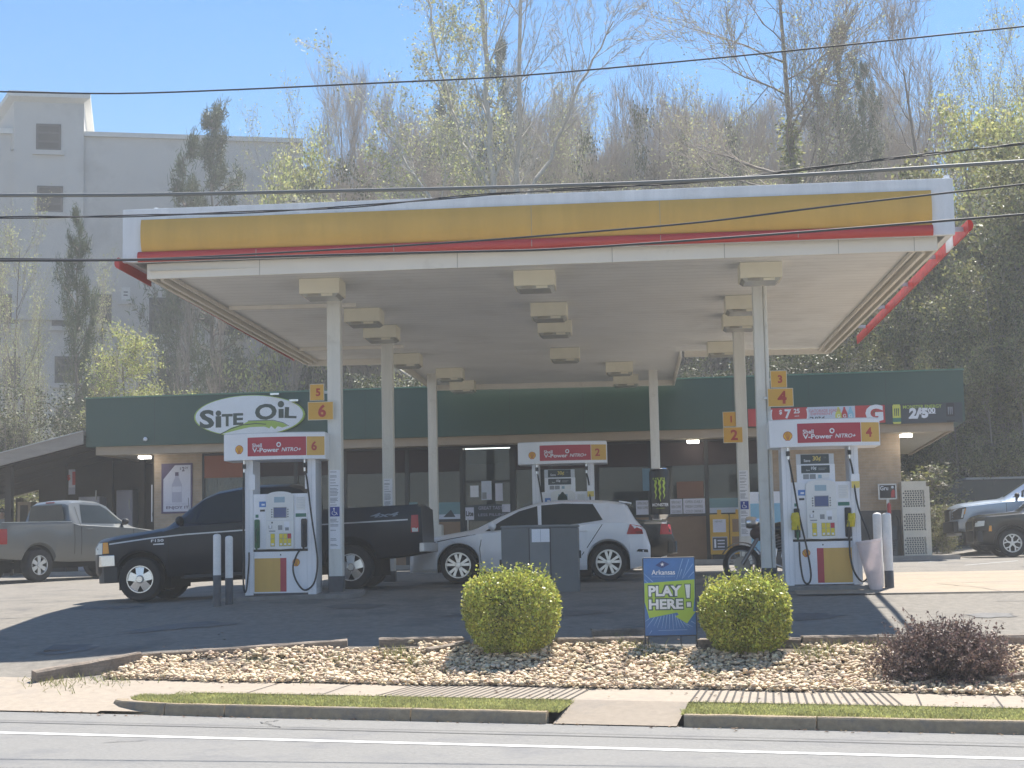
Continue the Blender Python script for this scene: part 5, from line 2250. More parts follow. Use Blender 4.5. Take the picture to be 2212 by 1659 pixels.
mb = MB()
mb.text('$', 1, b_red, -.09, .12, -.016, h=.17, bold=.02)
mb.text('1', 1, b_red, .06, .1, -.016, w=.09, h=.38, bold=.02)
mb.quad((-w, -.016, -h), (w, -.016, -h), (w, -.016, -h + .2), (-w, -.016, -h + .2), lav)
mb.build('sign_print', e)
e, w, h = sheet_on(327, 335.5, 1047, 1127, YW + .25, paper_m, 'narrow white upright sign beside the brick pillar corner', 'price_sign', 'sign')
mb = MB()
mb.text('0', 1, black_m, .02, -h + .2, -.016, w=.1, h=.22, bold=.02)
mb.build('sign_print', e)

# door and window papers
sheet_on(1016, 1034, 1049, 1074, YW + .05, paper_m, 'small white paper taped to the entrance door, lower left one', 'door_notice', 'notice', 'papers taped to the entrance door')
e, w, h = sheet_on(1040, 1062, 1039, 1080, YW + .05, b_pale, 'taller blue and white notice in the middle of the entrance door', 'door_notice', 'notice', 'papers taped to the entrance door')
mb = MB()
mb.quad((-w * .85, -.015, -h * .9), (0, -.015, -h * .9), (0, -.015, -.05), (-w * .85, -.015, -.05), sgrey)
mb.quad((w * .1, -.015, -h * .9), (w * .85, -.015, -h * .9), (w * .85, -.015, -.1), (w * .1, -.015, -.1), pale)
mb.build('notice_print', e)
sheet_on(1070, 1086, 1044, 1082, YW + .05, pale, 'pale narrow notice at the right edge of the entrance door', 'door_notice', 'notice', 'papers taped to the entrance door')
e, w, h = sheet_on(1004, 1104, 1090, 1124, YW + .04, b_grey, 'dark beer poster reading GREAT TASTE low on the entrance door', 'door_poster', 'poster')
mb = MB()
mb.text('GREAT TASTE', 1, lav, .1, .12, -.015, w=.7, h=.09, bold=.01)
mb.text('LESS FILLING', 1, lav, .12, -.06, -.015, w=.75, h=.07)
mb.quad((-w * .97, -.015, -h * .9), (-w * .6, -.015, -h * .9), (-w * .6, -.015, h * .7), (-w * .97, -.015, h * .7), pale)
mb.text('Lite', 1, black_m, -w * .785, -.02, -.017, w=.2, h=.14, bold=.03)
mb.quad((w * .62, -.015, 0), (w * .97, -.015, 0), (w * .97, -.015, h), (w * .62, -.015, h), pale)
mb.build('poster_print', e)
tealp = flat('poster_teal', (0.16, 0.28, 0.3), 0.5)
for (u0, u1, v0, v1, lab) in ((884, 902, 1085, 1124, 'teal window poster left of the third column from the street'), (948, 996, 1085, 1125, 'teal landscape window poster beside the entrance door'), (448, 528, 1080, 1110, 'teal window poster in the pane beside the brick pillar')):
    e, w, h = sheet_on(u0, u1, v0, v1, YW + .05, tealp, lab, 'window_poster', 'poster', 'posters low in the shop windows')
    mb = MB()
    mb.quad((-w, -.015, -h), (w, -.015, -h), (w, -.015, -h * .3), (-w, -.015, -h * .3), b_pale)
    mb.poly([(-w * .6, -.017, -h * .6), (w * .5, -.017, -h * .6), (w * .1, -.017, h * .2)], b_grey)
    mb.build('poster_print', e)
for (u0, u1, v0, v1, lab, rows) in ((1374, 1403, 1081, 1113, 'white window poster left of the giant can', 2), (1448, 1474, 1078, 1112, 'white lettered window poster right of the giant can', 3), (1476, 1523, 1077, 1111, 'wide white window poster with rows of dark lettering', 3)):
    e, w, h = sheet_on(u0, u1, v0, v1, YW + .05, pale, lab, 'window_poster', 'poster', 'posters low in the shop windows')
    mb = MB()
    for k in range(rows):
        zz = h * (.6 - .6 * k)
        mb.text(('OPEN DAILY', 'FRESH COFFEE', 'COLD DRINKS')[k], 1, sgrey, 0, zz, -.015, w=w * 1.6, h=.07, bold=.02)
    mb.build('poster_print', e)
e, w, h = sheet_on(1530, 1600, 1076, 1110, YW + .05, tealp, 'pale blue window poster above the yellow newspaper boxes', 'window_poster', 'poster', 'posters low in the shop windows')
mb = MB()
mb.quad((-w, -.015, -h), (w, -.015, -h), (w, -.015, -h * .2), (-w, -.015, -h * .2), b_pale)
mb.build('poster_print', e)
sheet_on(1388, 1408, 1012, 1060, YW + .01, flat('poster_steel', (.12, .22, .3), .5), 'slim blue vertical sign on the dark window pier', 'pier_sign', 'sign')
e, w, h = sheet_on(1462, 1520, 1040, 1076, YW + .06, flat('poster_brown', (.16, .07, .04), .5), 'dim brown placard inside the window over the white posters', 'window_poster', 'poster', 'posters low in the shop windows')

# newspaper boxes
np_y = mat('news_yellow', (0.62, 0.36, 0.035), 0.5, vary=.1, scale=4)
for (u0, u1, lab, pl_) in ((1534, 1575, 'yellow newspaper box with a white card and blue panel', True), (1577, 1612, 'yellow newspaper box half hidden by the rear column', False)):
    yl = .5
    x0, x1 = SF.x(u0, yl, 1150), SF.x(u1, yl, 1150)
    zt_ = SF.z(1111, yl, 1555)
    e = shop_thing('newspaper_box', (x0 + x1) / 2, yl, .1, lab, 'newspaper box', 'yellow newspaper boxes by the shop window')
    w = (x1 - x0) / 2
    h = zt_ - .1
    mb = MB()
    mb.box(-w, w, 0, .42, .12, h, np_y)
    mb.box(-w * .8, w * .8, .05, .37, 0, .12, frame_k)
    mb.build('cabinet', e, bevel=.012)
    mb = MB()
    mb.box(-w * .82, w * .82, -.015, -.002, h * .55, h * .94, np_y)
    mb.box(-w * .68, w * .68, -.02, -.0155, h * .6, h * .89, pale if pl_ else brown_wall)
    if pl_:
        mb.text('NEWS', 1, sgrey, -.02, h * .84, -.024, w=w * .8, h=.05, bold=.02)
    mb.build('door', e)
    mb = MB()
    mb.box(-w * .78, w * .78, -.012, -.002, h * .2, h * .5, lav if pl_ else brown_wall)
    if pl_:
        mb.box(-w * .74, w * .74, -.016, -.0125, h * .22, h * .48, b_grey)
        mb.text('1', 1, paper_m, -w * .5, h * .35, -.02, w=.05, h=.22, bold=.02)
        for k in range(3):
            mb.quad((-w * .25, -.02, h * (.4 - .07 * k)), (w * .5, -.02, h * (.4 - .07 * k)), (w * .5, -.02, h * (.43 - .07 * k)), (-w * .25, -.02, h * (.43 - .07 * k)), pale)
    mb.build('price_panel', e)
    mb = MB()
    mb.box(-.05, .05, .1, .2, h + .001, h + .12, np_y)
    mb.build('coin_box', e, bevel=.01)

# ice freezer between the columns
x0, x1 = SF.x(1618, .2, 1120), SF.x(1690, .2, 1120)
zt_ = SF.z(1062, .2, 1650)
e = shop_thing('ice_freezer', (x0 + x1) / 2, .2, .1, 'white and blue ice freezer against the brick wall behind the motorcycle', 'freezer')
w, h = (x1 - x0) / 2, zt_ - .1
mb = MB()
mb.box(-w, w, 0, .8, .1, h, pump_w)
mb.box(-w + .05, w - .05, .05, .75, 0, .1, frame_k)
mb.build('cabinet', e, bevel=.02)
for s in (-1, 1):
    mb = MB()
    a, b = sorted((s * .02, s * (w - .04)))
    mb.box(a, b, -.03, -.001, .2, h - .3, sky_b)
    mb.build('door', e, bevel=.01)
mb = MB()
mb.text('ICE', 1, blue_st, 0, h - .15, -.003, h=.18, bold=.05)
mb.build('lettering', e)

# air machine sign on a post, perforated cage
yl = .75
x0, x1 = SF.x(1897, yl, 1060), SF.x(1937, yl, 1060)
z0, z1 = SF.z(1079, yl, 1917), SF.z(1045, yl, 1917)
e = shop_thing('post_sign', (x0 + x1) / 2, yl, .1, 'square black sign in a grey frame on a post by the brick wall', 'sign')
w, h = (x1 - x0) / 2, (z1 - z0) / 2
zc = (z0 + z1) / 2 - .1
mb = MB()
mb.box(-w, w, 0, .06, zc - h, zc + h, steel_m)
mb.box(-w + .035, w - .035, -.006, 0, zc - h + .035, zc + h - .035, black_m)
mb.text('Gru', 1, paper_m, -.08, zc + h * .45, -.01, w=.2, h=.11, bold=.02)
mb.poly([(w * .35, -.009, zc - h * .75), (w * .75, -.009, zc - h * .75), (w * .8, -.009, zc + .02), (w * .6, -.009, zc + h * .3), (w * .4, -.009, zc)], b_red)
mb.lathe([(0, 0), (.035, 0)], paper_m, (w * .55, -.01, zc + h * .55), 'y', 12)
mb.build('panel', e)
mb = MB()
mb.box(-.035, .035, .005, .055, 0, zc - h - .001, steel_m)
mb.build('post', e)
mb = MB()
mb.lathe([(0, 0), (.05, 0), (.05, .22), (.02, .27), (0, .28)], b_red, (0.02, -.06, zc - h - .36), 'z', 12)
mb.build('red_canister', e, smooth=40)
x0, x1 = SF.x(1890, .6, 1150), SF.x(1944, .6, 1150)
e = shop_thing('air_compressor', (x0 + x1) / 2, .55, .1, 'dark grey air pump cabinet standing under the square black sign', 'air pump')
w = (x1 - x0) / 2
mb = MB()
mb.box(-w * .75, w * .75, 0, .4, 0, .75, dark_base)
for k in range(5):
    mb.box(-w * .6, w * .6, -.008, 0, .12 + .06 * k, .15 + .06 * k, black_m)
mb.build('cabinet', e, bevel=.02)
mb = MB()
mb.tube([(w * .7 + .08 * math.cos(t), -.02, .7 + .3 * math.sin(t)) for t in frange(-2, 1.6, 14)], .012, hose_m, 6)
mb.build('air_hose', e)
cage_m = mat('cage_beige', (0.70, 0.64, 0.53), 0.6, vary=.08, scale=3)
yl = .6
x0, x1 = SF.x(1950, yl, 1110), SF.x(2003, yl, 1110)
z1 = SF.z(1042, yl, 1978)
e = shop_thing('gas_bottle_cage', (x0 + x1) / 2, yl, .0, 'tall beige perforated metal cage at the corner of the brick wall', 'cage')
w, h = (x1 - x0) / 2, z1
# perforated front built as a real grid with openings
mb = MB()
cols, per = 9, 8
rows_y = []
for sct in range(3):
    zb_ = .12 + sct * (h - .16) / 3
    zt2 = zb_ + (h - .16) / 3 - .16
    rows_y.append((zb_, zt2))
prev = 0.0
for (za, zb2) in rows_y:
    mb.box(-w, w, 0, .02, prev, za, cage_m)
    n = 8
    ch = (zb2 - za) / n
    for r_ in range(n):
        zz0, zz1 = za + ch * r_, za + ch * (r_ + 1)
        off = .5 if r_ % 2 else 0
        cw = 2 * w * .92 / cols
        mb.box(-w, w, 0, .02, zz0, zz0 + ch * .34, cage_m)
        xs_ = -w * .92 - off * cw * .5
        cur = -w
        for c_ in range(cols + 1):
            a = -w * .92 + (c_ - .5 * off) * cw
            if a < -w * .94 or a + cw * .62 > w * .95:
                continue
            mb.box(cur, a, 0.0, .02, zz0 + ch * .34, zz1, cage_m)
            cur = a + cw * .66
        mb.box(cur, w, 0.0, .02, zz0 + ch * .34, zz1, cage_m)
    prev = zb2
mb.box(-w, w, 0, .02, prev, h, cage_m)
mb.build('perforated_door', e)
mb = MB()
mb.box(-w, -w + .02, .021, .7, .0, h, cage_m)
mb.box(w - .02, w, .021, .7, .0, h, cage_m)
mb.box(-w, w, .701, .72, .0, h, plinth_m)
mb.box(-w - .01, w + .01, -.01, .73, h + .001, h + .03, cage_m)
mb.box(w + .003, w + .09, .1, .2, 0, h - .1, cage_m)
mb.build('cage_body', e)

# white chest and boards in the recess on the left
for (u0, u1, v0, v1, yl, m_, lab, nm, ct) in ((264, 299, 1060, 1116, 4.3, lav, 'tall pale cooler standing in the dark recess', 'cooler', 'cooler'), (183, 228, 1074, 1098, 4.2, pale, 'white chest freezer top behind the grey pickup cab', 'chest_freezer', 'freezer')):
    x0, x1 = SF.x(u0, yl), SF.x(u1, yl)
    z0, z1 = SF.z(v1, yl, (u0 + u1) / 2), SF.z(v0, yl, (u0 + u1) / 2)
    e = shop_thing(nm, (x0 + x1) / 2, yl - .5, .1, lab, ct)
    w = (x1 - x0) / 2
    mb = MB()
    mb.box(-w, w, .02, .6, .0, z1 - .1, m_)
    mb.build('cabinet', e, bevel=.02)
    mb = MB()
    mb.box(-w + .03, w - .03, 0, .018, max(.1, z0 - .1), z1 - .14, m_)
    mb.build('door', e, bevel=.01)
    mb = MB()
    mb.box(w - .1, w - .07, -.04, -.001, max(.4, z0 + .1), max(.5, z0 + .4), steel_m)
    mb.build('handle', e)

# sloping carport roof joined to the left of the shop
e = empty('carport', SF.w(-4, 2, 0), SF.a, 'open carport with sloping grey brown rake board left of the store', 'carport')
rk = mat('rake_board', (0.34, 0.295, 0.25), 0.8, vary=.15, scale=2, streak=(.5, 3, 3))
yl = -.15
pL = SF.px(-130, 1020, yl)
a0, a1 = SF.px(0, 979, yl), SF.px(186, 930, yl)
slope = (a1[1] - a0[1]) / (a1[0] - a0[0])
xL = a0[0] - 3.4
zt = lambda x: a1[1] + (x - a1[0]) * slope
th = .34
ox, oy = -4, 2
mb = MB()


def hx(x0, x1, y0, y1, d0, d1, m):
    mb.hexa([(x0 - ox, y0 - oy, zt(x0) + d0), (x1 - ox, y0 - oy, zt(x1) + d0), (x1 - ox, y1 - oy, zt(x1) + d0), (x0 - ox, y1 - oy, zt(x0) + d0), (x0 - ox, y0 - oy, zt(x0) + d1), (x1 - ox, y0 - oy, zt(x1) + d1), (x1 - ox, y1 - oy, zt(x1) + d1), (x0 - ox, y1 - oy, zt(x0) + d1)], m)


hx(xL, -.01, yl, yl + .06, -th, 0, rk)
mb.build('rake_board', e)
mb = MB()
hx(xL, -.01, yl + .061, 8, -.1, -.0, rk)
hx(xL - .02, -.01, yl - .03, 8, .001, .02, steel_m)
for k in range(6):
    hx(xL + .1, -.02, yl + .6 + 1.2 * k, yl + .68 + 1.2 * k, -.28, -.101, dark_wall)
mb.build('roof_deck', e)
for (u, yy) in ((17, .6), (93, 6.5), (-60, .6), (40, 7)):
    x = SF.x(u, yy)
    mb = MB()
    mb.box(x - ox - .09, x - ox + .09, yy - oy, yy - oy + .18, -.3, zt(x) - .29 - .02, dark_wall)
    mb.build('post', e)
x0, x1 = SF.x(38, 3.5), SF.x(66, 3.5)
zz = SF.z(1084, 3.5, 50)
e = shop_thing('cream_cabinet', (x0 + x1) / 2, 3.5, .0, 'cream framed cabinet under the carport behind the grey pickup bed', 'cabinet')
mb = MB()
w = (x1 - x0) / 2
mb.box(-w, w, 0, .5, 0, zz, tan_b)
mb.box(-w + .08, w - .08, -.006, 0, .3, zz - .1, dark_wall)
mb.build('body', e, bevel=.01)

# wheel stop at the right end of the shop
a, b = gpx(1982, 1193), gpx(2084, 1191)
mb = MB()
yy = a.y
mb.prism_y([(0, -.03), (b.x - a.x, -.03), (b.x - a.x, .13), (b.x - a.x - .06, .17), (.06, .17), (0, .13)], -.1, .1, conc_kerb)
o = mb.build('wheel_stop', bevel=.02)
o.location = (a.x, yy, zl(a.x, yy))
tag(o, 'pale concrete wheel stop by the beige cage', 'wheel stop')

# ------------------------------------------------------------------ large concrete warehouse behind
wk = math.atan(.285)
O0 = at(-90, 1240, 101)
WF = Frame((O0.x, O0.y), wk, 0.0)
wh = empty('warehouse', (O0.x, O0.y, 0), wk, 'huge windowless looking grey concrete warehouse with a roof tower', 'warehouse')
wconc = mat('warehouse_concrete', (0.5, 0.48, 0.45), 0.9, vary=0.09, scale=0.09, dirt=((0.31, 0.295, 0.275), 0.16, 0.5, 0.72), bump=.1, bscale=2)
ztop_w = WF.z(293, 0, 120)
xe = WF.x(655, 0, 400)
mb = MB()
mb.box(0, xe, 0, 26, -2, ztop_w, wconc)
mb.build('wall', wh)
mb = MB()
xt0, xt1 = WF.x(31, 0, 260), WF.x(182, 0, 260)
zt1 = WF.z(216, 0, 110)
mb.hexa([(xt0, -.3, ztop_w - 1), (xt1, -.3, ztop_w - 1), (xt1, 7, ztop_w - 1), (xt0 - 5.5, 8, ztop_w - 1), (xt0, -.3, zt1), (xt1, -.3, zt1), (xt1, 7, zt1 - 1), (xt0 - 5.5, 8, zt1 - 6)], wconc)
mb.box(xt0, xt1, -.3, -.01, ztop_w - 12, ztop_w - 1.001, wconc)
mb.build('roof_tower', wh)
cap = mat('warehouse_cap', (0.6, 0.59, 0.56), .7, vary=.05)
mb = MB()
mb.box(-.2, xt0 - .02, -.2, 26, ztop_w + .001, ztop_w + .35, cap)
mb.box(xt1 + .02, xe, -.2, 26, ztop_w + .001, ztop_w + .3, cap)
mb.hexa([(xt0 - .3, -.7, zt1 + .01), (xt1 + .4, -.7, zt1 + .01), (xt1 + .4, 7, zt1 - .9), (xt0 - 6, 8, zt1 - 5.9), (xt0 - .3, -.7, zt1 + .35), (xt1 + .4, -.7, zt1 + .35), (xt1 + .4, 7, zt1 - .55), (xt0 - 6, 8, zt1 - 5.5)], cap)
mb.build('roof_edge', wh)
wglass = flat('warehouse_glass', (0.012, 0.014, 0.017), 0.4, spec=.2)
wfr = flat('warehouse_frame', (0.035, 0.037, 0.04), 0.6)


def wwin(u0, u1, v0, v1, fr=wfr, nbar=3):
    um, vm = (u0 + u1) / 2, (v0 + v1) / 2
    yl = -.31 if (v1 < 480 and u0 < 190) else 0
    x0, x1 = WF.x(u0, yl, vm), WF.x(u1, yl, vm)
    z0, z1 = WF.z(v1, yl, um), WF.z(v0, yl, um)
    mb = MB()
    t = .14
    mb.box(x0, x1, yl - .06, yl - .001, z0, z0 + t, fr)
    mb.box(x0, x1, yl - .06, yl - .001, z1 - t, z1, fr)
    mb.box(x0, x0 + t, yl - .06, yl - .001, z0 + t, z1 - t, fr)
    mb.box(x1 - t, x1, yl - .06, yl - .001, z0 + t, z1 - t, fr)
    for k in range(1, nbar):
        z = lerp(z0, z1, k / nbar)
        mb.box(x0 + t, x1 - t, yl - .05, yl - .001, z - .06, z + .06, fr)
    mb.box(x0 - .2, x1 + .2, yl - .18, yl - .001, z0 - .3, z0 - .001, wconc)
    o = mb.build('window', wh)
    mb = MB()
    mb.box(x0 + t, x1 - t, yl - .03, yl - .001, z0 + t, z1 - t, wglass)
    mb.build('pane', o)


for a in ((78, 132, 268, 325), (80, 136, 402, 459), (80, 136, 536, 592), (112, 172, 650, 705), (118, 178, 770, 828), (120, 180, 880, 940), (196, 241, 636, 700), (322, 376, 643, 722), (340, 389, 770, 838), (205, 255, 770, 838), (2, 40, 636, 700), (4, 44, 770, 838), (470, 520, 660, 725), (470, 525, 775, 842), (560, 610, 780, 845)):
    wwin(*a)
wwin(262, 281, 621, 648, cap, 4)
# ------------------------------------------------------------------ vehicles
car_glass = mat('car_glass', (0.032, 0.04, 0.043), 0.08, vary=0.0, spec=0.25)
tyre_m = mat('tyre_rubber', (0.022, 0.022, 0.023), 0.85, vary=.2, scale=20)
under_m = flat('underbody', (0.01, 0.01, 0.011), 0.9)
trim_m = flat('car_trim', (0.025, 0.026, 0.028), 0.6)
tail_red = flat('tail_red', (0.42, 0.02, 0.025), 0.2)
tail_wht = flat('lamp_clear', (0.62, 0.64, 0.62), 0.12)
amber = flat('lamp_amber', (0.7, 0.3, 0.03), 0.2)
seam_k = flat('door_gap', (0.008, 0.008, 0.009), 0.8)
alloy = flat('alloy', (0.62, 0.63, 0.64), 0.28, metal=0.85)


class Car:
    def __init__(self, d):
        self.__dict__.update(d)

    def sec(self, x):
        w = pl(self.hw, x)
        t = pl(self.top, x)
        b = min(pl(self.belt, x), t - .015)
        s = pl(self.sill, x)
        for (xw, r, Rr) in self.arch:
            if abs(x - xw) < Rr:
                s = max(s, min(b - .06, r + math.sqrt(Rr * Rr - (x - xw) ** 2)))
        h = b - s
        if self.bed and self.bed[0] <= x <= self.bed[1]:
            return [(0, s), (w * .9, s), (w * .975, s + .12 * h), (w, s + .6 * h), (w * .985, b), (w * .97, t), (w * .88, t), (w * .86, t - .45), (0, t - .45)]
        g = max(0.0, min(1.0, (t - b) / .38))
        rw = self.rw * min(1, w / .8)
        p5 = (lerp(w * .95, w * .945, g), b + min(.015, (t - b) * .3))
        p6 = (lerp(w * .86, rw + .07, g), lerp(b + (t - b) * .65, t - .055, g))
        p7 = (lerp(w * .62, rw - .07, g), lerp(t - .012, t - .008, g))
        return [(0, s), (w * .9, s), (w * .975, s + .12 * h), (w, s + .55 * h), (w * .985, b), p5, p6, p7, (0, t + .018 * (1 if g > 0 else .7))]

    def yside(self, x, z):
        p = self.sec(x)
        seq = p[1:7]
        if z <= seq[0][1]:
            return seq[0][0]
        for (y0, z0), (y1, z1) in zip(seq, seq[1:]):
            if z <= z1 and z1 > z0:
                return lerp(y0, y1, (z - z0) / (z1 - z0))
        return seq[-1][0]

    def ytop(self, x, f):
        """point on the upper surface; f 0 centre .. 1 edge (screens, bonnet)"""
        p = self.sec(x)
        y7, z7 = p[7]
        z8 = p[8][1]
        return f * y7, lerp(z8, z7, f * f)


def side_poly(mb, c, pts, m, off=.006, sides=(-1, 1), sub=True):
    P = []
    n = len(pts)
    for i in range(n):
        a, b = pts[i], pts[(i + 1) % n]
        k = max(1, int(math.hypot(b[0] - a[0], b[1] - a[1]) / .18)) if sub else 1
        for j in range(k):
            P.append((lerp(a[0], b[0], j / k), lerp(a[1], b[1], j / k)))
    for s in sides:
        tri = [tuple(P[k] for k in t) for t in tessellate_polygon([[Vector((x, z, 0)) for x, z in P]])]
        out = []
        while tri:
            A, B, C = tri.pop()
            e3 = [(math.dist(A, B), A, B, C), (math.dist(B, C), B, C, A), (math.dist(C, A), C, A, B)]
            L_, a, b, c3 = max(e3, key=lambda q: q[0])
            if sub and L_ > .1:
                mid = ((a[0] + b[0]) / 2, (a[1] + b[1]) / 2)
                tri += [(a, mid, c3), (mid, b, c3)]
            else:
                out.append((A, B, C))
        ids, V, fs = {}, [], []
        for T in out:
            A, B, C = T
            ccw = (B[0] - A[0]) * (C[1] - A[1]) - (B[1] - A[1]) * (C[0] - A[0]) > 0
            t = []
            for q in T:
                k_ = (round(q[0], 5), round(q[1], 5))
                if k_ not in ids:
                    ids[k_] = len(V)
                    V.append((q[0], s * (c.yside(*q) + off), q[1]))
                t.append(ids[k_])
            fs.append(tuple(t) if ccw == (s < 0) else (t[0], t[2], t[1]))
        mb.add(V, fs, m)


def side_line(mb, c, pts, w, m, off=.004, sides=(-1, 1)):
    for (a, b) in zip(pts, pts[1:]):
        L_ = math.hypot(b[0] - a[0], b[1] - a[1])
        n = max(1, int(L_ / .12))
        nx, nz = -(b[1] - a[1]) / L_ * w / 2, (b[0] - a[0]) / L_ * w / 2
        for k in range(n):
            q = [(lerp(a[0], b[0], t), lerp(a[1], b[1], t)) for t in (k / n, (k + 1) / n)]
            for s in sides:
                V = []
                for (x, z) in ((q[0][0] - nx, q[0][1] - nz), (q[1][0] - nx, q[1][1] - nz), (q[1][0] + nx, q[1][1] + nz), (q[0][0] + nx, q[0][1] + nz)):
                    V.append((x, s * (c.yside(x, z) + off), z))
                mb.add(V, [(0, 1, 2, 3) if s < 0 else (3, 2, 1, 0)], m)


def make_wheel(r, rimr, w, style, rim_m, parent, pos, flip):
    e = bpy.data.objects.new('wheel', None)
    COL.objects.link(e)
    e.parent = parent
    e.location = pos
    if flip:
        e.rotation_euler = (0, 0, PI)
    mb = MB()
    h = w / 2
    mb.lathe([(rimr * .97, -h * .8), (rimr * 1.02, -h * .97), (r * .9, -h), (r * .975, -h * .86), (r, -h * .6), (r, h * .6), (r * .975, h * .86), (r * .9, h), (rimr, h * .9), (rimr * .97, h * .5)], tyre_m, (0, 0, 0), 'y', 36)
    for k in range(36):
        a = 2 * PI * k / 36
        ca, sa = math.cos(a), math.sin(a)
        q = []
        for (da, rr, yy) in ((-.03, r + .003, -h * .62), (.03, r + .003, -h * .62), (.03, r + .003, h * .62), (-.03, r + .003, h * .62)):
            q.append((rr * math.cos(a + da), yy, rr * math.sin(a + da)))
        mb.quad(*q, tyre_m)
    mb.build('tyre', e, smooth=30)
    mb = MB()
    R0 = rimr
    mb.lathe([(R0, -h * .8), (R0 * 1.0, -h * .93), (R0 * .93, -h * .93), (R0 * .89, -h * .8), (R0 * .87, -h * .3)], rim_m, (0, 0, 0), 'y', 36)
    mb.lathe([(R0 * .87, -h * .28), (0, -h * .22)], under_m, (0, 0, 0), 'y', 24)
    yo = -h * .78

    def spoke(a, w0, w1, r0, r1, da=0.0, y0=yo, y1=None):
        y1 = yo + .0 if y1 is None else y1
        pts = []
        for (rr, ww, aa, yy) in ((r0, w0, a, y0), (r1, w1, a + da, y1)):
            for s in (-1, 1):
                cx, cz = rr * math.cos(aa), rr * math.sin(aa)
                px_, pz_ = -math.sin(aa) * ww * s, math.cos(aa) * ww * s
                pts.append((cx + px_, yy, cz + pz_))
        A, B, C, D_ = pts[0], pts[1], pts[3], pts[2]
        back = [(p[0], p[1] + .03, p[2]) for p in (A, B, C, D_)]
        mb.hexa([A, B, C, D_] + back, rim_m)
    if style == 'five':
        for k in range(5):
            spoke(PI / 2 + k * 2 * PI / 5, .055, .075, R0 * .2, R0 * .9, y0=yo - .015)
        mb.lathe([(0, yo - .05), (R0 * .22, yo - .05), (R0 * .3, yo - .02), (R0 * .34, yo + .02)], rim_m, (0, 0, 0), 'y', 20)
    elif style == 'ten':
        for k in range(5):
            a = PI / 2 + k * 2 * PI / 5
            for d in (-.19, .19):
                spoke(a + d * .9, .018, .026, R0 * .22, R0 * .92, da=d * .35)
        mb.lathe([(0, yo - .012), (R0 * .2, yo - .01), (R0 * .27, yo + .03)], rim_m, (0, 0, 0), 'y', 16)
    elif style == 'six':
        for k in range(6):
            spoke(PI / 2 + k * PI / 3, .035, .05, R0 * .2, R0 * .9)
        mb.lathe([(0, yo - .02), (R0 * .22, yo - .02), (R0 * .3, yo + .02)], rim_m, (0, 0, 0), 'y', 16)
    else:
        for k in range(5):
            a = PI / 2 + k * 2 * PI / 5
            spoke(a, .022, .022, R0 * .2, R0 * .5)
            for d in (-.3, .3):
                spoke(a, .014, .02, R0 * .48, R0 * .92, da=d)
        mb.lathe([(0, yo - .01), (R0 * .18, yo - .01), (R0 * .25, yo + .03)], rim_m, (0, 0, 0), 'y', 16)
    mb.build('rim', e, smooth=30)
    return e


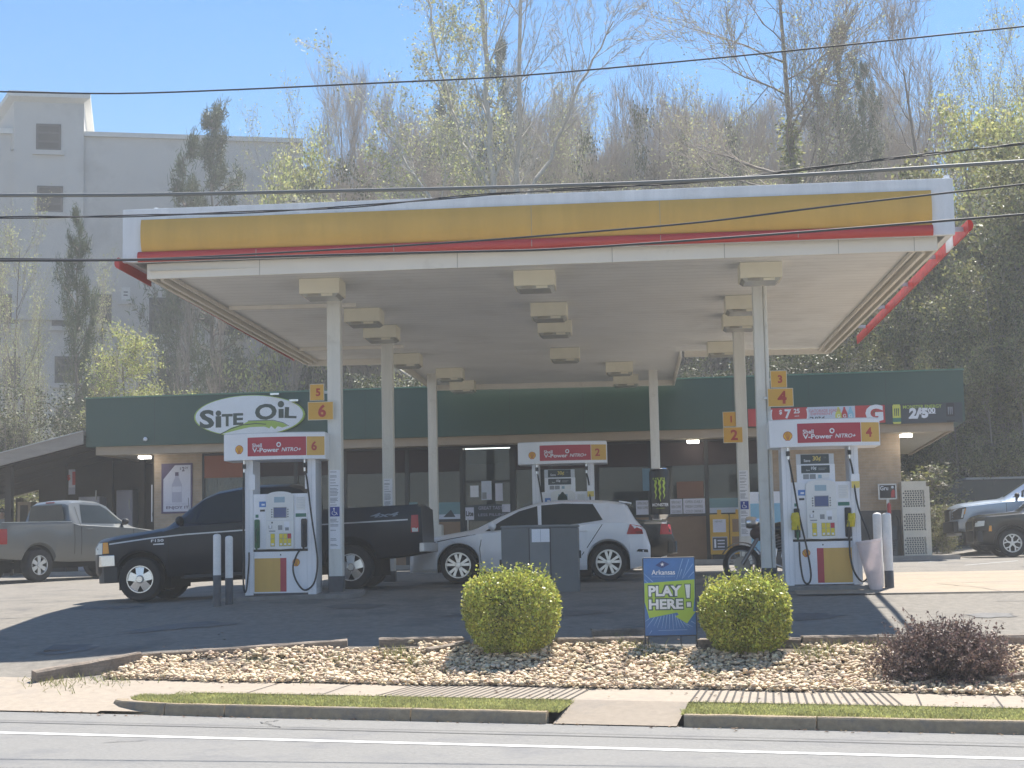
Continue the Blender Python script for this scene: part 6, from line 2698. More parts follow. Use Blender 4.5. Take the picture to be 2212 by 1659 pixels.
def vehicle(name, d, label, cat):
    c = Car(d)
    e = empty(name, (0, 0, 0), 0, label, cat, d.get('group'))
    xs = set()
    for lst in (c.top, c.belt, c.hw, c.sill):
        xs.update(round(x, 4) for x, _ in lst)
    for (xw, r, Rr) in c.arch:
        for k in range(25):
            xs.add(round(xw - Rr * .9995 * math.cos(PI * k / 24), 4))
        xs.add(round(xw - Rr - .002, 4))
        xs.add(round(xw + Rr + .002, 4))
    if c.bed:
        xs.update((c.bed[0] - .004, c.bed[0], c.bed[1], c.bed[1] + .004))
    xs.update(round(v, 4) for v in np.arange(0.05, c.L, .12))
    xs = sorted(x for x in xs if 0 <= x <= c.L)
    x2 = [xs[0]]
    for x in xs[1:]:
        if x - x2[-1] > .0015:
            x2.append(x)
    xs = x2
    mb = MB()
    V, F1, F2 = [], [], []
    n = 9
    for x in xs:
        p = c.sec(x)
        for s in (-1, 1):
            for (y, z) in p:
                V.append((x, s * y, z))
    for i in range(len(xs) - 1):
        for si, s in ((0, -1), (1, 1)):
            for j in range(n - 1):
                a = i * 2 * n + si * n + j
                b = a + 2 * n
                f = (a, b, b + 1, a + 1)
                if s > 0:
                    f = f[::-1]
                (F2 if j == 0 else F1).append(f)
    e0 = (len(xs) - 1) * 2 * n
    end0 = list(range(1, n)) + [n + j for j in range(n - 2, 0, -1)]
    F1.append(tuple(end0[::-1]) if False else tuple([j for j in end0][::-1]))
    F1.append(tuple(e0 + j for j in end0))
    k0 = len(mb.v)
    mb.add(V, F1, c.paint)
    i2 = mb._m(under_m)
    for f in F2:
        mb.f.append(tuple(k0 + q for q in f))
        mb.mi.append(i2)
    for ln in c.seams:
        side_line(mb, c, ln, .012, seam_k)
    if c.get('stripe'):
        side_line(mb, c, c.stripe, .022, flat('pinstripe', (.45, .46, .48), .3, metal=.5), .005)
    for pp, m in c.get('side_paint', []):
        side_poly(mb, c, pp, m, .003)
    body = mb.build('body', e, smooth=38)
    # inner wheel housings
    mb = MB()
    for (xw, r, Rr) in c.arch:
        for s in (-1, 1):
            w = pl(c.hw, xw)
            y0, y1 = s * (w - .34), s * (w - .36)
            mb.box(xw - Rr, xw + Rr, min(y0, y1), max(y0, y1), .2, r + Rr, under_m)
    mb.box(c.arch[0][0] + .3, c.arch[1][0] - .3, -.5, .5, pl(c.sill, 2) - .12, pl(c.sill, 2) + .02, under_m)
    mb.build('underbody', e)
    if c.get('flare'):
        fm = c.flare
        mb = MB()
        for (xw, r, Rr) in c.arch:
            for s in (-1, 1):
                A_ = [(xw + (Rr + o) * math.cos(t), r + (Rr + o) * math.sin(t)) for o, t in [(0, 0)] for t in frange(.02, PI - .02, 20)]
                for t0, t1 in zip(frange(.02, PI - .02, 20), frange(.02, PI - .02, 20)[1:]):
                    q = []
                    for (rr, t) in ((Rr - .004, t0), (Rr + .07, t0), (Rr + .07, t1), (Rr - .004, t1)):
                        x, z = xw + rr * math.cos(t), r + rr * math.sin(t)
                        q.append((x, s * (c.yside(x, z) + .012), z))
                    mb.quad(*(q if s > 0 else q[::-1]), fm)
        mb.build('wheel_flare', e)
    for w in c.windows:
        for s in (-1, 1):
            mb = MB()
            side_poly(mb, c, w, car_glass, .007, (s,))
            mb.build('side_window', e)
    for nm, (x0, x1, fw) in (('windscreen', c.screen), ('rear_window', c.rear)):
        mb = MB()
        V, fs = [], []
        nx_, ny_ = 8, 8
        for i in range(nx_ + 1):
            x = lerp(x0, x1, i / nx_)
            for j in range(ny_ + 1):
                f = lerp(-1, 1, j / ny_)
                y, z = c.ytop(x, abs(f) * fw)
                V.append((x, math.copysign(y, f), z + .008))
        for i in range(nx_):
            for j in range(ny_):
                a = i * (ny_ + 1) + j
                fs.append((a, a + ny_ + 1, a + ny_ + 2, a + 1))
        if nm == 'rear_window' and c.get('rear_flat'):
            xx, z0, z1, hwid = c.rear_flat
            V = [(xx, hwid, z0), (xx, -hwid, z0), (xx, -hwid * .86, z1), (xx, hwid * .86, z1)]
            fs = [(0, 1, 2, 3)]
            fs = [(3, 2, 1, 0)]
        mb.add(V, fs, car_glass)
        mb.build(nm, e, smooth=40)
    for (xw, r, Rr) in c.arch:
        for s in (-1, 1):
            w = pl(c.hw, xw)
            make_wheel(r, c.rim_r, c.tw, c.style, c.rim_m, e, (xw, s * (w - c.tw / 2 - .015), r), s > 0)
    for nm, pts, m in c.lamps:
        for s in (-1, 1):
            mb = MB()
            for (pp, mm) in (pts if isinstance(pts[0][0], (tuple, list)) else [(pts, m)]):
                side_poly(mb, c, pp, mm, .012 if mm is m else .015, (s,))
            # wrap round the end of the car
            mb.build(nm, e)
    for (x, z, w) in c.handles:
        for s in (-1, 1):
            mb = MB()
            y = s * c.yside(x, z)
            a, b = sorted((y + s * .012, y + s * .035))
            mb.box(x, x + w, a, b, z - .014, z + .014, c.handle_m)
            mb.build('door_handle', e, bevel=.008)
    x, z = c.mirror
    for s in (-1, 1):
        mb = MB()
        y = s * (c.yside(x, z) + .12)
        mb.ball((x, y, z + .07), (.07, .11, .075), c.mirror_m, 10, 7)
        a, b = sorted((s * (c.yside(x, z) - .02), y))
        mb.box(x - .03, x + .03, a, b, z - .01, z + .03, c.mirror_m)
        o = mb.build('wing_mirror', e, smooth=50)
    for (nm, x0, x1, z0, z1, m, y0) in c.blocks:
        # bumpers and grilles: bowed bars across the front or back
        mb = MB()
        n_ = 14
        V, fs = [], []
        for i in range(n_ + 1):
            f = lerp(-1, 1, i / n_)
            bow = (x1 - x0) * .55 * abs(f) ** 2.6
            front = x0 < c.L / 2
            xa, xb = (x0 + bow, x1) if front else (x0, x1 - bow)
            y = f * y0
            V += [(xa, y, z0), (xb, y, z0), (xb, y, z1), (xa, y, z1)]
        for i in range(n_):
            for j in range(4):
                j2 = (j + 1) % 4
                fs.append((i * 4 + j, i * 4 + 4 + j, i * 4 + 4 + j2, i * 4 + j2))
        fs += [(0, 1, 2, 3), (n_ * 4 + 3, n_ * 4 + 2, n_ * 4 + 1, n_ * 4)]
        mb.add(V, [f[::-1] for f in fs], m)
        mb.build(nm, e, bevel=.012)
    e['_'] = 0
    del e['_']
    return e, c


def park(e, c, X, Y, rz=0.0):
    """front tip centre at (X, Y); local +x runs to the rear"""
    f = Vector((math.cos(rz), math.sin(rz)))
    (x1, _, _), (x2, _, _) = c.arch
    z1 = zl(X + f.x * x1, Y + f.y * x1)
    z2 = zl(X + f.x * x2, Y + f.y * x2)
    a = math.atan2(z2 - z1, x2 - x1)
    e.location = (X, Y, z1 - math.sin(a) * x1)
    e.rotation_euler = (0, -a, rz)


Car.get = lambda self, k, dflt=None: self.__dict__.get(k, dflt)


def paint(name, col, metal=0.3, rough=.3):
    return mat(name, col, rough, metal=metal, vary=.05, scale=1.5, coat=.35)


navy = mat('paint_navy', (0.006, 0.011, 0.02), .42, vary=.05, scale=1.5, coat=.12, spec=.35)
whitep = paint('paint_white', (0.84, 0.86, 0.9), 0.0, .3)
greyp = paint('paint_grey', (0.155, 0.165, 0.165), .15, .35)
blackp = paint('paint_black', (0.006, 0.006, 0.007), .0, .25)
silverb = paint('paint_silver_blue', (0.33, 0.40, 0.50), .6, .3)
dkgreenp = paint('paint_dark', (0.012, 0.015, 0.014), .2, .25)

# --- dark blue pickup at the left pump
lower_navy = paint('paint_navy_low', (0.016, 0.02, 0.026), .3, .35)
d = dict(L=5.52, rw=.60, tw=.26, style='five', rim_r=.225, rim_m=chrome_m, paint=navy, flare=None,
         top=[(0, .98), (.04, 1.05), (.12, 1.09), (.4, 1.13), (.9, 1.18), (1.16, 1.215), (1.24, 1.24), (1.56, 1.48), (1.86, 1.68), (2.1, 1.765), (2.45, 1.81), (2.8, 1.83), (3.3, 1.815), (3.5, 1.76), (3.6, 1.66), (3.63, 1.335), (5.48, 1.335), (5.52, 1.30)],
         belt=[(0, .92), (.12, 1.0), (.6, 1.05), (1.2, 1.12), (1.5, 1.19), (3.55, 1.22), (3.63, 1.31), (5.52, 1.3)],
         sill=[(0, .46), (.3, .44), (1.3, .38), (3.6, .40), (5.1, .5), (5.52, .55)],
         hw=[(0, .74), (.08, .86), (.25, .93), (.6, .965), (1.3, .955), (5.2, .955), (5.45, .93), (5.52, .88)],
         arch=[(.80, .365, .445), (4.32, .365, .44)], bed=(3.64, 5.47),
         windows=[[(1.42, 1.24), (1.58, 1.36), (1.90, 1.61), (2.1, 1.69), (2.62, 1.73), (2.62, 1.25)], [(2.72, 1.26), (2.72, 1.73), (3.3, 1.72), (3.42, 1.66), (3.48, 1.28)]],
         screen=(1.27, 1.86, .95), rear=(3.5, 3.6, .9), rear_flat=(3.637, 1.36, 1.68, .62),
         seams=[[(1.30, .46), (1.30, 1.1)], [(1.3, 1.1), (1.38, 1.2)], [(2.66, .45), (2.66, 1.74)], [(3.55, .48), (3.55, 1.25)], [(3.635, .5), (3.635, 1.3)], [(.12, 1.0), (.6, 1.06), (1.2, 1.13)]],
         stripe=[(.3, .97), (1.0, 1.03), (1.6, 1.06), (3.6, 1.09), (5.3, 1.09)],
         lamps=[('headlight', [([(.02, .81), (.17, .81), (.18, 1.0), (.04, .99)], tail_wht), ([(.18, .815), (.30, .82), (.28, 1.0), (.19, 1.0)], amber)], tail_wht),
                ('tail_light', [([(5.34, .88), (5.47, .88), (5.47, 1.16), (5.36, 1.16)], tail_red), ([(5.36, .885), (5.46, .885), (5.46, .95), (5.36, .95)], tail_wht)], tail_red)],
         handles=[(2.45, 1.12, .16)], handle_m=navy, mirror=(1.52, 1.22), mirror_m=trim_m,
         blocks=[('front_bumper', -.1, .40, .60, .79, chrome_m, .985), ('lower_valance', -.07, .44, .33, .597, trim_m, .965), ('grille', -.035, .1, .79, .98, trim_m, .58), ('rear_bumper', 5.46, 5.64, .55, .70, steel_m, .9)])
e, cF = vehicle('pickup_truck', d, 'dark navy pickup refuelling behind the left front pump with chrome bumper', 'pickup truck')
pk = e
X0 = at(200, 1200, 27.2).x
park(e, cF, X0, 27.2 + .95, R(0.5))
mb = MB()
silver_t = flat('badge_silver', (.55, .56, .58), .3, metal=.6)
blue_t = flat('badge_blue', (.17, .22, .28), .4)


def side_text(body, x, z, w, h, m, bold=.02, shear=0.0, c=cF, s=-1):
    mb = MB()
    mb.text(body, 1, m, x, z, 0, w=w, h=h, bold=bold, shear=shear, fn=lambda q: (q[0], s * (c.yside(q[0], q[2]) + .006), q[2]))
    return mb


side_text('F150', 1.12, .985, .21, .045, silver_t).build('badge', e)
m2 = side_text('\u2014\u2014', 1.14, .925, .18, .02, silver_t, .05)
m2.build('badge', e)
side_text('4x4', 4.92, 1.19, .48, .07, blue_t, .03, .3).build('decal', e)
mb = MB()
mb.tube([(1.55, -.93, .36), (3.5, -.93, .36)], .035, trim_m, 8)
mb.box(1.5, 3.5, -.99, -.9, .34, .37, trim_m)
mb.build('running_board', e)
# cab interior hint: steering wheel and headrests outside view are left out; antenna
mb = MB()
mb.tube([(1.25, .75, 1.1), (1.22, .76, 1.75)], .004, black_m, 5)
mb.build('antenna', e)

# --- white hatchback
d = dict(L=4.25, rw=.56, tw=.215, style='ten', rim_r=.225, rim_m=alloy, paint=whitep,
         top=[(0, .60), (.04, .68), (.12, .74), (.4, .82), (.8, .885), (1.08, .93), (1.2, .97), (1.6, 1.16), (2.0, 1.32), (2.25, 1.385), (2.6, 1.43), (3.0, 1.435), (3.5, 1.405), (3.8, 1.365), (3.86, 1.32), (4.0, 1.06), (4.08, .97), (4.18, .86), (4.25, .62)],
         belt=[(0, .5), (.2, .68), (.6, .77), (1.2, .85), (1.5, .875), (2.3, .925), (3.0, .965), (3.45, 1.01), (3.85, .99), (4.1, .9), (4.25, .58)],
         sill=[(0, .2), (.3, .19), (3.9, .2), (4.1, .24), (4.25, .34)],
         hw=[(0, .56), (.06, .70), (.2, .80), (.5, .87), (.9, .895), (3.5, .895), (3.9, .86), (4.12, .80), (4.22, .73), (4.25, .68)],
         arch=[(.885, .318, .372), (3.515, .318, .372)], bed=None,
         windows=[[(1.36, .90), (1.64, 1.08), (1.96, 1.245), (2.28, 1.33), (2.30, .955)], [(2.36, .96), (2.35, 1.34), (2.72, 1.365), (3.26, 1.345), (3.43, 1.06), (3.0, 1.0)]],
         screen=(1.25, 2.12, .97), rear=(3.84, 4.02, .9), rear_flat=None,
         seams=[[(1.30, .24), (1.27, .6), (1.32, .87)], [(2.33, .24), (2.33, .92)], [(3.05, .45), (3.16, .6), (3.42, .98)], [(.3, .69), (.75, .78), (1.2, .85)]],
         lamps=[('headlight', [(.10, .60), (.42, .69), (.40, .77), (.16, .72)], tail_wht), ('tail_light', [([(3.84, .80), (4.13, .80), (4.1, .94), (3.9, .975)], tail_red), ([(4.0, .81), (4.12, .81), (4.11, .85), (4.0, .85)], flat('tail_dark', (.2, .015, .02), .2))], tail_red)],
         handles=[(2.08, .82, .17), (3.0, .88, .17)], handle_m=whitep, mirror=(1.50, .92), mirror_m=whitep,
         blocks=[('lower_grille', -.02, .2, .24, .42, trim_m, .66), ('front_grille', -.015, .12, .52, .60, trim_m, .5), ('rear_valance', 4.1, 4.27, .26, .36, trim_m, .66)],
         side_paint=[([(4.0, .5), (4.21, .48), (4.2, .53), (4.04, .54)], trim_m)])
e, cG = vehicle('hatchback_car', d, 'white hatchback waiting behind the grey waste station', 'car')
X0 = at(880, 1220, 29.15).x
park(e, cG, X0, 29.15 + .9, R(.3))
mb = MB()
for (z, w) in ((.27, .5), (.36, .55)):
    n = 8
    for i in range(n):
        f0, f1 = -1 + 2 * i / n, -1 + 2 * (i + 1) / n
        mb.box(-.03 + .11 * abs((f0 + f1) / 2) ** 2.6, -.018 + .11 * abs((f0 + f1) / 2) ** 2.6, w * f0, w * f1, z - .008, z + .008, chrome_m)
mb.build('grille_bar', e)
mb = MB()
V, fs = [], []
mb.hexa([(3.72, -.52, 1.375), (3.94, -.5, 1.335), (3.94, .5, 1.335), (3.72, .52, 1.375), (3.72, -.52, 1.40), (3.94, -.5, 1.362), (3.94, .5, 1.362), (3.72, .52, 1.40)], whitep)
mb.build('roof_spoiler', e, bevel=.008)
mb = MB()
mb.prism_y([(4.0, .27), (4.2, .36), (4.21, .39), (3.99, .30)], -.893, -.78, chrome_m) if False else None

# --- black saloon beyond the rear pump
d = dict(L=4.85, rw=.56, tw=.22, style='y', rim_r=.22, rim_m=alloy, paint=blackp,
         top=[(0, .62), (.08, .72), (.5, .82), (1.2, .95), (1.3, .98), (2.1, 1.34), (2.5, 1.40), (3.0, 1.40), (3.4, 1.35), (4.1, 1.085), (4.2, 1.07), (4.72, 1.06), (4.8, .95), (4.85, .7)],
         belt=[(0, .5), (.3, .7), (1.3, .88), (3.6, .96), (4.7, .99), (4.85, .65)],
         sill=[(0, .22), (4.4, .24), (4.85, .36)],
         hw=[(0, .56), (.1, .74), (.5, .87), (1, .905), (4.2, .905), (4.6, .86), (4.85, .72)],
         arch=[(.95, .33, .38), (3.75, .33, .38)], bed=None,
         windows=[[(1.5, .93), (2.1, 1.26), (2.5, 1.32), (2.55, .96)], [(2.62, .96), (2.6, 1.32), (3.3, 1.29), (3.7, 1.02)]],
         screen=(1.36, 2.1, .95), rear=(3.45, 4.05, .92), seams=[[(1.4, .3), (1.4, .9)], [(2.58, .3), (2.58, .95)], [(3.5, .6), (3.7, .95)]],
         lamps=[('headlight', [(.1, .6), (.4, .68), (.38, .76), (.15, .7)], tail_wht), ('tail_light', [(4.55, .76), (4.8, .76), (4.78, .96), (4.58, .98)], tail_red)],
         handles=[(2.3, .84, .16), (3.3, .88, .16)], handle_m=blackp, mirror=(1.6, .92), mirror_m=blackp,
         blocks=[('rear_bumper', 4.72, 4.93, .36, .62, blackp, .8), ('lower_grille', -.02, .2, .25, .42, trim_m, .6)])
e, cS = vehicle('saloon_car', d, 'black saloon whose tail sticks out behind the white hatchback', 'car')
X1 = at(1462, 1160, 35.2).x
park(e, cS, X1 - 4.9, 35.2 + .9, 0)

# --- grey pickup on the left
d = dict(L=5.2, rw=.62, tw=.25, style='six', rim_r=.222, rim_m=alloy, paint=greyp,
         top=[(0, .95), (.06, 1.05), (.3, 1.12), (1.1, 1.2), (1.25, 1.24), (1.95, 1.76), (2.2, 1.83), (2.6, 1.86), (2.95, 1.84), (3.05, 1.78), (3.12, 1.40), (3.15, 1.34), (5.15, 1.34), (5.2, 1.3)],
         belt=[(0, .85), (.3, 1.03), (1.25, 1.16), (3.0, 1.26), (3.15, 1.31), (5.2, 1.3)],
         sill=[(0, .45), (1.3, .4), (3.2, .42), (4.9, .52), (5.2, .56)],
         hw=[(0, .78), (.1, .9), (.4, .98), (1, 1.0), (4.9, 1.0), (5.15, .97), (5.2, .93)],
         arch=[(.92, .37, .45), (4.1, .37, .46)], bed=(3.16, 5.13),
         windows=[[(1.5, 1.29), (1.95, 1.62), (2.15, 1.72), (2.75, 1.75), (2.86, 1.31)]],
         screen=(1.3, 1.98, .95), rear=(2.95, 3.05, .9), rear_flat=(3.15, 1.39, 1.75, .66), seams=[[(1.35, .5), (1.35, 1.15)], [(2.92, .5), (2.92, 1.7)], [(3.12, .5), (3.12, 1.3)]],
         side_paint=[([(3.4, .95), (3.62, .95), (3.62, .975), (3.4, .975)], greyp)],
         lamps=[('headlight', [(.04, .85), (.3, .88), (.3, 1.02), (.1, 1.0)], tail_wht), ('tail_light', [(5.0, .86), (5.18, .86), (5.18, 1.2), (5.0, 1.2)], tail_red)],
         handles=[(2.6, 1.16, .18)], handle_m=greyp, mirror=(1.62, 1.26), mirror_m=trim_m,
         blocks=[('front_bumper', -.1, .15, .5, .76, chrome_m, .95), ('rear_bumper', 5.15, 5.36, .5, .72, chrome_m, .94), ('grille', -.03, .1, .78, 1.0, trim_m, .6)])
e, cT = vehicle('pickup_truck', d, 'grey single cab pickup seen from behind at the left edge', 'pickup truck')
rz = R(180 + 58)
W = at(80, 1222, 37.2)
f = Vector((math.cos(rz), math.sin(rz)))
g2 = Vector((-math.sin(rz), math.cos(rz)))
P0 = Vector((W.x, W.y)) - f * 4.1 - g2 * .87
park(e, cT, P0.x, P0.y, rz)
mb = MB()
mb.box(5.2, 5.225, -.78, .78, .72, 1.3, greyp)
mb.build('tailgate', e, bevel=.01)
mb = MB()
mb.box(3.0, 3.05, -.14, .14, 1.80, 1.825, tail_red)
mb.build('brake_light', e)
mb = MB()
mb.box(3.2, 5.1, .935, .985, 1.341, 1.352, alloy)
mb.box(3.2, 5.1, -.985, -.935, 1.341, 1.352, alloy)
mb.build('rail_cap', e)

# --- silver blue pickup and black compact suv at the right
d = dict(L=5.9, rw=.64, tw=.28, style='six', rim_r=.24, rim_m=alloy, paint=silverb, flare=trim_m,
         top=[(0, 1.16), (.06, 1.26), (.3, 1.34), (.9, 1.40), (1.35, 1.42), (1.45, 1.45), (2.2, 1.9), (2.6, 1.98), (3.6, 1.98), (4.0, 1.9), (4.1, 1.45), (5.85, 1.45), (5.9, 1.4)],
         belt=[(0, 1.1), (.3, 1.24), (1.4, 1.32), (4.0, 1.4), (5.9, 1.4)],
         sill=[(0, .62), (.4, .56), (1.4, .5), (4.2, .52), (5.9, .62)],
         hw=[(0, .82), (.06, .94), (.2, 1.0), (.5, 1.03), (5.6, 1.03), (5.9, .95)],
         arch=[(.98, .42, .53), (4.7, .42, .53)], bed=(4.12, 5.83),
         windows=[[(1.7, 1.45), (2.2, 1.76), (2.5, 1.86), (2.9, 1.88), (2.9, 1.46)], [(3.0, 1.46), (3.0, 1.88), (3.7, 1.86), (3.85, 1.48)]],
         screen=(1.5, 2.2, .95), rear=(3.9, 4.05, .9), rear_flat=(4.115, 1.5, 1.85, .66), seams=[[(1.5, .6), (1.5, 1.3)], [(2.95, .6), (2.95, 1.4)], [(.3, 1.26), (1.4, 1.34)]],
         lamps=[('headlight', [([(.03, .90), (.34, .92), (.44, 1.24), (.05, 1.20)], trim_m), ([(.28, .95), (.33, .95), (.40, 1.2), (.34, 1.19)], tail_wht), ([(.36, 1.05), (.40, 1.05), (.43, 1.2), (.40, 1.2)], amber)], trim_m), ('tail_light', [(5.7, .95), (5.88, .95), (5.88, 1.3), (5.7, 1.3)], tail_red)],
         handles=[(2.6, 1.25, .18), (3.6, 1.28, .18)], handle_m=silverb, mirror=(1.8, 1.42), mirror_m=trim_m,
         blocks=[('front_bumper', -.12, .2, .55, .86, trim_m, 1.0), ('grille', -.06, .12, .88, 1.2, trim_m, .8), ('skid_plate', -.05, .3, .47, .545, alloy, .7), ('rear_bumper', 5.85, 6.05, .55, .75, trim_m, .95)])
e, cR = vehicle('pickup_truck', d, 'tall silver blue pickup parked nose left behind the black suv', 'pickup truck')
Wp = at(2056, 1150, 46.6)
park(e, cR, Wp.x + .1, 46.6 + .95, R(-6))
d = dict(L=4.4, rw=.6, tw=.23, style='y', rim_r=.235, rim_m=alloy, paint=blackp, flare=trim_m,
         top=[(0, .95), (.05, 1.03), (.25, 1.09), (.9, 1.14), (1.15, 1.17), (1.25, 1.22), (1.85, 1.66), (2.1, 1.74), (3.9, 1.76), (4.2, 1.7), (4.33, 1.1), (4.4, .8)],
         belt=[(0, .88), (.3, 1.02), (1.2, 1.08), (4.2, 1.14), (4.4, .75)],
         sill=[(0, .34), (.3, .3), (4.0, .32), (4.4, .42)],
         hw=[(0, .72), (.08, .83), (.3, .91), (.7, .93), (4.0, .93), (4.4, .85)],
         arch=[(.92, .35, .405), (3.6, .35, .405)], bed=None,
         windows=[[(1.5, 1.13), (1.85, 1.5), (2.05, 1.62), (2.5, 1.64), (2.5, 1.14)], [(2.58, 1.14), (2.58, 1.64), (3.3, 1.64), (3.4, 1.16)]],
         screen=(1.3, 1.86, .95), rear=(4.22, 4.32, .9), seams=[[(1.35, .4), (1.35, 1.05)], [(2.54, .4), (2.54, 1.1)], [(.25, 1.03), (1.2, 1.09)]],
         lamps=[('headlight', [([(.02, .78), (.24, .80), (.26, .93), (.05, .92)], tail_wht), ([(.34, .66), (.42, .66), (.42, .80), (.36, .80)], amber)], tail_wht), ('tail_light', [(4.2, .8), (4.36, .8), (4.33, 1.1), (4.2, 1.1)], tail_red)],
         handles=[(2.2, 1.0, .16), (3.1, 1.0, .16)], handle_m=blackp, mirror=(1.55, 1.1), mirror_m=blackp,
         blocks=[('front_bumper', -.06, .2, .4, .68, trim_m, .88), ('grille', -.03, .1, .72, .94, trim_m, .7)])
e, cB = vehicle('compact_suv', d, 'black compact suv at the right edge with five split spoke wheels', 'suv')
Wp = at(2109, 1150, 43.4)
park(e, cB, Wp.x, 43.4 + .85, R(-3))

# dark container behind the parked vehicles
p = at(2003, 1090, 55)
p2 = at(2330, 1090, 55)
zt = at(2110, 1036, 55).z
e = empty('dumpster', ((p.x + p2.x) / 2, 55.8, zl(p.x, 55) - .2), 0, 'long dark green waste container behind the silver blue pickup', 'dumpster')
w, h = (p2.x - p.x) / 2, zt - zl(p.x, 55) + .2
mb = MB()
mb.prism_y([(-w + .1, 0), (w - .1, 0), (w, h * .93), (w - .1, h), (-w + 1.2, h), (-w, h * .80)], -.8, .8, mat('dumpster_green', (0.022, 0.032, 0.028), .5, vary=.2))
for k in range(9):
    x = -w + .6 + k * (2 * w - 1.2) / 8
    mb.box(x - .04, x + .04, -.86, -.801, .1, h * .76, trim_m)
mb.build('shell', e, bevel=.02)
mb = MB()
mb.box(-w + 1.25, w - .2, -.82, .82, h + .001, h + .07, mat('dumpster_lid', (.35, .36, .36), .5))
mb.build('lid', e, bevel=.01)

# ------------------------------------------------------------------ motorcycle
Ym = 27.4
moto_m = flat('moto_metal', (.2, .2, .205), .3, metal=.9)
fw = at(1603, 1228, Ym)
zg = zl(fw.x, Ym)
rw_ = .30
e = empty('motorcycle', (fw.x, Ym, zg), 0, 'black cruiser motorcycle with chrome fork half hidden by the right front column', 'motorcycle')
WB = 1.62
for (x, r_, w_) in ((0, .31, .13), (WB, .30, .17)):
    ew = bpy.data.objects.new('wheel', None)
    COL.objects.link(ew)
    ew.parent = e
    ew.location = (x, 0, r_)
    mb = MB()
    ri = .23
    mb.lathe([(ri, -w_ * .4), (r_ * .9, -w_ * .5), (r_ * .98, -w_ * .3), (r_, 0), (r_ * .98, w_ * .3), (r_ * .9, w_ * .5), (ri, w_ * .4)], tyre_m, (0, 0, 0), 'y', 32)
    mb.build('tyre', ew, smooth=40)
    mb = MB()
    mb.lathe([(ri * 1.01, -w_ * .4), (ri * .93, -w_ * .42), (ri * .9, 0), (ri * .93, w_ * .42), (ri * 1.01, w_ * .4)], moto_m, (0, 0, 0), 'y', 32)
    for k in range(20):
        a = 2 * PI * k / 20
        b = a + (.35 if k % 2 else -.35)
        mb.tube([(.04 * math.cos(b), (-.04 if k % 4 < 2 else .04), .04 * math.sin(b)), (ri * .93 * math.cos(a), 0, ri * .93 * math.sin(a))], .003, chrome_m, 4)
    mb.lathe([(0, -.07), (.05, -.07), (.05, .07), (0, .07)], moto_m, (0, 0, 0), 'y', 16)
    mb.lathe([(.05, -.075), (.13, -.075), (.13, -.068), (.05, -.068)], moto_m, (0, 0, 0), 'y', 24)
    mb.build('rim', ew, smooth=40)
mb = MB()
for s in (-.1, .1):
    mb.tube([(0, s, .305), (.20, s, .62), (.44, s, 1.0)], [.032, .030, .024], moto_m, 10)
mb.build('front_fork', e, smooth=50)
mb = MB()
V = []
mb.lathe([(.345, -.085), (.36, -.05), (.365, 0), (.36, .05), (.345, .085)], blackp, (0, 0, .305), 'y', 20, a0=R(20), a1=R(150))
mb.build('mudguard', e, smooth=60)
mb = MB()
mb.lathe([(.345, -.1), (.365, -.05), (.37, 0), (.365, .05), (.345, .1)], blackp, (WB, 0, .30), 'y', 20, a0=R(10), a1=R(160))
mb.build('mudguards', e, smooth=60) if False else mb.build('mudguard', e, smooth=60)
mb = MB()
mb.lathe([(0, -.16), (.085, -.15), (.1, -.1), (.09, 0), (.05, .07), (0, .09)], chrome_m, (.24, 0, .98), 'x', 16)
mb.lathe([(0, -.163), (.075, -.155)], tail_wht, (.24, 0, .98), 'x', 16)
mb.build('headlamp', e, smooth=50)
mb = MB()
mb.tube([(.5, -.38, 1.12), (.44, -.33, 1.15), (.40, -.12, 1.06), (.40, .12, 1.06), (.44, .33, 1.15), (.5, .38, 1.12)], .014, chrome_m, 8)
mb.build('handlebar', e, smooth=50)
for s in (-1, 1):
    mb = MB()
    mb.tube([(.44, s * .3, 1.15), (.42, s * .36, 1.28)], .006, chrome_m, 6)
    mb.ball((.42, s * .38, 1.31), (.02, .06, .04), chrome_m, 10, 6)
    mb.build('mirror', e, smooth=50)
mb = MB()
mb.ball((.72, 0, .86), (.30, .15, .13), blackp, 14, 9)
mb.build('fuel_tank', e, smooth=60)
mb = MB()
mb.ball((1.15, 0, .74), (.3, .16, .08), black_m, 12, 7)
mb.ball((1.55, 0, .80), (.22, .13, .07), black_m, 12, 7)
mb.ball((1.72, 0, 1.0), (.06, .15, .18), black_m, 12, 7)
mb.build('seat', e, smooth=60)
mb = MB()
mb.box(.5, .95, -.13, .13, .28, .5, moto_m)
for (a, b) in ((.62, .82), (.84, .70)):
    pass
mb.tube([(.66, 0, .48), (.56, 0, .78)], [.09, .085], black_m, 12)
mb.tube([(.8, 0, .48), (.92, 0, .76)], [.09, .085], black_m, 12)
for k in range(6):
    mb.tube([(.64 - .017 * k, 0, .53 + .045 * k), (.636 - .017 * k, 0, .545 + .045 * k)], .11, moto_m, 12)
    mb.tube([(.82 + .02 * k, 0, .53 + .045 * k), (.824 + .02 * k, 0, .545 + .045 * k)], .11, moto_m, 12)
mb.lathe([(0, -.15), (.12, -.15), (.13, -.12), (.13, -.1)], chrome_m, (.74, 0, .42), 'y', 18)
mb.build('engine', e, bevel=.01)
mb = MB()
mb.tube([(.55, -.16, .55), (.5, -.19, .3), (.7, -.2, .22), (1.2, -.2, .24), (1.9, -.2, .3)], [.025, .025, .028, .035, .04], chrome_m, 10)
mb.tube([(.9, -.15, .6), (1.0, -.2, .42), (1.2, -.21, .34), (1.9, -.21, .4)], [.022, .025, .03, .036], chrome_m, 10)
mb.build('exhaust_pipe', e, smooth=60)
mb = MB()
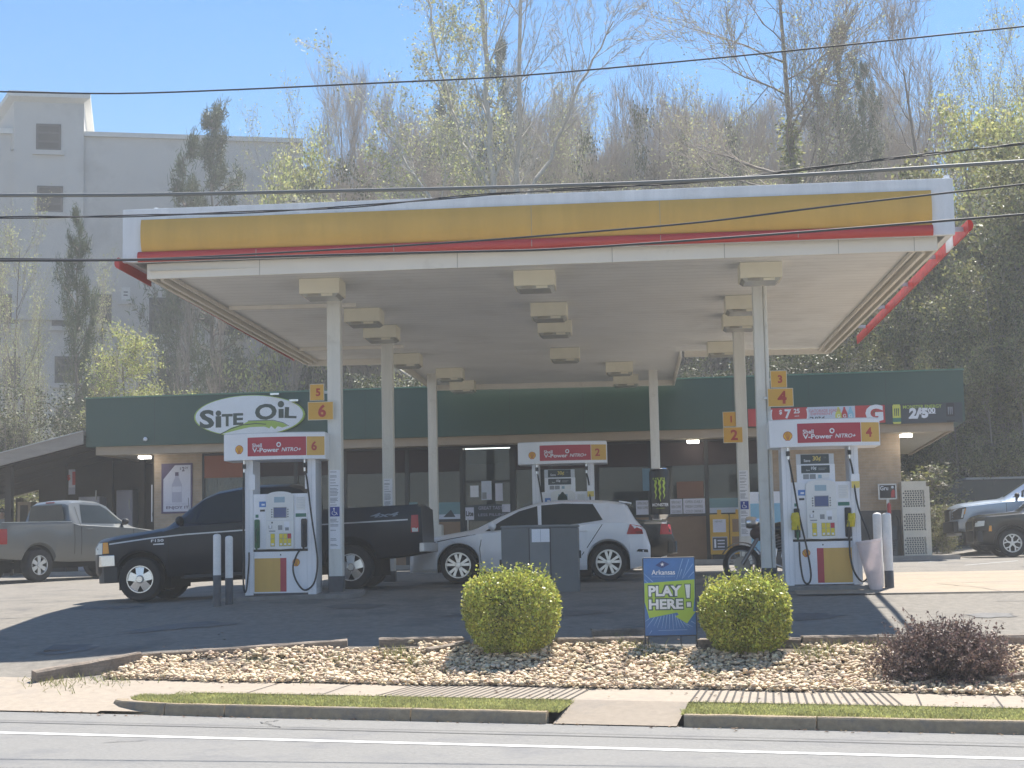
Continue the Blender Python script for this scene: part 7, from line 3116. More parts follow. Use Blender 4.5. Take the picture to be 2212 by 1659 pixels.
mb.tube([(.42, 0, 1.0), (.5, 0, .6), (.52, 0, .26), (1.1, 0, .26), (1.3, 0, .6), (.95, 0, .75), (.45, 0, .92)], .022, blackp, 8)
mb.tube([(1.1, -.1, .4), (WB, -.1, .3)], .022, chrome_m, 8)
mb.tube([(1.1, .1, .4), (WB, .1, .3)], .022, chrome_m, 8)
mb.build('frame', e, smooth=50)
mb = MB()
mb.box(1.32, 1.78, -.3, -.16, .42, .72, black_m)
mb.build('saddlebag', e, bevel=.05)
mb = MB()
mb.ball((.30, -.02, .80), (.16, .15, .12), mat('bag_dark', (.06, .035, .03), .7), 12, 8)
mb.build('handlebar_bag', e, smooth=60)

# ------------------------------------------------------------------ people
skin_m = mat('skin', (0.42, 0.26, 0.19), 0.55, vary=.06, scale=9)


def person(loc, rz, label, shirt, trousers, hair_m, hat=None, sc=1.0):
    e = empty('person', loc, rz, label, 'person')
    K = [('pelvis', (0, 0, .96), .15), ('waist', (0, 0, 1.10), .135), ('chest', (0, 0, 1.30), .155), ('neckb', (0, .01, 1.46), .075), ('neck', (0, .0, 1.52), .055), ('head', (0, -.015, 1.63), .085), ('crown', (0, .0, 1.72), .07)]
    V = [k[1] for k in K]
    Rr = [k[2] for k in K]
    E = [(i, i + 1) for i in range(len(K) - 1)]

    def chain(root, pts):
        prev = root
        for p, r in pts:
            V.append(p)
            Rr.append(r)
            E.append((prev, len(V) - 1))
            prev = len(V) - 1
        return prev
    for s in (-1, 1):
        chain(0, [((s * .1, 0, .88), .1), ((s * .11, -.02, .50), .065), ((s * .11, .03, .28), .055), ((s * .11, .02, .09), .04), ((s * .12, -.12, .04), .035), ((s * .12, -.17, .03), .025)])
        sh = chain(2, [((s * .12, .0, 1.41), .075), ((s * .2, .0, 1.40), .06), ((s * .25, .03, 1.13), .043), ((s * .24, -.06, .90), .032), ((s * .235, -.08, .83), .032)])
        for k, (dx, dl, dz) in enumerate(((-.028, .0, -.085), (-.01, -.01, -.095), (.01, -.015, -.09), (.026, -.02, -.075))):
            q = (s * .235, -.08, .83)
            chain(sh, [((q[0], q[1] + dx, q[2] - .035), .009), ((q[0] - s * .012, q[1] + dx, q[2] + dz * .7), .0085), ((q[0] - s * .025, q[1] + dx - .005, q[2] + dz), .0075)])
        q = (s * .235, -.08, .83)
        chain(sh, [((q[0] - s * .02, q[1] - .035, q[2] - .01), .01), ((q[0] - s * .025, q[1] - .05, q[2] - .045), .008)])
    me = bpy.data.meshes.new('person_body')
    me.from_pydata([tuple(a * sc for a in v) for v in V], E, [])
    o = bpy.data.objects.new('body', me)
    COL.objects.link(o)
    o.parent = e
    m = o.modifiers.new('skin', 'SKIN')
    for i, r in enumerate(Rr):
        me.skin_vertices[0].data[i].radius = (r * sc, r * sc * (.82 if i in (1, 2) else 1))
    me.skin_vertices[0].data[0].use_root = True
    o.modifiers.new('sub', 'SUBSURF').levels = 2
    o.modifiers['sub'].render_levels = 2
    me.materials.append(skin_m)
    # clothes: shirt and trousers as sleeves following the body
    mb = MB()
    S3 = lambda p: tuple(a * sc for a in p)
    n = 14

    def ring_tube(pts, m):
        V2, fs = [], []
        for (x, y, z, rx, ry) in pts:
            for k in range(n):
                a = 2 * PI * k / n
                V2.append(S3((x + rx * math.cos(a), y + ry * math.sin(a), z)))
        for i in range(len(pts) - 1):
            for k in range(n):
                k2 = (k + 1) % n
                fs.append((i * n + k, i * n + k2, (i + 1) * n + k2, (i + 1) * n + k))
        mb.add(V2, fs, m)
    ring_tube([(0, 0, .86, .185, .15), (0, 0, 1.0, .18, .14), (0, 0, 1.15, .175, .14), (0, 0, 1.30, .2, .155), (0, 0, 1.42, .2, .13), (0, .0, 1.49, .09, .085)], shirt)
    for s in (-1, 1):
        mb.tube([S3((s * .17, 0, 1.41)), S3((s * .23, .01, 1.33)), S3((s * .26, .03, 1.13)), S3((s * .255, .0, 1.04))], [.085 * sc, .08 * sc, .066 * sc, .066 * sc], shirt, 12)
    mb.build('shirt', e, smooth=60)
    mb = MB()
    for s in (-1, 1):
        ring_tube([(s * .118, .02, .07, .075, .085), (s * .113, .02, .3, .078, .085), (s * .11, -.015, .52, .085, .09), (s * .1, 0, .8, .115, .125), (s * .085, 0, .98, .11, .13)], trousers)
    mb.build('trousers', e, smooth=60)
    mb = MB()
    if hat:
        mb.lathe([(.105 * sc, -.06), (.112 * sc, .0), (.1 * sc, .07), (.065 * sc, .115), (.025 * sc, .14), (0, .145)], hat, (0, -.005, 1.69 * sc), 'z', 18)
        mb.ball((0, 0, 1.845 * sc), .028, hat, 8, 6)
        mb.build('knitted_hat', e, smooth=60)
    else:
        mb.ball((0, .012 * sc, 1.705 * sc), (.088 * sc, .1 * sc, .085 * sc), hair_m, 14, 9)
        mb.build('hair', e, smooth=60)
    mb = MB()
    for s in (-1, 1):
        mb.ball(S3((s * .034, -.092, 1.655)), .011 * sc, paper_m, 8, 6)
        mb.ball(S3((s * .034, -.1015, 1.655)), .005 * sc, black_m, 6, 5)
        mb.ball(S3((s * .093, .0, 1.64)), (.012 * sc, .025 * sc, .035 * sc), skin_m, 8, 6)
    mb.ball(S3((0, -.108, 1.625)), (.014 * sc, .018 * sc, .03 * sc), skin_m, 8, 6)
    mb.ball(S3((0, -.096, 1.578)), (.026 * sc, .008, .008), flat('lips', (.35, .14, .12), .5), 8, 6)
    mb.build('face', e, smooth=60)
    mb = MB()
    for s in (-1, 1):
        mb.ball(S3((s * .12, -.06, .045)), (.055 * sc, .15 * sc, .055 * sc), flat('shoe', (.5, .5, .5), .6), 10, 7)
    mb.build('shoe_pair', e, smooth=60) if False else mb.build('shoes', e, smooth=60)
    return e


p = at(4, 1096, 45.6)
person((p.x, 45.6, zl(p.x, 45.6)), R(25), 'man with short hair in grey shirt standing behind the grey pickup bed', mat('shirt_grey', (.28, .28, .3), .8, vary=.15), mat('jeans', (.06, .08, .13), .85, vary=.2), mat('hair_dark', (.05, .04, .035), .7), None, 1.05)
p = at(1215, 1060, 31.0)
person((p.x, 31.0, zl(p.x, 31.0)), R(180), 'person in dark green knitted hat standing between the white hatchback and the pump', mat('jacket_dark', (.05, .06, .06), .85, vary=.15), mat('jeans_dark', (.03, .035, .05), .85, vary=.2), mat('hair_brown', (.06, .04, .03), .7), mat('knit_green', (.02, .045, .035), .9, vary=.2, scale=30), .86)
# ------------------------------------------------------------------ trees
bark = mat('bark_grey', (0.21, 0.18, 0.15), 0.9, vary=.25, scale=3, streak=(5, 5, 1))
twig_b = mat('twig_brown', (0.36, 0.30, 0.245), 0.9, vary=.2, scale=1.5)
bark_pale = mat('bark_pale', (0.46, 0.43, 0.38), 0.85, vary=.3, scale=2.5, streak=(4, 4, 1))
leaf_spring = mat('leaf_spring', (0.47, 0.48, 0.22), 0.6, vary=.2, scale=1.0, island=.5, transl=.4)
leaf_yellow = mat('leaf_yellow', (0.42, 0.43, 0.16), 0.6, vary=.2, scale=1.0, island=.5, transl=.4)
leaf_olive = mat('leaf_olive', (0.19, 0.19, 0.07), 0.5, vary=.4, scale=.5, island=.7, transl=.4)
leaf_dark = mat('leaf_dark', (0.10, 0.11, 0.05), 0.55, vary=.3, scale=.6, island=.5, transl=.2)
needle = mat('needle_green', (0.11, 0.13, 0.065), 0.6, vary=.25, scale=1.0, island=.4, transl=.15)


def norm(v):
    return v / (np.linalg.norm(v) + 1e-9)


def grow(seed, H, r0, counts, lens, angs, clear=.3, wob=.12, up=.25, steps=(12, 6, 4, 3, 2), wob0=.35, lean=(0, 0)):
    """branch skeleton: list of (p0, p1, r0, r1, level)"""
    g = np.random.default_rng(seed)
    segs = []

    def br(p, d, L, r, lev):
        n = steps[min(lev, len(steps) - 1)]
        st_ = L / n
        pts = [p]
        dirs = []
        for i in range(n):
            d = norm(d + g.normal(0, wob * (1 if lev else wob0), 3) + np.array([0, 0, up * (.5 if lev == 0 else 1) * (1.0 / n) * 2]))
            q = pts[-1] + d * st_
            a, b = r * (1 - .82 * i / n), r * (1 - .82 * (i + 1) / n)
            segs.append((pts[-1], q, a, b, lev))
            pts.append(q)
            dirs.append(d)
        if lev + 1 < len(counts) + 1 and lev < len(counts):
            c0 = clear if lev == 0 else .15
            for k in range(counts[lev]):
                t = c0 + (1 - c0) * ((k + g.uniform(0, 1)) / counts[lev])
                t = min(.985, t)
                i = min(n - 1, int(t * n))
                f = t * n - i
                q = pts[i] * (1 - f) + pts[i + 1] * f
                dd = dirs[i]
                side = norm(np.cross(dd, g.normal(0, 1, 3)))
                a = angs[lev] * g.uniform(.75, 1.25)
                nd = norm(dd * math.cos(a) + side * math.sin(a))
                ll = lens[lev] * H * g.uniform(.65, 1.2) * ((1.05 - .62 * (t - c0) / (1 - c0)) if lev == 0 else (1.1 - .5 * t))
                br(q, nd, ll, max(.009, r * (1 - .82 * t) * g.uniform(.45, .65)), lev + 1)
    br(np.zeros(3), norm(np.array([lean[0], lean[1], 1.0])), H, r0, 0)
    return segs


def seg_arrays(segs):
    """prisms around the segments as (V, F)"""
    VV, FF = [], []
    base = 0
    for nsd, sel in ((6, [s for s in segs if s[4] == 0]), (4, [s for s in segs if s[4] == 1]), (3, [s for s in segs if s[4] >= 2])):
        if not sel:
            continue
        P0 = np.array([s[0] for s in sel])
        P1 = np.array([s[1] for s in sel])
        A = np.array([s[2] for s in sel])[:, None]
        B = np.array([s[3] for s in sel])[:, None]
        D = P1 - P0
        D /= np.linalg.norm(D, axis=1)[:, None] + 1e-9
        ref = np.where(np.abs(D[:, 2:3]) > .9, np.array([[1.0, 0, 0]]), np.array([[0, 0, 1.0]]))
        X = np.cross(D, ref)
        X /= np.linalg.norm(X, axis=1)[:, None] + 1e-9
        Y = np.cross(D, X)
        m = len(sel)
        V = np.zeros((m, 2 * nsd, 3))
        for k in range(nsd):
            a = 2 * PI * k / nsd
            V[:, k] = P0 + (X * math.cos(a) + Y * math.sin(a)) * A
            V[:, nsd + k] = P1 + (X * math.cos(a) + Y * math.sin(a)) * B
        idx = (np.arange(m) * 2 * nsd)[:, None] + base
        for k in range(nsd):
            k2 = (k + 1) % nsd
            FF.append(idx + np.array([[k, k2, nsd + k2, nsd + k]]))
        VV.append(V.reshape(-1, 3))
        base += m * 2 * nsd
    return np.concatenate(VV), np.concatenate(FF)


def leaf_arrays(P, size, g, aspect=.6, droop=0.0, base=0):
    """one small quad per point"""
    n = len(P)
    a = g.normal(0, 1, (n, 3))
    a[:, 2] -= droop
    a /= np.linalg.norm(a, axis=1)[:, None]
    b = np.cross(a, g.normal(0, 1, (n, 3)))
    b /= np.linalg.norm(b, axis=1)[:, None] + 1e-9
    s = size * g.uniform(.6, 1.3, (n, 1))
    V = np.stack([P - b * s * aspect * .5, P + a * s * .5 - b * s * aspect * .1, P + a * s, P + a * s * .5 + b * s * aspect * .7], 1)
    V[:, 0] = P
    V[:, 1] = P + a * s * .5 - b * s * aspect * .5
    V[:, 3] = P + a * s * .5 + b * s * aspect * .5
    F = np.arange(n * 4).reshape(n, 4) + base
    return V.reshape(-1, 3), F


def mesh_only(name, V, F_, mats, mi=None):
    o = fast_mesh(name, V, F_, mats, mi)
    me = o.data
    bpy.data.objects.remove(o)
    return me


PROTO = {}
TRUNK = {}


def make_proto(key, seed, H, r0, counts, lens, angs, leaf=None, n_leaf=0, leaf_size=.2, spread=.3, nclump=0, wob0=.13, bark_m=None, twig_m=None, lmin=2, droop=0.3, clump=None, asp=.6, **k):
    segs = grow(seed, H, r0, counts, lens, angs, wob0=wob0, **k)
    TRUNK[key] = [s for s in segs if s[4] == 0]
    g = np.random.default_rng(seed + 500)
    top = max(s[1][2] for s in segs)
    tr = [s for s in segs if s[4] <= 1]
    cr = [s for s in segs if s[4] >= 2]
    V, F_ = seg_arrays(tr)
    mt = mesh_only('trunk', V, F_, [bark_m or bark])
    VV, FF, MI = [], [], []
    base = 0
    if cr:
        V, F_ = seg_arrays(cr)
        VV.append(V)
        FF.append(F_)
        MI.append(np.zeros(len(F_), int))
        base = len(V)
    if leaf and n_leaf:
        src = [s for s in segs if s[4] >= lmin]
        pick = g.integers(0, len(src), n_leaf)
        t = g.uniform(0, 1, n_leaf)
        C_ = np.array([src[i][0] * (1 - u) + src[i][1] * u for i, u in zip(pick, t)])
        if nclump:
            C_ = C_[:nclump][g.integers(0, nclump, n_leaf)]
        P = C_ + g.normal(0, spread, (n_leaf, 3)) * np.array([1, 1, .6])
        P = P[P[:, 2] > .2]
        V, F_ = leaf_arrays(P, leaf_size, g, asp, droop, base)
        VV.append(V)
        FF.append(F_)
        MI.append(np.ones(len(F_), int))
    mc = mesh_only('crown', np.concatenate(VV), np.concatenate(FF), [twig_m or twig_b, leaf or leaf_olive], np.concatenate(MI))
    PROTO[key] = (mt, mc, top)


def make_pine(key, seed, H, whorls, w0, nclump, clear):
    g = np.random.default_rng(seed)
    segs = []
    z = 0
    p = np.zeros(3)
    for i in range(14):
        q = np.array([g.normal(0, .04) * i * .3, g.normal(0, .04) * i * .3, H * (i + 1) / 14])
        segs.append((p, q, .2 * (1 - .9 * i / 14), .2 * (1 - .9 * (i + 1) / 14), 0))
        p = q
    tips = []
    for k in range(whorls):
        t = clear + (1 - clear) * (k + .3) / whorls
        zc = t * H
        L = w0 * (1 - (t - clear) / (1 - clear)) ** .75 * g.uniform(.7, 1.2) + .35
        if g.uniform() < .18:
            L *= 1.25
        for b in range(g.integers(3, 6)):
            a = g.uniform(0, 2 * PI)
            d = np.array([math.cos(a), math.sin(a), g.uniform(-.1, .45)])
            q0 = np.array([0, 0, zc + g.uniform(-.3, .3)])
            ll = L * g.uniform(.45, 1.15)
            pp = q0
            for s in range(4):
                d = norm(d + g.normal(0, .12, 3) + np.array([0, 0, .10]))
                q = pp + d * ll / 4
                segs.append((pp, q, .035 * (1 - s / 5), .035 * (1 - (s + 1) / 5), 1))
                if s >= 1:
                    for _ in range(2):
                        sd = norm(d + g.normal(0, .6, 3))
                        e = q + sd * ll * .22
                        segs.append((q, e, .014, .006, 2))
                        tips.append((e, sd))
                    tips.append((q, d))
                pp = q
    tr = [s for s in segs if s[4] == 0]
    cr = [s for s in segs if s[4] >= 1]
    V, F_ = seg_arrays(tr)
    mt = mesh_only('trunk', V, F_, [bark])
    V1, F1 = seg_arrays(cr)
    P, A = [], []
    for (e, d) in tips:
        for _ in range(nclump):
            P.append(e + g.normal(0, .10, 3))
            A.append(norm(d * .5 + g.normal(0, .7, 3) + np.array([0, 0, .3])))
    P, A = np.array(P), np.array(A)
    n = len(P)
    B = np.cross(A, g.normal(0, 1, (n, 3)))
    B /= np.linalg.norm(B, axis=1)[:, None] + 1e-9
    L = g.uniform(.12, .24, (n, 1))
    w = .016
    V2 = np.stack([P - B * w, P + B * w, P + A * L + B * w * .4, P + A * L - B * w * .4], 1).reshape(-1, 3)
    F2 = np.arange(4 * n).reshape(n, 4) + len(V1)
    mc = mesh_only('crown', np.concatenate([V1, V2]), np.concatenate([F1, F2]), [bark, needle], np.concatenate([np.zeros(len(F1), int), np.ones(n, int)]))
    PROTO[key] = (mt, mc, H)


# prototypes
for i, sd in enumerate((3, 8, 21)):
    make_proto('bare%d' % i, sd, 16, .17, (17, 8, 6, 3), (.30, .15, .08, .05), (.75, .65, .6, .6), clear=.22, up=.5, wob=.14)
for i, sd in enumerate((31, 37)):
    make_proto('slim%d' % i, sd, 16, .10, (13, 7, 4, 2), (.22, .10, .055, .035), (.6, .55, .6, .6), clear=.25, up=.7, wob=.10)
for i, sd in enumerate((41, 44)):
    make_proto('bud%d' % i, sd, 15, .13, (14, 8, 5), (.33, .13, .07), (.75, .6, .6), leaf_spring, 3600, .10, .2, clear=.25, up=.5, wob=.14)
make_proto('fresh0', 51, 9, .12, (14, 8, 5), (.38, .17, .09), (.9, .7, .6), leaf_yellow, 9000, .11, .22, nclump=420, clear=.16, up=.35, wob=.16)
for i, sd in enumerate((61, 66, 69)):
    make_proto('leafy%d' % i, sd, 15, .16, (16, 8, 5), (.33, .15, .08), (.95, .7, .7), leaf_olive, 9500, .21, .36, nclump=170, clear=.08, up=.3, wob=.18, lmin=1)
for i, sd in enumerate((71, 75)):
    make_proto('dark%d' % i, sd, 8, .13, (18, 8, 4), (.42, .2, .1), (.95, .7, .7), leaf_dark, 10000, .12, .26, nclump=200, clear=.05, up=.25, wob=.18, lmin=1)
make_pine('pine0', 81, 14, 19, 2.7, 24, .28)
make_pine('pine1', 86, 14, 14, 3.0, 24, .55)
make_pine('pine2', 89, 9, 16, 2.0, 22, .32)
make_proto('fern0', 91, 2.2, .03, (14, 8, 4), (.5, .22, .12), (1.0, .8, .7), leaf_olive, 2600, .10, .16, clear=.02, up=.35, wob=.2, lmin=1)
make_proto('vine', 95, 20, .18, (18, 9, 6, 4), (.25, .13, .07, .04), (1.1, .65, .6, .6), leaf_spring, 4500, .08, .1, clear=.48, up=.25, wob=.15, lmin=3, wob0=.08)
# pale sycamore with two stems
SYC = []


def sycamore():
    g = np.random.default_rng(123)
    segs = []
    H = 24.0

    def limb(pts, r0, r1, lev, kids, kl, up=.3):
        pts = [np.array(p, float) for p in pts]
        P = []
        for i in range(len(pts) - 1):
            for k in range(5):
                t = k / 5
                P.append(pts[i] * (1 - t) + pts[i + 1] * t + g.normal(0, .05, 3))
        P.append(pts[-1])
        n = len(P) - 1
        for i in range(n):
            a, b = lerp(r0, r1, i / n), lerp(r0, r1, (i + 1) / n)
            segs.append((P[i], P[i + 1], a, b, lev))
        for k in range(kids):
            t = g.uniform(.22, 1)
            i = min(n - 1, int(t * n))
            d = norm(P[i + 1] - P[i])
            side = norm(np.cross(d, g.normal(0, 1, 3)))
            a = g.uniform(.45, .95)
            nd = norm(d * math.cos(a) + side * math.sin(a) + np.array([0, 0, up]))
            sub = grow(int(g.integers(1, 9999)), kl * g.uniform(.6, 1.2), max(.018, lerp(r0, r1, t) * .4), (7, 5, 3), (.42, .2, .12), (.6, .6, .6), clear=.15, up=.3, wob=.16, steps=(6, 4, 3, 2))
            # turn the little tree towards nd
            q = Vector((0, 0, 1)).rotation_difference(Vector(nd)).to_matrix()
            M = np.array(q)
            for s in sub:
                segs.append((M @ s[0] + P[i], M @ s[1] + P[i], s[2], s[3], s[4] + 2))
    # (x, y, z) in metres from the foot
    limb([(0, 0, 0), (.0, 0, 6), (-.25, 0, 13), (-.6, .2, 19), (-.7, .3, 25)], 0.245, 0.072, 0, 27, 3.6)
    limb([(.0, 0, 9), (.5, .2, 13), (.75, .3, 18), (.9, .2, 25)], 0.173, 0.065, 0, 18, 3.4)
    limb([(.55, .2, 14.2), (1.9, .6, 16.5), (3.2, .8, 19.5), (4.6, .6, 22.0)], 0.101, 0.029, 1, 16, 2.8)
    limb([(-.2, 0, 11.5), (-1.9, -.4, 13.2), (-3.4, -.6, 15.6), (-5.2, -.4, 18.4)], 0.108, 0.029, 1, 18, 3.2)
    limb([(0, 0, 7.6), (-2.2, .5, 9.4), (-4.8, .6, 11.6), (-7.0, .3, 13.6)], 0.115, 0.025, 1, 18, 3.0)
    limb([(-.3, 0, 14.8), (-1.6, .6, 17.2), (-2.6, .8, 20.6), (-3.2, .6, 24.5)], 0.086, 0.029, 1, 17, 3.2)
    limb([(0, 0, 6.4), (2.0, -.5, 8.4), (4.2, -.4, 10.2), (6.2, -.2, 11.8)], 0.094, 0.022, 1, 13, 2.4)
    limb([(.0, 0, 5.2), (-2.3, -.6, 6.6), (-4.6, -.8, 8.2), (-6.6, -.8, 9.8)], 0.086, 0.022, 1, 14, 2.6)
    limb([(.05, 0, 4.6), (1.1, -.5, 5.6), (1.0, -.9, 7.2), (.4, -1, 8.6)], 0.072, 0.022, 1, 6, 1.6)
    tr = [s for s in segs if s[4] <= 1]
    cr = [s for s in segs if s[4] >= 2]
    V, F_ = seg_arrays(tr)
    mt = mesh_only('trunk', V, F_, [bark_pale])
    V1, F1 = seg_arrays(cr)
    src = [s for s in cr if s[4] >= 3 and s[0][0] < .3 - .12 * max(0, s[0][2] - 18)]
    n = 17000
    pick = g.integers(0, len(src), n)
    P = np.array([src[i][1] for i in pick]) + g.normal(0, .14, (n, 3))
    V2, F2 = leaf_arrays(P, .125, g, .6, .5, len(V1))
    mc = mesh_only('crown', np.concatenate([V1, V2]), np.concatenate([F1, F2]), [bark_pale, leaf_spring], np.concatenate([np.zeros(len(F1), int), np.ones(len(F2), int)]))
    PROTO['syc'] = (mt, mc, H)


sycamore()

ORD = ['first', 'second', 'third', 'fourth', 'fifth', 'sixth', 'seventh', 'eighth', 'ninth', 'tenth', 'eleventh', 'twelfth', 'thirteenth', 'fourteenth', 'fifteenth', 'sixteenth', 'seventeenth', 'eighteenth', 'nineteenth', 'twentieth', 'twenty first', 'twenty second', 'twenty third', 'twenty fourth', 'twenty fifth', 'twenty sixth', 'twenty seventh', 'twenty eighth', 'twenty ninth', 'thirtieth', 'thirty first', 'thirty second', 'thirty third', 'thirty fourth', 'thirty fifth', 'thirty sixth', 'thirty seventh', 'thirty eighth', 'thirty ninth', 'fortieth']
ORD += ['forty ' + o for o in ORD[:9]] + ['fiftieth'] + ['fifty ' + o for o in ORD[:9]] + ['sixtieth'] + ['sixty ' + o for o in ORD[:9]] + ['seventieth'] + ['seventy ' + o for o in ORD[:9]] + ['eightieth'] + ['eighty ' + o for o in ORD[:9]] + ['ninetieth'] + ['ninety ' + o for o in ORD[:9]] + ['hundredth'] + ['hundred and ' + o for o in ORD[:20]]
PLANTS = []


def plant(key, u, vtop, Y, sx=1.0, label=None, zb=None, rot=None):
    PLANTS.append((key, u, vtop, Y, sx, label, zb, rot))


R3 = random.Random(77)
# left: thin budding trees in front of the warehouse
for (u, v, Y) in ((42, 395, 66), (12, 470, 72), (95, 560, 74), (60, 640, 60), (235, 520, 78), (-30, 560, 63)):
    plant('bud%d' % R3.randint(0, 1), u, v, Y, R3.uniform(.55, .8))
for (u, v, Y) in ((405, 560, 66), (470, 600, 70), (640, 700, 68), (25, 560, 82)):
    plant('slim%d' % R3.randint(0, 1), u, v, Y, R3.uniform(.7, 1.0))
plant('pine2', 168, 474, 68, .38, 'small dark pine in front of the warehouse at the far left')
plant('pine0', 458, 231, 92, .8, 'tall pointed pine standing alone against the warehouse roofline', -4)
plant('pine2', 402, 335, 88, .8, 'lower pine crown touching the left of the tall pointed pine', -3)
plant('fresh0', 285, 705, 60, 1.0, 'bright leafed shrub tree behind the green fascia left of the oval sign')
plant('leafy0', 225, 800, 61, .8, 'dark olive shrub tree lowest behind the left part of the fascia')
plant('fresh0', 622, 292, 86, .95, 'dense yellow green tree right of the tall pointed pine', -2)
plant('dark0', 820, 795, 60, 1.2, 'dark evergreen shrub behind the fascia between the left columns')
for (u, v, Y) in ((588, 205, 96), (662, 150, 94), (700, 185, 98)):
    plant('bud%d' % R3.randint(0, 1), u, v, Y, .62)
for (u, v, Y) in ((760, 96, 92), (735, 130, 97), (815, 120, 99)):
    plant('bare%d' % R3.randint(0, 2), u, v, Y, .6)
plant('syc', 1076, -60, 78, 1.0, 'huge pale barked sycamore with two stems rising behind the canopy', 1.2, 0.0)
plant('fresh0', 1045, 350, 95, 1.0, 'yellow green tree glowing low behind the pale sycamore', -2)
# bare mass in the middle
for (u, v, Y) in ((880, 150, 104), (930, 200, 100), (985, 120, 106), (1010, 240, 98), (1150, 180, 101), (1195, 120, 104), (1240, 160, 98), (1290, 200, 102), (1330, 150, 106), (1398, 120, 96), (1440, 180, 100), (1490, 200, 103), (1545, 140, 98), (1580, 210, 104), (1625, 180, 96), (1655, 230, 101), (1750, 190, 103), (1875, 200, 95), (1900, 150, 101), (1935, 240, 92), (845, 300, 90), (765, 310, 92), (905, 330, 92), (1120, 300, 92), (1215, 310, 90), (1350, 290, 90), (1460, 300, 88), (1525, 290, 92), (1600, 300, 88), (1660, 330, 90), (1760, 300, 86), (1840, 310, 88), (1910, 330, 84), (690, 330, 93), (1310, 330, 93), (1420, 320, 94)):
    plant(R3.choice(('bare0', 'bare1', 'bare2', 'slim0', 'bud1', 'bud0', 'bare0')), u, v, Y, R3.uniform(.7, .95))
for (u, v, Y, sx) in ((1290, 255, 88, 1.0), (1392, 195, 92, 1.0), (745, 320, 89, 1.5), (700, 360, 86, 1.5), (1470, 240, 90, .8), (1150, 290, 95, 1.1), (1570, 250, 94, .8)):
    plant('dark%d' % R3.randint(0, 1), u, v, Y, sx * .5)
for (u, v, Y) in ((1075, 110, 98), (960, 200, 103)):
    plant('pine1', u, v, Y, .5, 'sparse pine partly hidden by the pale sycamore, %s one' % ('taller' if v < 150 else 'lower'), -1)
# right
plant('vine', 1700, -330, 76, 1.1, 'tall ivy clad tree with spreading bare limbs above the canopy right half', None, 0.4)
plant('pine1', 1806, 72, 84, .5, 'pine with a rounded dark crown right of the ivy clad tree')
plant('pine1', 1862, 150, 88, .35, 'thin lower pine close beside the round crowned pine')
plant('bare1', 1988, -60, 74, .95, 'tallest bare tree with upswept branches near the right side')
for (u, v, Y) in ((2060, 120, 80), (2130, -20, 82), (2190, -60, 78), (2100, 60, 86), (2230, 40, 74), (2160, 120, 70)):
    plant('bud%d' % R3.randint(0, 1), u, v, Y, .8)
plant('fresh0', 2110, 215, 66, .9, 'yellow leafed tree bright above the vine covered trees at right')
plant('fresh0', 2215, 190, 64, .9, 'yellow leafed tree cut by the right edge of the picture')
for (u, v, Y, sx) in ((2000, 420, 66, .9), (2055, 330, 64, .9), (2120, 350, 61, 1.0), (2180, 300, 60, 1.0), (2030, 560, 60, .8), (2100, 560, 58, .9), (2165, 520, 57, 1.0), (2225, 480, 58, 1.0), (1960, 600, 64, .9), (2000, 740, 58, .8), (2060, 760, 56.5, .9), (2130, 720, 56, 1.0), (2200, 700, 56, 1.0), (1930, 420, 76, .9), (1880, 480, 74, .9), (2260, 380, 62, 1.0), (2300, 560, 58, 1.1), (1890, 700, 66, .9), (1820, 640, 70, .9), (1760, 560, 78, .9), (1690, 560, 80, .9)):
    plant('leafy%d' % R3.randint(0, 2), u, v, Y, sx)
for (u, v, Y, sx) in ((1520, 760, 62, 1.3), (1580, 770, 60, 1.3), (1650, 760, 61, 1.3), (1730, 750, 60, 1.3), (1800, 740, 60, 1.4), (1870, 760, 59, 1.2), (880, 790, 61, 1.2), (760, 800, 61, 1.2), (1500, 790, 59, 1.0), (60, 820, 62, 1.3), (130, 840, 61, 1.3), (10, 830, 60, 1.3), (-50, 800, 61, 1.3)):
    plant('dark%d' % R3.randint(0, 1), u, v, Y, sx)
for (u, v, Y, sx) in ((2015, 1085, 50.5, 1.2), (2040, 1110, 49.5, 1.0), (1985, 1000, 54, 1.8), (2090, 1000, 57, 1.8), (30, 1080, 52, 1.5), (95, 1060, 54, 1.5), (70, 1030, 57, 2.0)):
    plant('fern0', u, v, Y, sx)
# continuous wooded slope behind the canopy
for (Y, v0, v1, n, ua, ub) in ((112, 170, 250, 36, 640, 1990), (104, 190, 300, 34, 660, 1990), (96, 250, 350, 34, 690, 1990), (88, 310, 385, 32, 700, 1980)):
    for i in range(n):
        u = ua + (ub - ua) * (i + R3.uniform(.1, .9)) / n
        lowl = 130 * smooth(960, 700, u)
        v = R3.uniform(v0, v1) + lowl - 50 * smooth(1700, 2000, u)
        key = R3.choice(('bare0', 'bare1', 'bare2', 'bare0', 'bare1', 'slim0', 'bud0', 'bud1' if Y > 90 else 'dark0'))
        plant(key, u, v, Y + R3.uniform(-3, 3), R3.uniform(.75, 1.1) * (.55 if key[:4] == 'dark' else 1))
# the far treeline, lower and further back
for i in range(24):
    u = 690 + i * 66 + R3.uniform(-18, 18)
    plant(R3.choice(('bare0', 'bare1', 'bare2', 'slim0', 'bare1')), u, R3.uniform(300, 400) if u > 900 else R3.uniform(370, 420), R3.uniform(108, 124), R3.uniform(1.0, 1.3))

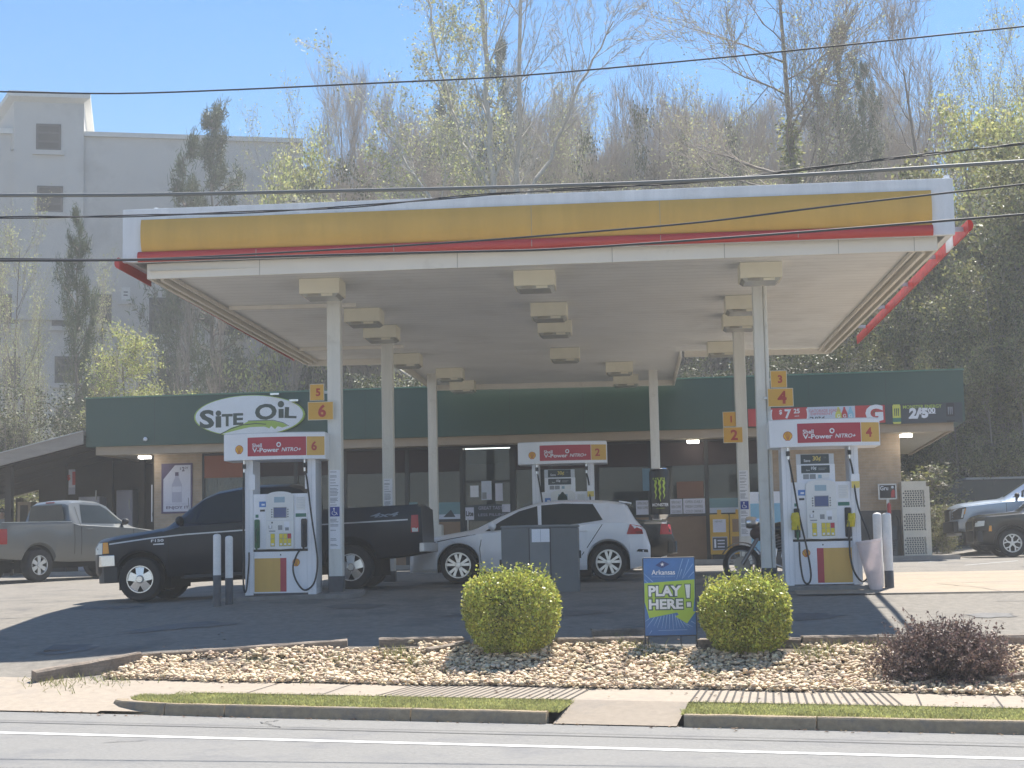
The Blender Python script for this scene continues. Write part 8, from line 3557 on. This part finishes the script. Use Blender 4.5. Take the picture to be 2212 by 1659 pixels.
KIND = {'bare': ('bare_tree', 'bare brown tree', 'tree', 'leafless trees on the hillside'), 'slim': ('bare_sapling', 'slim leafless sapling', 'tree', 'slim leafless saplings'), 'bud': ('budding_tree', 'thin budding tree', 'tree', 'budding trees'), 'fresh': ('young_leaf_tree', 'yellow green tree', 'tree', 'yellow green trees'), 'leafy': ('vine_covered_tree', 'olive vine covered tree', 'tree', 'vine covered trees on the right slope'), 'dark': ('evergreen_tree', 'dark evergreen tree', 'tree', 'dark evergreens'), 'pine': ('pine_tree', 'pine', 'tree', 'pines'), 'fern': ('wild_shrub', 'low wild green shrub', 'shrub', 'wild shrubs by the car park edge'), 'syc': ('sycamore_tree', 'sycamore', 'tree', None), 'vine': ('ivy_clad_tree', 'ivy clad tree', 'tree', None)}
kk = lambda k: k.rstrip('0123456789')
per = {}
for p in PLANTS:
    if not p[5]:
        per.setdefault(kk(p[0]), []).append(p)
for k in per:
    per[k].sort(key=lambda p: p[1])
RT = random.Random(5)


def where(u, v, Y):
    if Y > 107:
        return 'in the farthest row'
    if u < 186:
        return 'left of the store'
    if u < 660 and v > 450:
        return 'before the warehouse'
    if v > 740 and u < 1960:
        return 'just behind the green fascia'
    if u > 1960:
        return 'on the right slope'
    return 'above the canopy'


for p in PLANTS:
    key, u, vtop, Y, sx, label, zb, rot = p
    mt, mc, H0 = PROTO[key]
    nm, desc, cat, grp = KIND[kk(key)]
    if not label:
        w = where(u, vtop, Y)
        same = [q for q in per[kk(key)] if where(q[1], q[2], q[3]) == w]
        i = same.index(p)
        if len(same) == 1:
            label = '%s, the only one of its sort %s' % (desc, w)
        else:
            label = '%s, %s from the left %s' % (desc, ORD[i], w)
    pt = at(u, min(vtop, 1000), Y)
    zt = at(u, vtop, Y).z
    x = pt.x
    z0 = zb if zb is not None else (zfar(x, Y) if Y > 45 else zl(x, Y))
    if Y < 60:
        z0 = max(z0, zl(x, Y) - .05)
    s = (zt - z0) / H0
    e = empty(nm, (x, Y, z0 - .05), rot if rot is not None else RT.uniform(0, 2 * PI), label, cat, grp)
    for nm2, me in (('trunk', mt), ('crown', mc)):
        o = bpy.data.objects.new(nm2, me)
        COL.objects.link(o)
        o.parent = e
    w = max(.35 * s, min(s, 1.6)) * sx
    if key == 'syc':
        w = s
    e.scale = (w, w, s)

# ivy on the trunk of the ivy clad tree (part of that tree)
for o in list(bpy.data.objects):
    if o.name == 'ivy_clad_tree':
        g = np.random.default_rng(9)
        n = 4800
        tr_ = TRUNK['vine']
        tt = (.1 + .62 * g.uniform(0, 1, n) ** 1.1) * (len(tr_) - .2)
        C_ = np.array([tr_[int(q)][0] * (1 - q % 1) + tr_[int(q)][1] * (q % 1) for q in tt])
        a = g.uniform(0, 2 * PI, n)
        rr = np.abs(g.normal(.08, .17, n)) + .08
        P = C_ + np.stack([rr * np.cos(a), rr * np.sin(a), g.normal(0, .15, n)], 1)
        V, F_ = leaf_arrays(P, .13, g, .7, .4)
        fast_mesh('ivy', V, F_, [mat('ivy_leaf', (0.24, 0.25, 0.10), 0.55, vary=.3, scale=1.0, island=.5, transl=.45)], parent=o)


# ------------------------------------------------------------------ shrubs in the rock bed
box_leaf = mat('boxwood_leaf', (0.40, 0.42, 0.085), 0.4, vary=.25, scale=5, island=.55, transl=.4)
box_in = mat('boxwood_twig', (0.07, 0.06, 0.03), 0.9)


def boxwood(u0, u1, vt, vb, seed, label):
    um = (u0 + u1) / 2
    p = gpx(um, vb)
    Y = p.y
    w = (at(u1, vb, Y).x - at(u0, vb, Y).x) / 2
    h = at(um, vt, Y).z - zl(p.x, Y)
    e = empty('boxwood_shrub', (p.x, Y, zl(p.x, Y)), 0, label, 'shrub', 'clipped boxwoods in the rock bed')
    g = np.random.default_rng(seed)
    n = 17000
    d = g.normal(0, 1, (n, 3))
    d /= np.linalg.norm(d, axis=1)[:, None]
    # rounded-box radius
    pw = 3.4
    rad = (np.abs(d) ** pw).sum(1) ** (-1 / pw)
    lump = np.zeros(n)
    for _ in range(26):
        c = g.normal(0, 1, 3)
        c /= np.linalg.norm(c)
        lump += g.uniform(-.11, .10) * np.exp(-((d - c) ** 2).sum(1) / .07)
    rad = rad * (1 + lump)
    t = 1 - np.abs(g.normal(0, .15, n)) + .03 * (g.uniform(0, 1, n) > .96)
    P = d * (rad * t)[:, None]
    P[:, 2] = (P[:, 2] + 1) / 2
    sprig = g.uniform(0, 1, n) > .985
    P *= np.array([w * .93, w * .9, h * .97])
    P[:, 2] = np.maximum(P[:, 2], .02)
    # narrower at the foot
    k = .82 + .18 * np.clip(P[:, 2] / (h * .45), 0, 1)
    P[:, 0] *= k
    P[:, 1] *= k
    V, F_ = leaf_arrays(P, .042, g, .65, -.5)
    VV, FF = [V], [F_]
    # sprigs poking out of the top
    b = len(V)
    for k in range(90):
        a = g.uniform(0, 2 * PI)
        rr = math.sqrt(g.uniform(0, 1)) * w * .85
        q = np.array([rr * math.cos(a), rr * math.sin(a), h * (.97 - .22 * (rr / w) ** 3)])
        dd = norm(np.array([math.cos(a) * .35 * rr / w, math.sin(a) * .35 * rr / w, 1]) + g.normal(0, .15, 3))
        L = g.uniform(.04, .17)
        m = 12
        PP = q + dd * np.linspace(0, L, m)[:, None] + g.normal(0, .012, (m, 3))
        V, F_ = leaf_arrays(PP, .034, g, .6, -.7, b)
        VV.append(V)
        FF.append(F_)
        b += len(V)
    fast_mesh('foliage', np.concatenate(VV), np.concatenate(FF), [box_leaf], parent=e)
    segs = grow(seed, h * .95, .03, (14, 7, 4), (.55, .25, .14), (.8, .7, .7), clear=.05, up=.2, wob=.15)
    segs = [s for s in segs if abs(s[1][0]) < w * .8 and abs(s[1][1]) < w * .8 and s[1][2] < h * .93]
    V, F_ = seg_arrays(segs)
    fast_mesh('stems', V, F_, [box_in], parent=e)


boxwood(994, 1219, 1236, 1414, 5, 'larger clipped boxwood left of the blue sign')
boxwood(1511, 1718, 1251, 1412, 6, 'smaller clipped boxwood just right of the blue sign')

# purple barberry
bar_leaf = mat('barberry_leaf', (0.18, 0.12, 0.10), 0.55, vary=.25, scale=5, island=.55, transl=.25)
bar_stem = mat('barberry_stem', (0.10, 0.06, 0.05), 0.8, vary=.2)
p = gpx(2040, 1470)
Y = p.y
sc = Y / 3600
e = empty('barberry_shrub', (p.x, Y, zl(p.x, Y)), 0, 'spiky purple barberry bush at the right end of the rock bed', 'shrub')
g = np.random.default_rng(33)
segs, LP = [], []
for k in range(1150):
    a = g.uniform(0, 2 * PI)
    el = math.asin(min(1, abs(g.uniform(.0, 1.0)) ** 1.05))
    L = g.uniform(.5, .80) * (.82 + .16 * math.cos(el) ** 2) * (1 + .14 * (g.uniform() > .88))
    d = np.array([math.cos(a) * math.cos(el) * 1.05, math.sin(a) * math.cos(el) * .8, math.sin(el) * .88 + .08])
    q = np.array([g.normal(0, .09), g.normal(0, .08), 0.0])
    n = 7
    for i in range(n):
        d = norm(d + g.normal(0, .10, 3) + np.array([0, 0, .02 if i < 3 else -.02]))
        q2 = q + d * L / n
        segs.append((q, q2, .0045 * (1 - .75 * i / n), .0045 * (1 - .75 * (i + 1) / n), 3))
        if i >= 2:
            for _ in range(7 if i < 6 else 4):
                LP.append(q + (q2 - q) * g.uniform(0, 1) + g.normal(0, .017, 3))
        if i >= 3 and g.uniform() < .5:
            dd = norm(d + g.normal(0, .5, 3))
            q3 = q2 + dd * L * .16
            segs.append((q2, q3, .003, .0012, 3))
            for _ in range(5):
                LP.append(q2 + (q3 - q2) * g.uniform(0, 1) + g.normal(0, .012, 3))
        q = q2
LP = np.array(LP)
LP[:, 2] = np.maximum(LP[:, 2], .01)
V, F_ = leaf_arrays(LP, .034, g, .6, -.2)
fast_mesh('foliage', V, F_, [bar_leaf], parent=e)
V, F_ = seg_arrays([s for s in segs if s[1][2] > 0])
fast_mesh('stems', V, F_, [bar_stem], parent=e)
# ------------------------------------------------------------------ light, sky, added veil, camera
sun_dir = Vector((1.5, 2.9, 5.9)).normalized()
el = math.asin(sun_dir.z)
az = math.atan2(sun_dir.x, sun_dir.y)
W_ = bpy.data.worlds.new('World')
S.world = W_
W_.use_nodes = True
nt = W_.node_tree
sky = nt.nodes.new('ShaderNodeTexSky')
sky.sky_type = 'NISHITA'
sky.sun_disc = False
sky.sun_elevation = el
sky.sun_rotation = az
sky.altitude = 100
sky.air_density = 1.0
sky.dust_density = 0.0
sky.ozone_density = 2.0
bg = nt.nodes['Background']
hsv = nt.nodes.new('ShaderNodeHueSaturation')
hsv.inputs['Saturation'].default_value = 1.3
nt.links.new(sky.outputs['Color'], hsv.inputs['Color'])
nt.links.new(hsv.outputs['Color'], bg.inputs['Color'])
bg.inputs['Strength'].default_value = 0.08
sl_ = bpy.data.lights.new('sun', 'SUN')
sl_.energy = 5.0
sl_.angle = R(.53)
sl_.color = (1.0, 0.95, 0.87)
so = bpy.data.objects.new('sun', sl_)
COL.objects.link(so)
so.rotation_euler = sun_dir.to_track_quat('Z', 'Y').to_euler()

VEIL_HAZE = 0.0020  # added scattering volume in place of a lens veil, lifts the dark tones
if VEIL_HAZE:
    mb = MB()
    hm = bpy.data.materials.new('haze')
    hm.use_nodes = True
    nt = hm.node_tree
    nt.nodes.remove(nt.nodes['Principled BSDF'])
    pv = nt.nodes.new('ShaderNodeVolumePrincipled')
    pv.inputs['Color'].default_value = (0.97, 0.96, 0.93, 1)
    pv.inputs['Density'].default_value = VEIL_HAZE
    pv.inputs['Anisotropy'].default_value = 0.0
    nt.links.new(pv.outputs['Volume'], nt.nodes['Material Output'].inputs['Volume'])
    mb.box(-905, 905, -605, 1005, -20, 41, hm)
    o = mb.build('haze')
    tag(o, kind='stuff')
    o['label'] = 'thin pale scattering air added throughout to lift the shadows like a lens veil'
    o['category'] = 'haze'

cam = bpy.data.cameras.new('camera')
co = bpy.data.objects.new('camera', cam)
COL.objects.link(co)
cam.sensor_width = 36
cam.lens = 36 * F / 2212
cam.clip_start = .1
cam.clip_end = 4000
co.location = EYE
co.rotation_euler = CAMR.to_euler()
S.camera = co
S.view_settings.view_transform = 'Standard'
S.view_settings.look = 'None'
S.view_settings.exposure = 1.16
S.view_settings.gamma = 1
S.cycles.max_bounces = 8
S.cycles.volume_bounces = 0
S.cycles.use_denoising = True
bpy.context.view_layer.update()
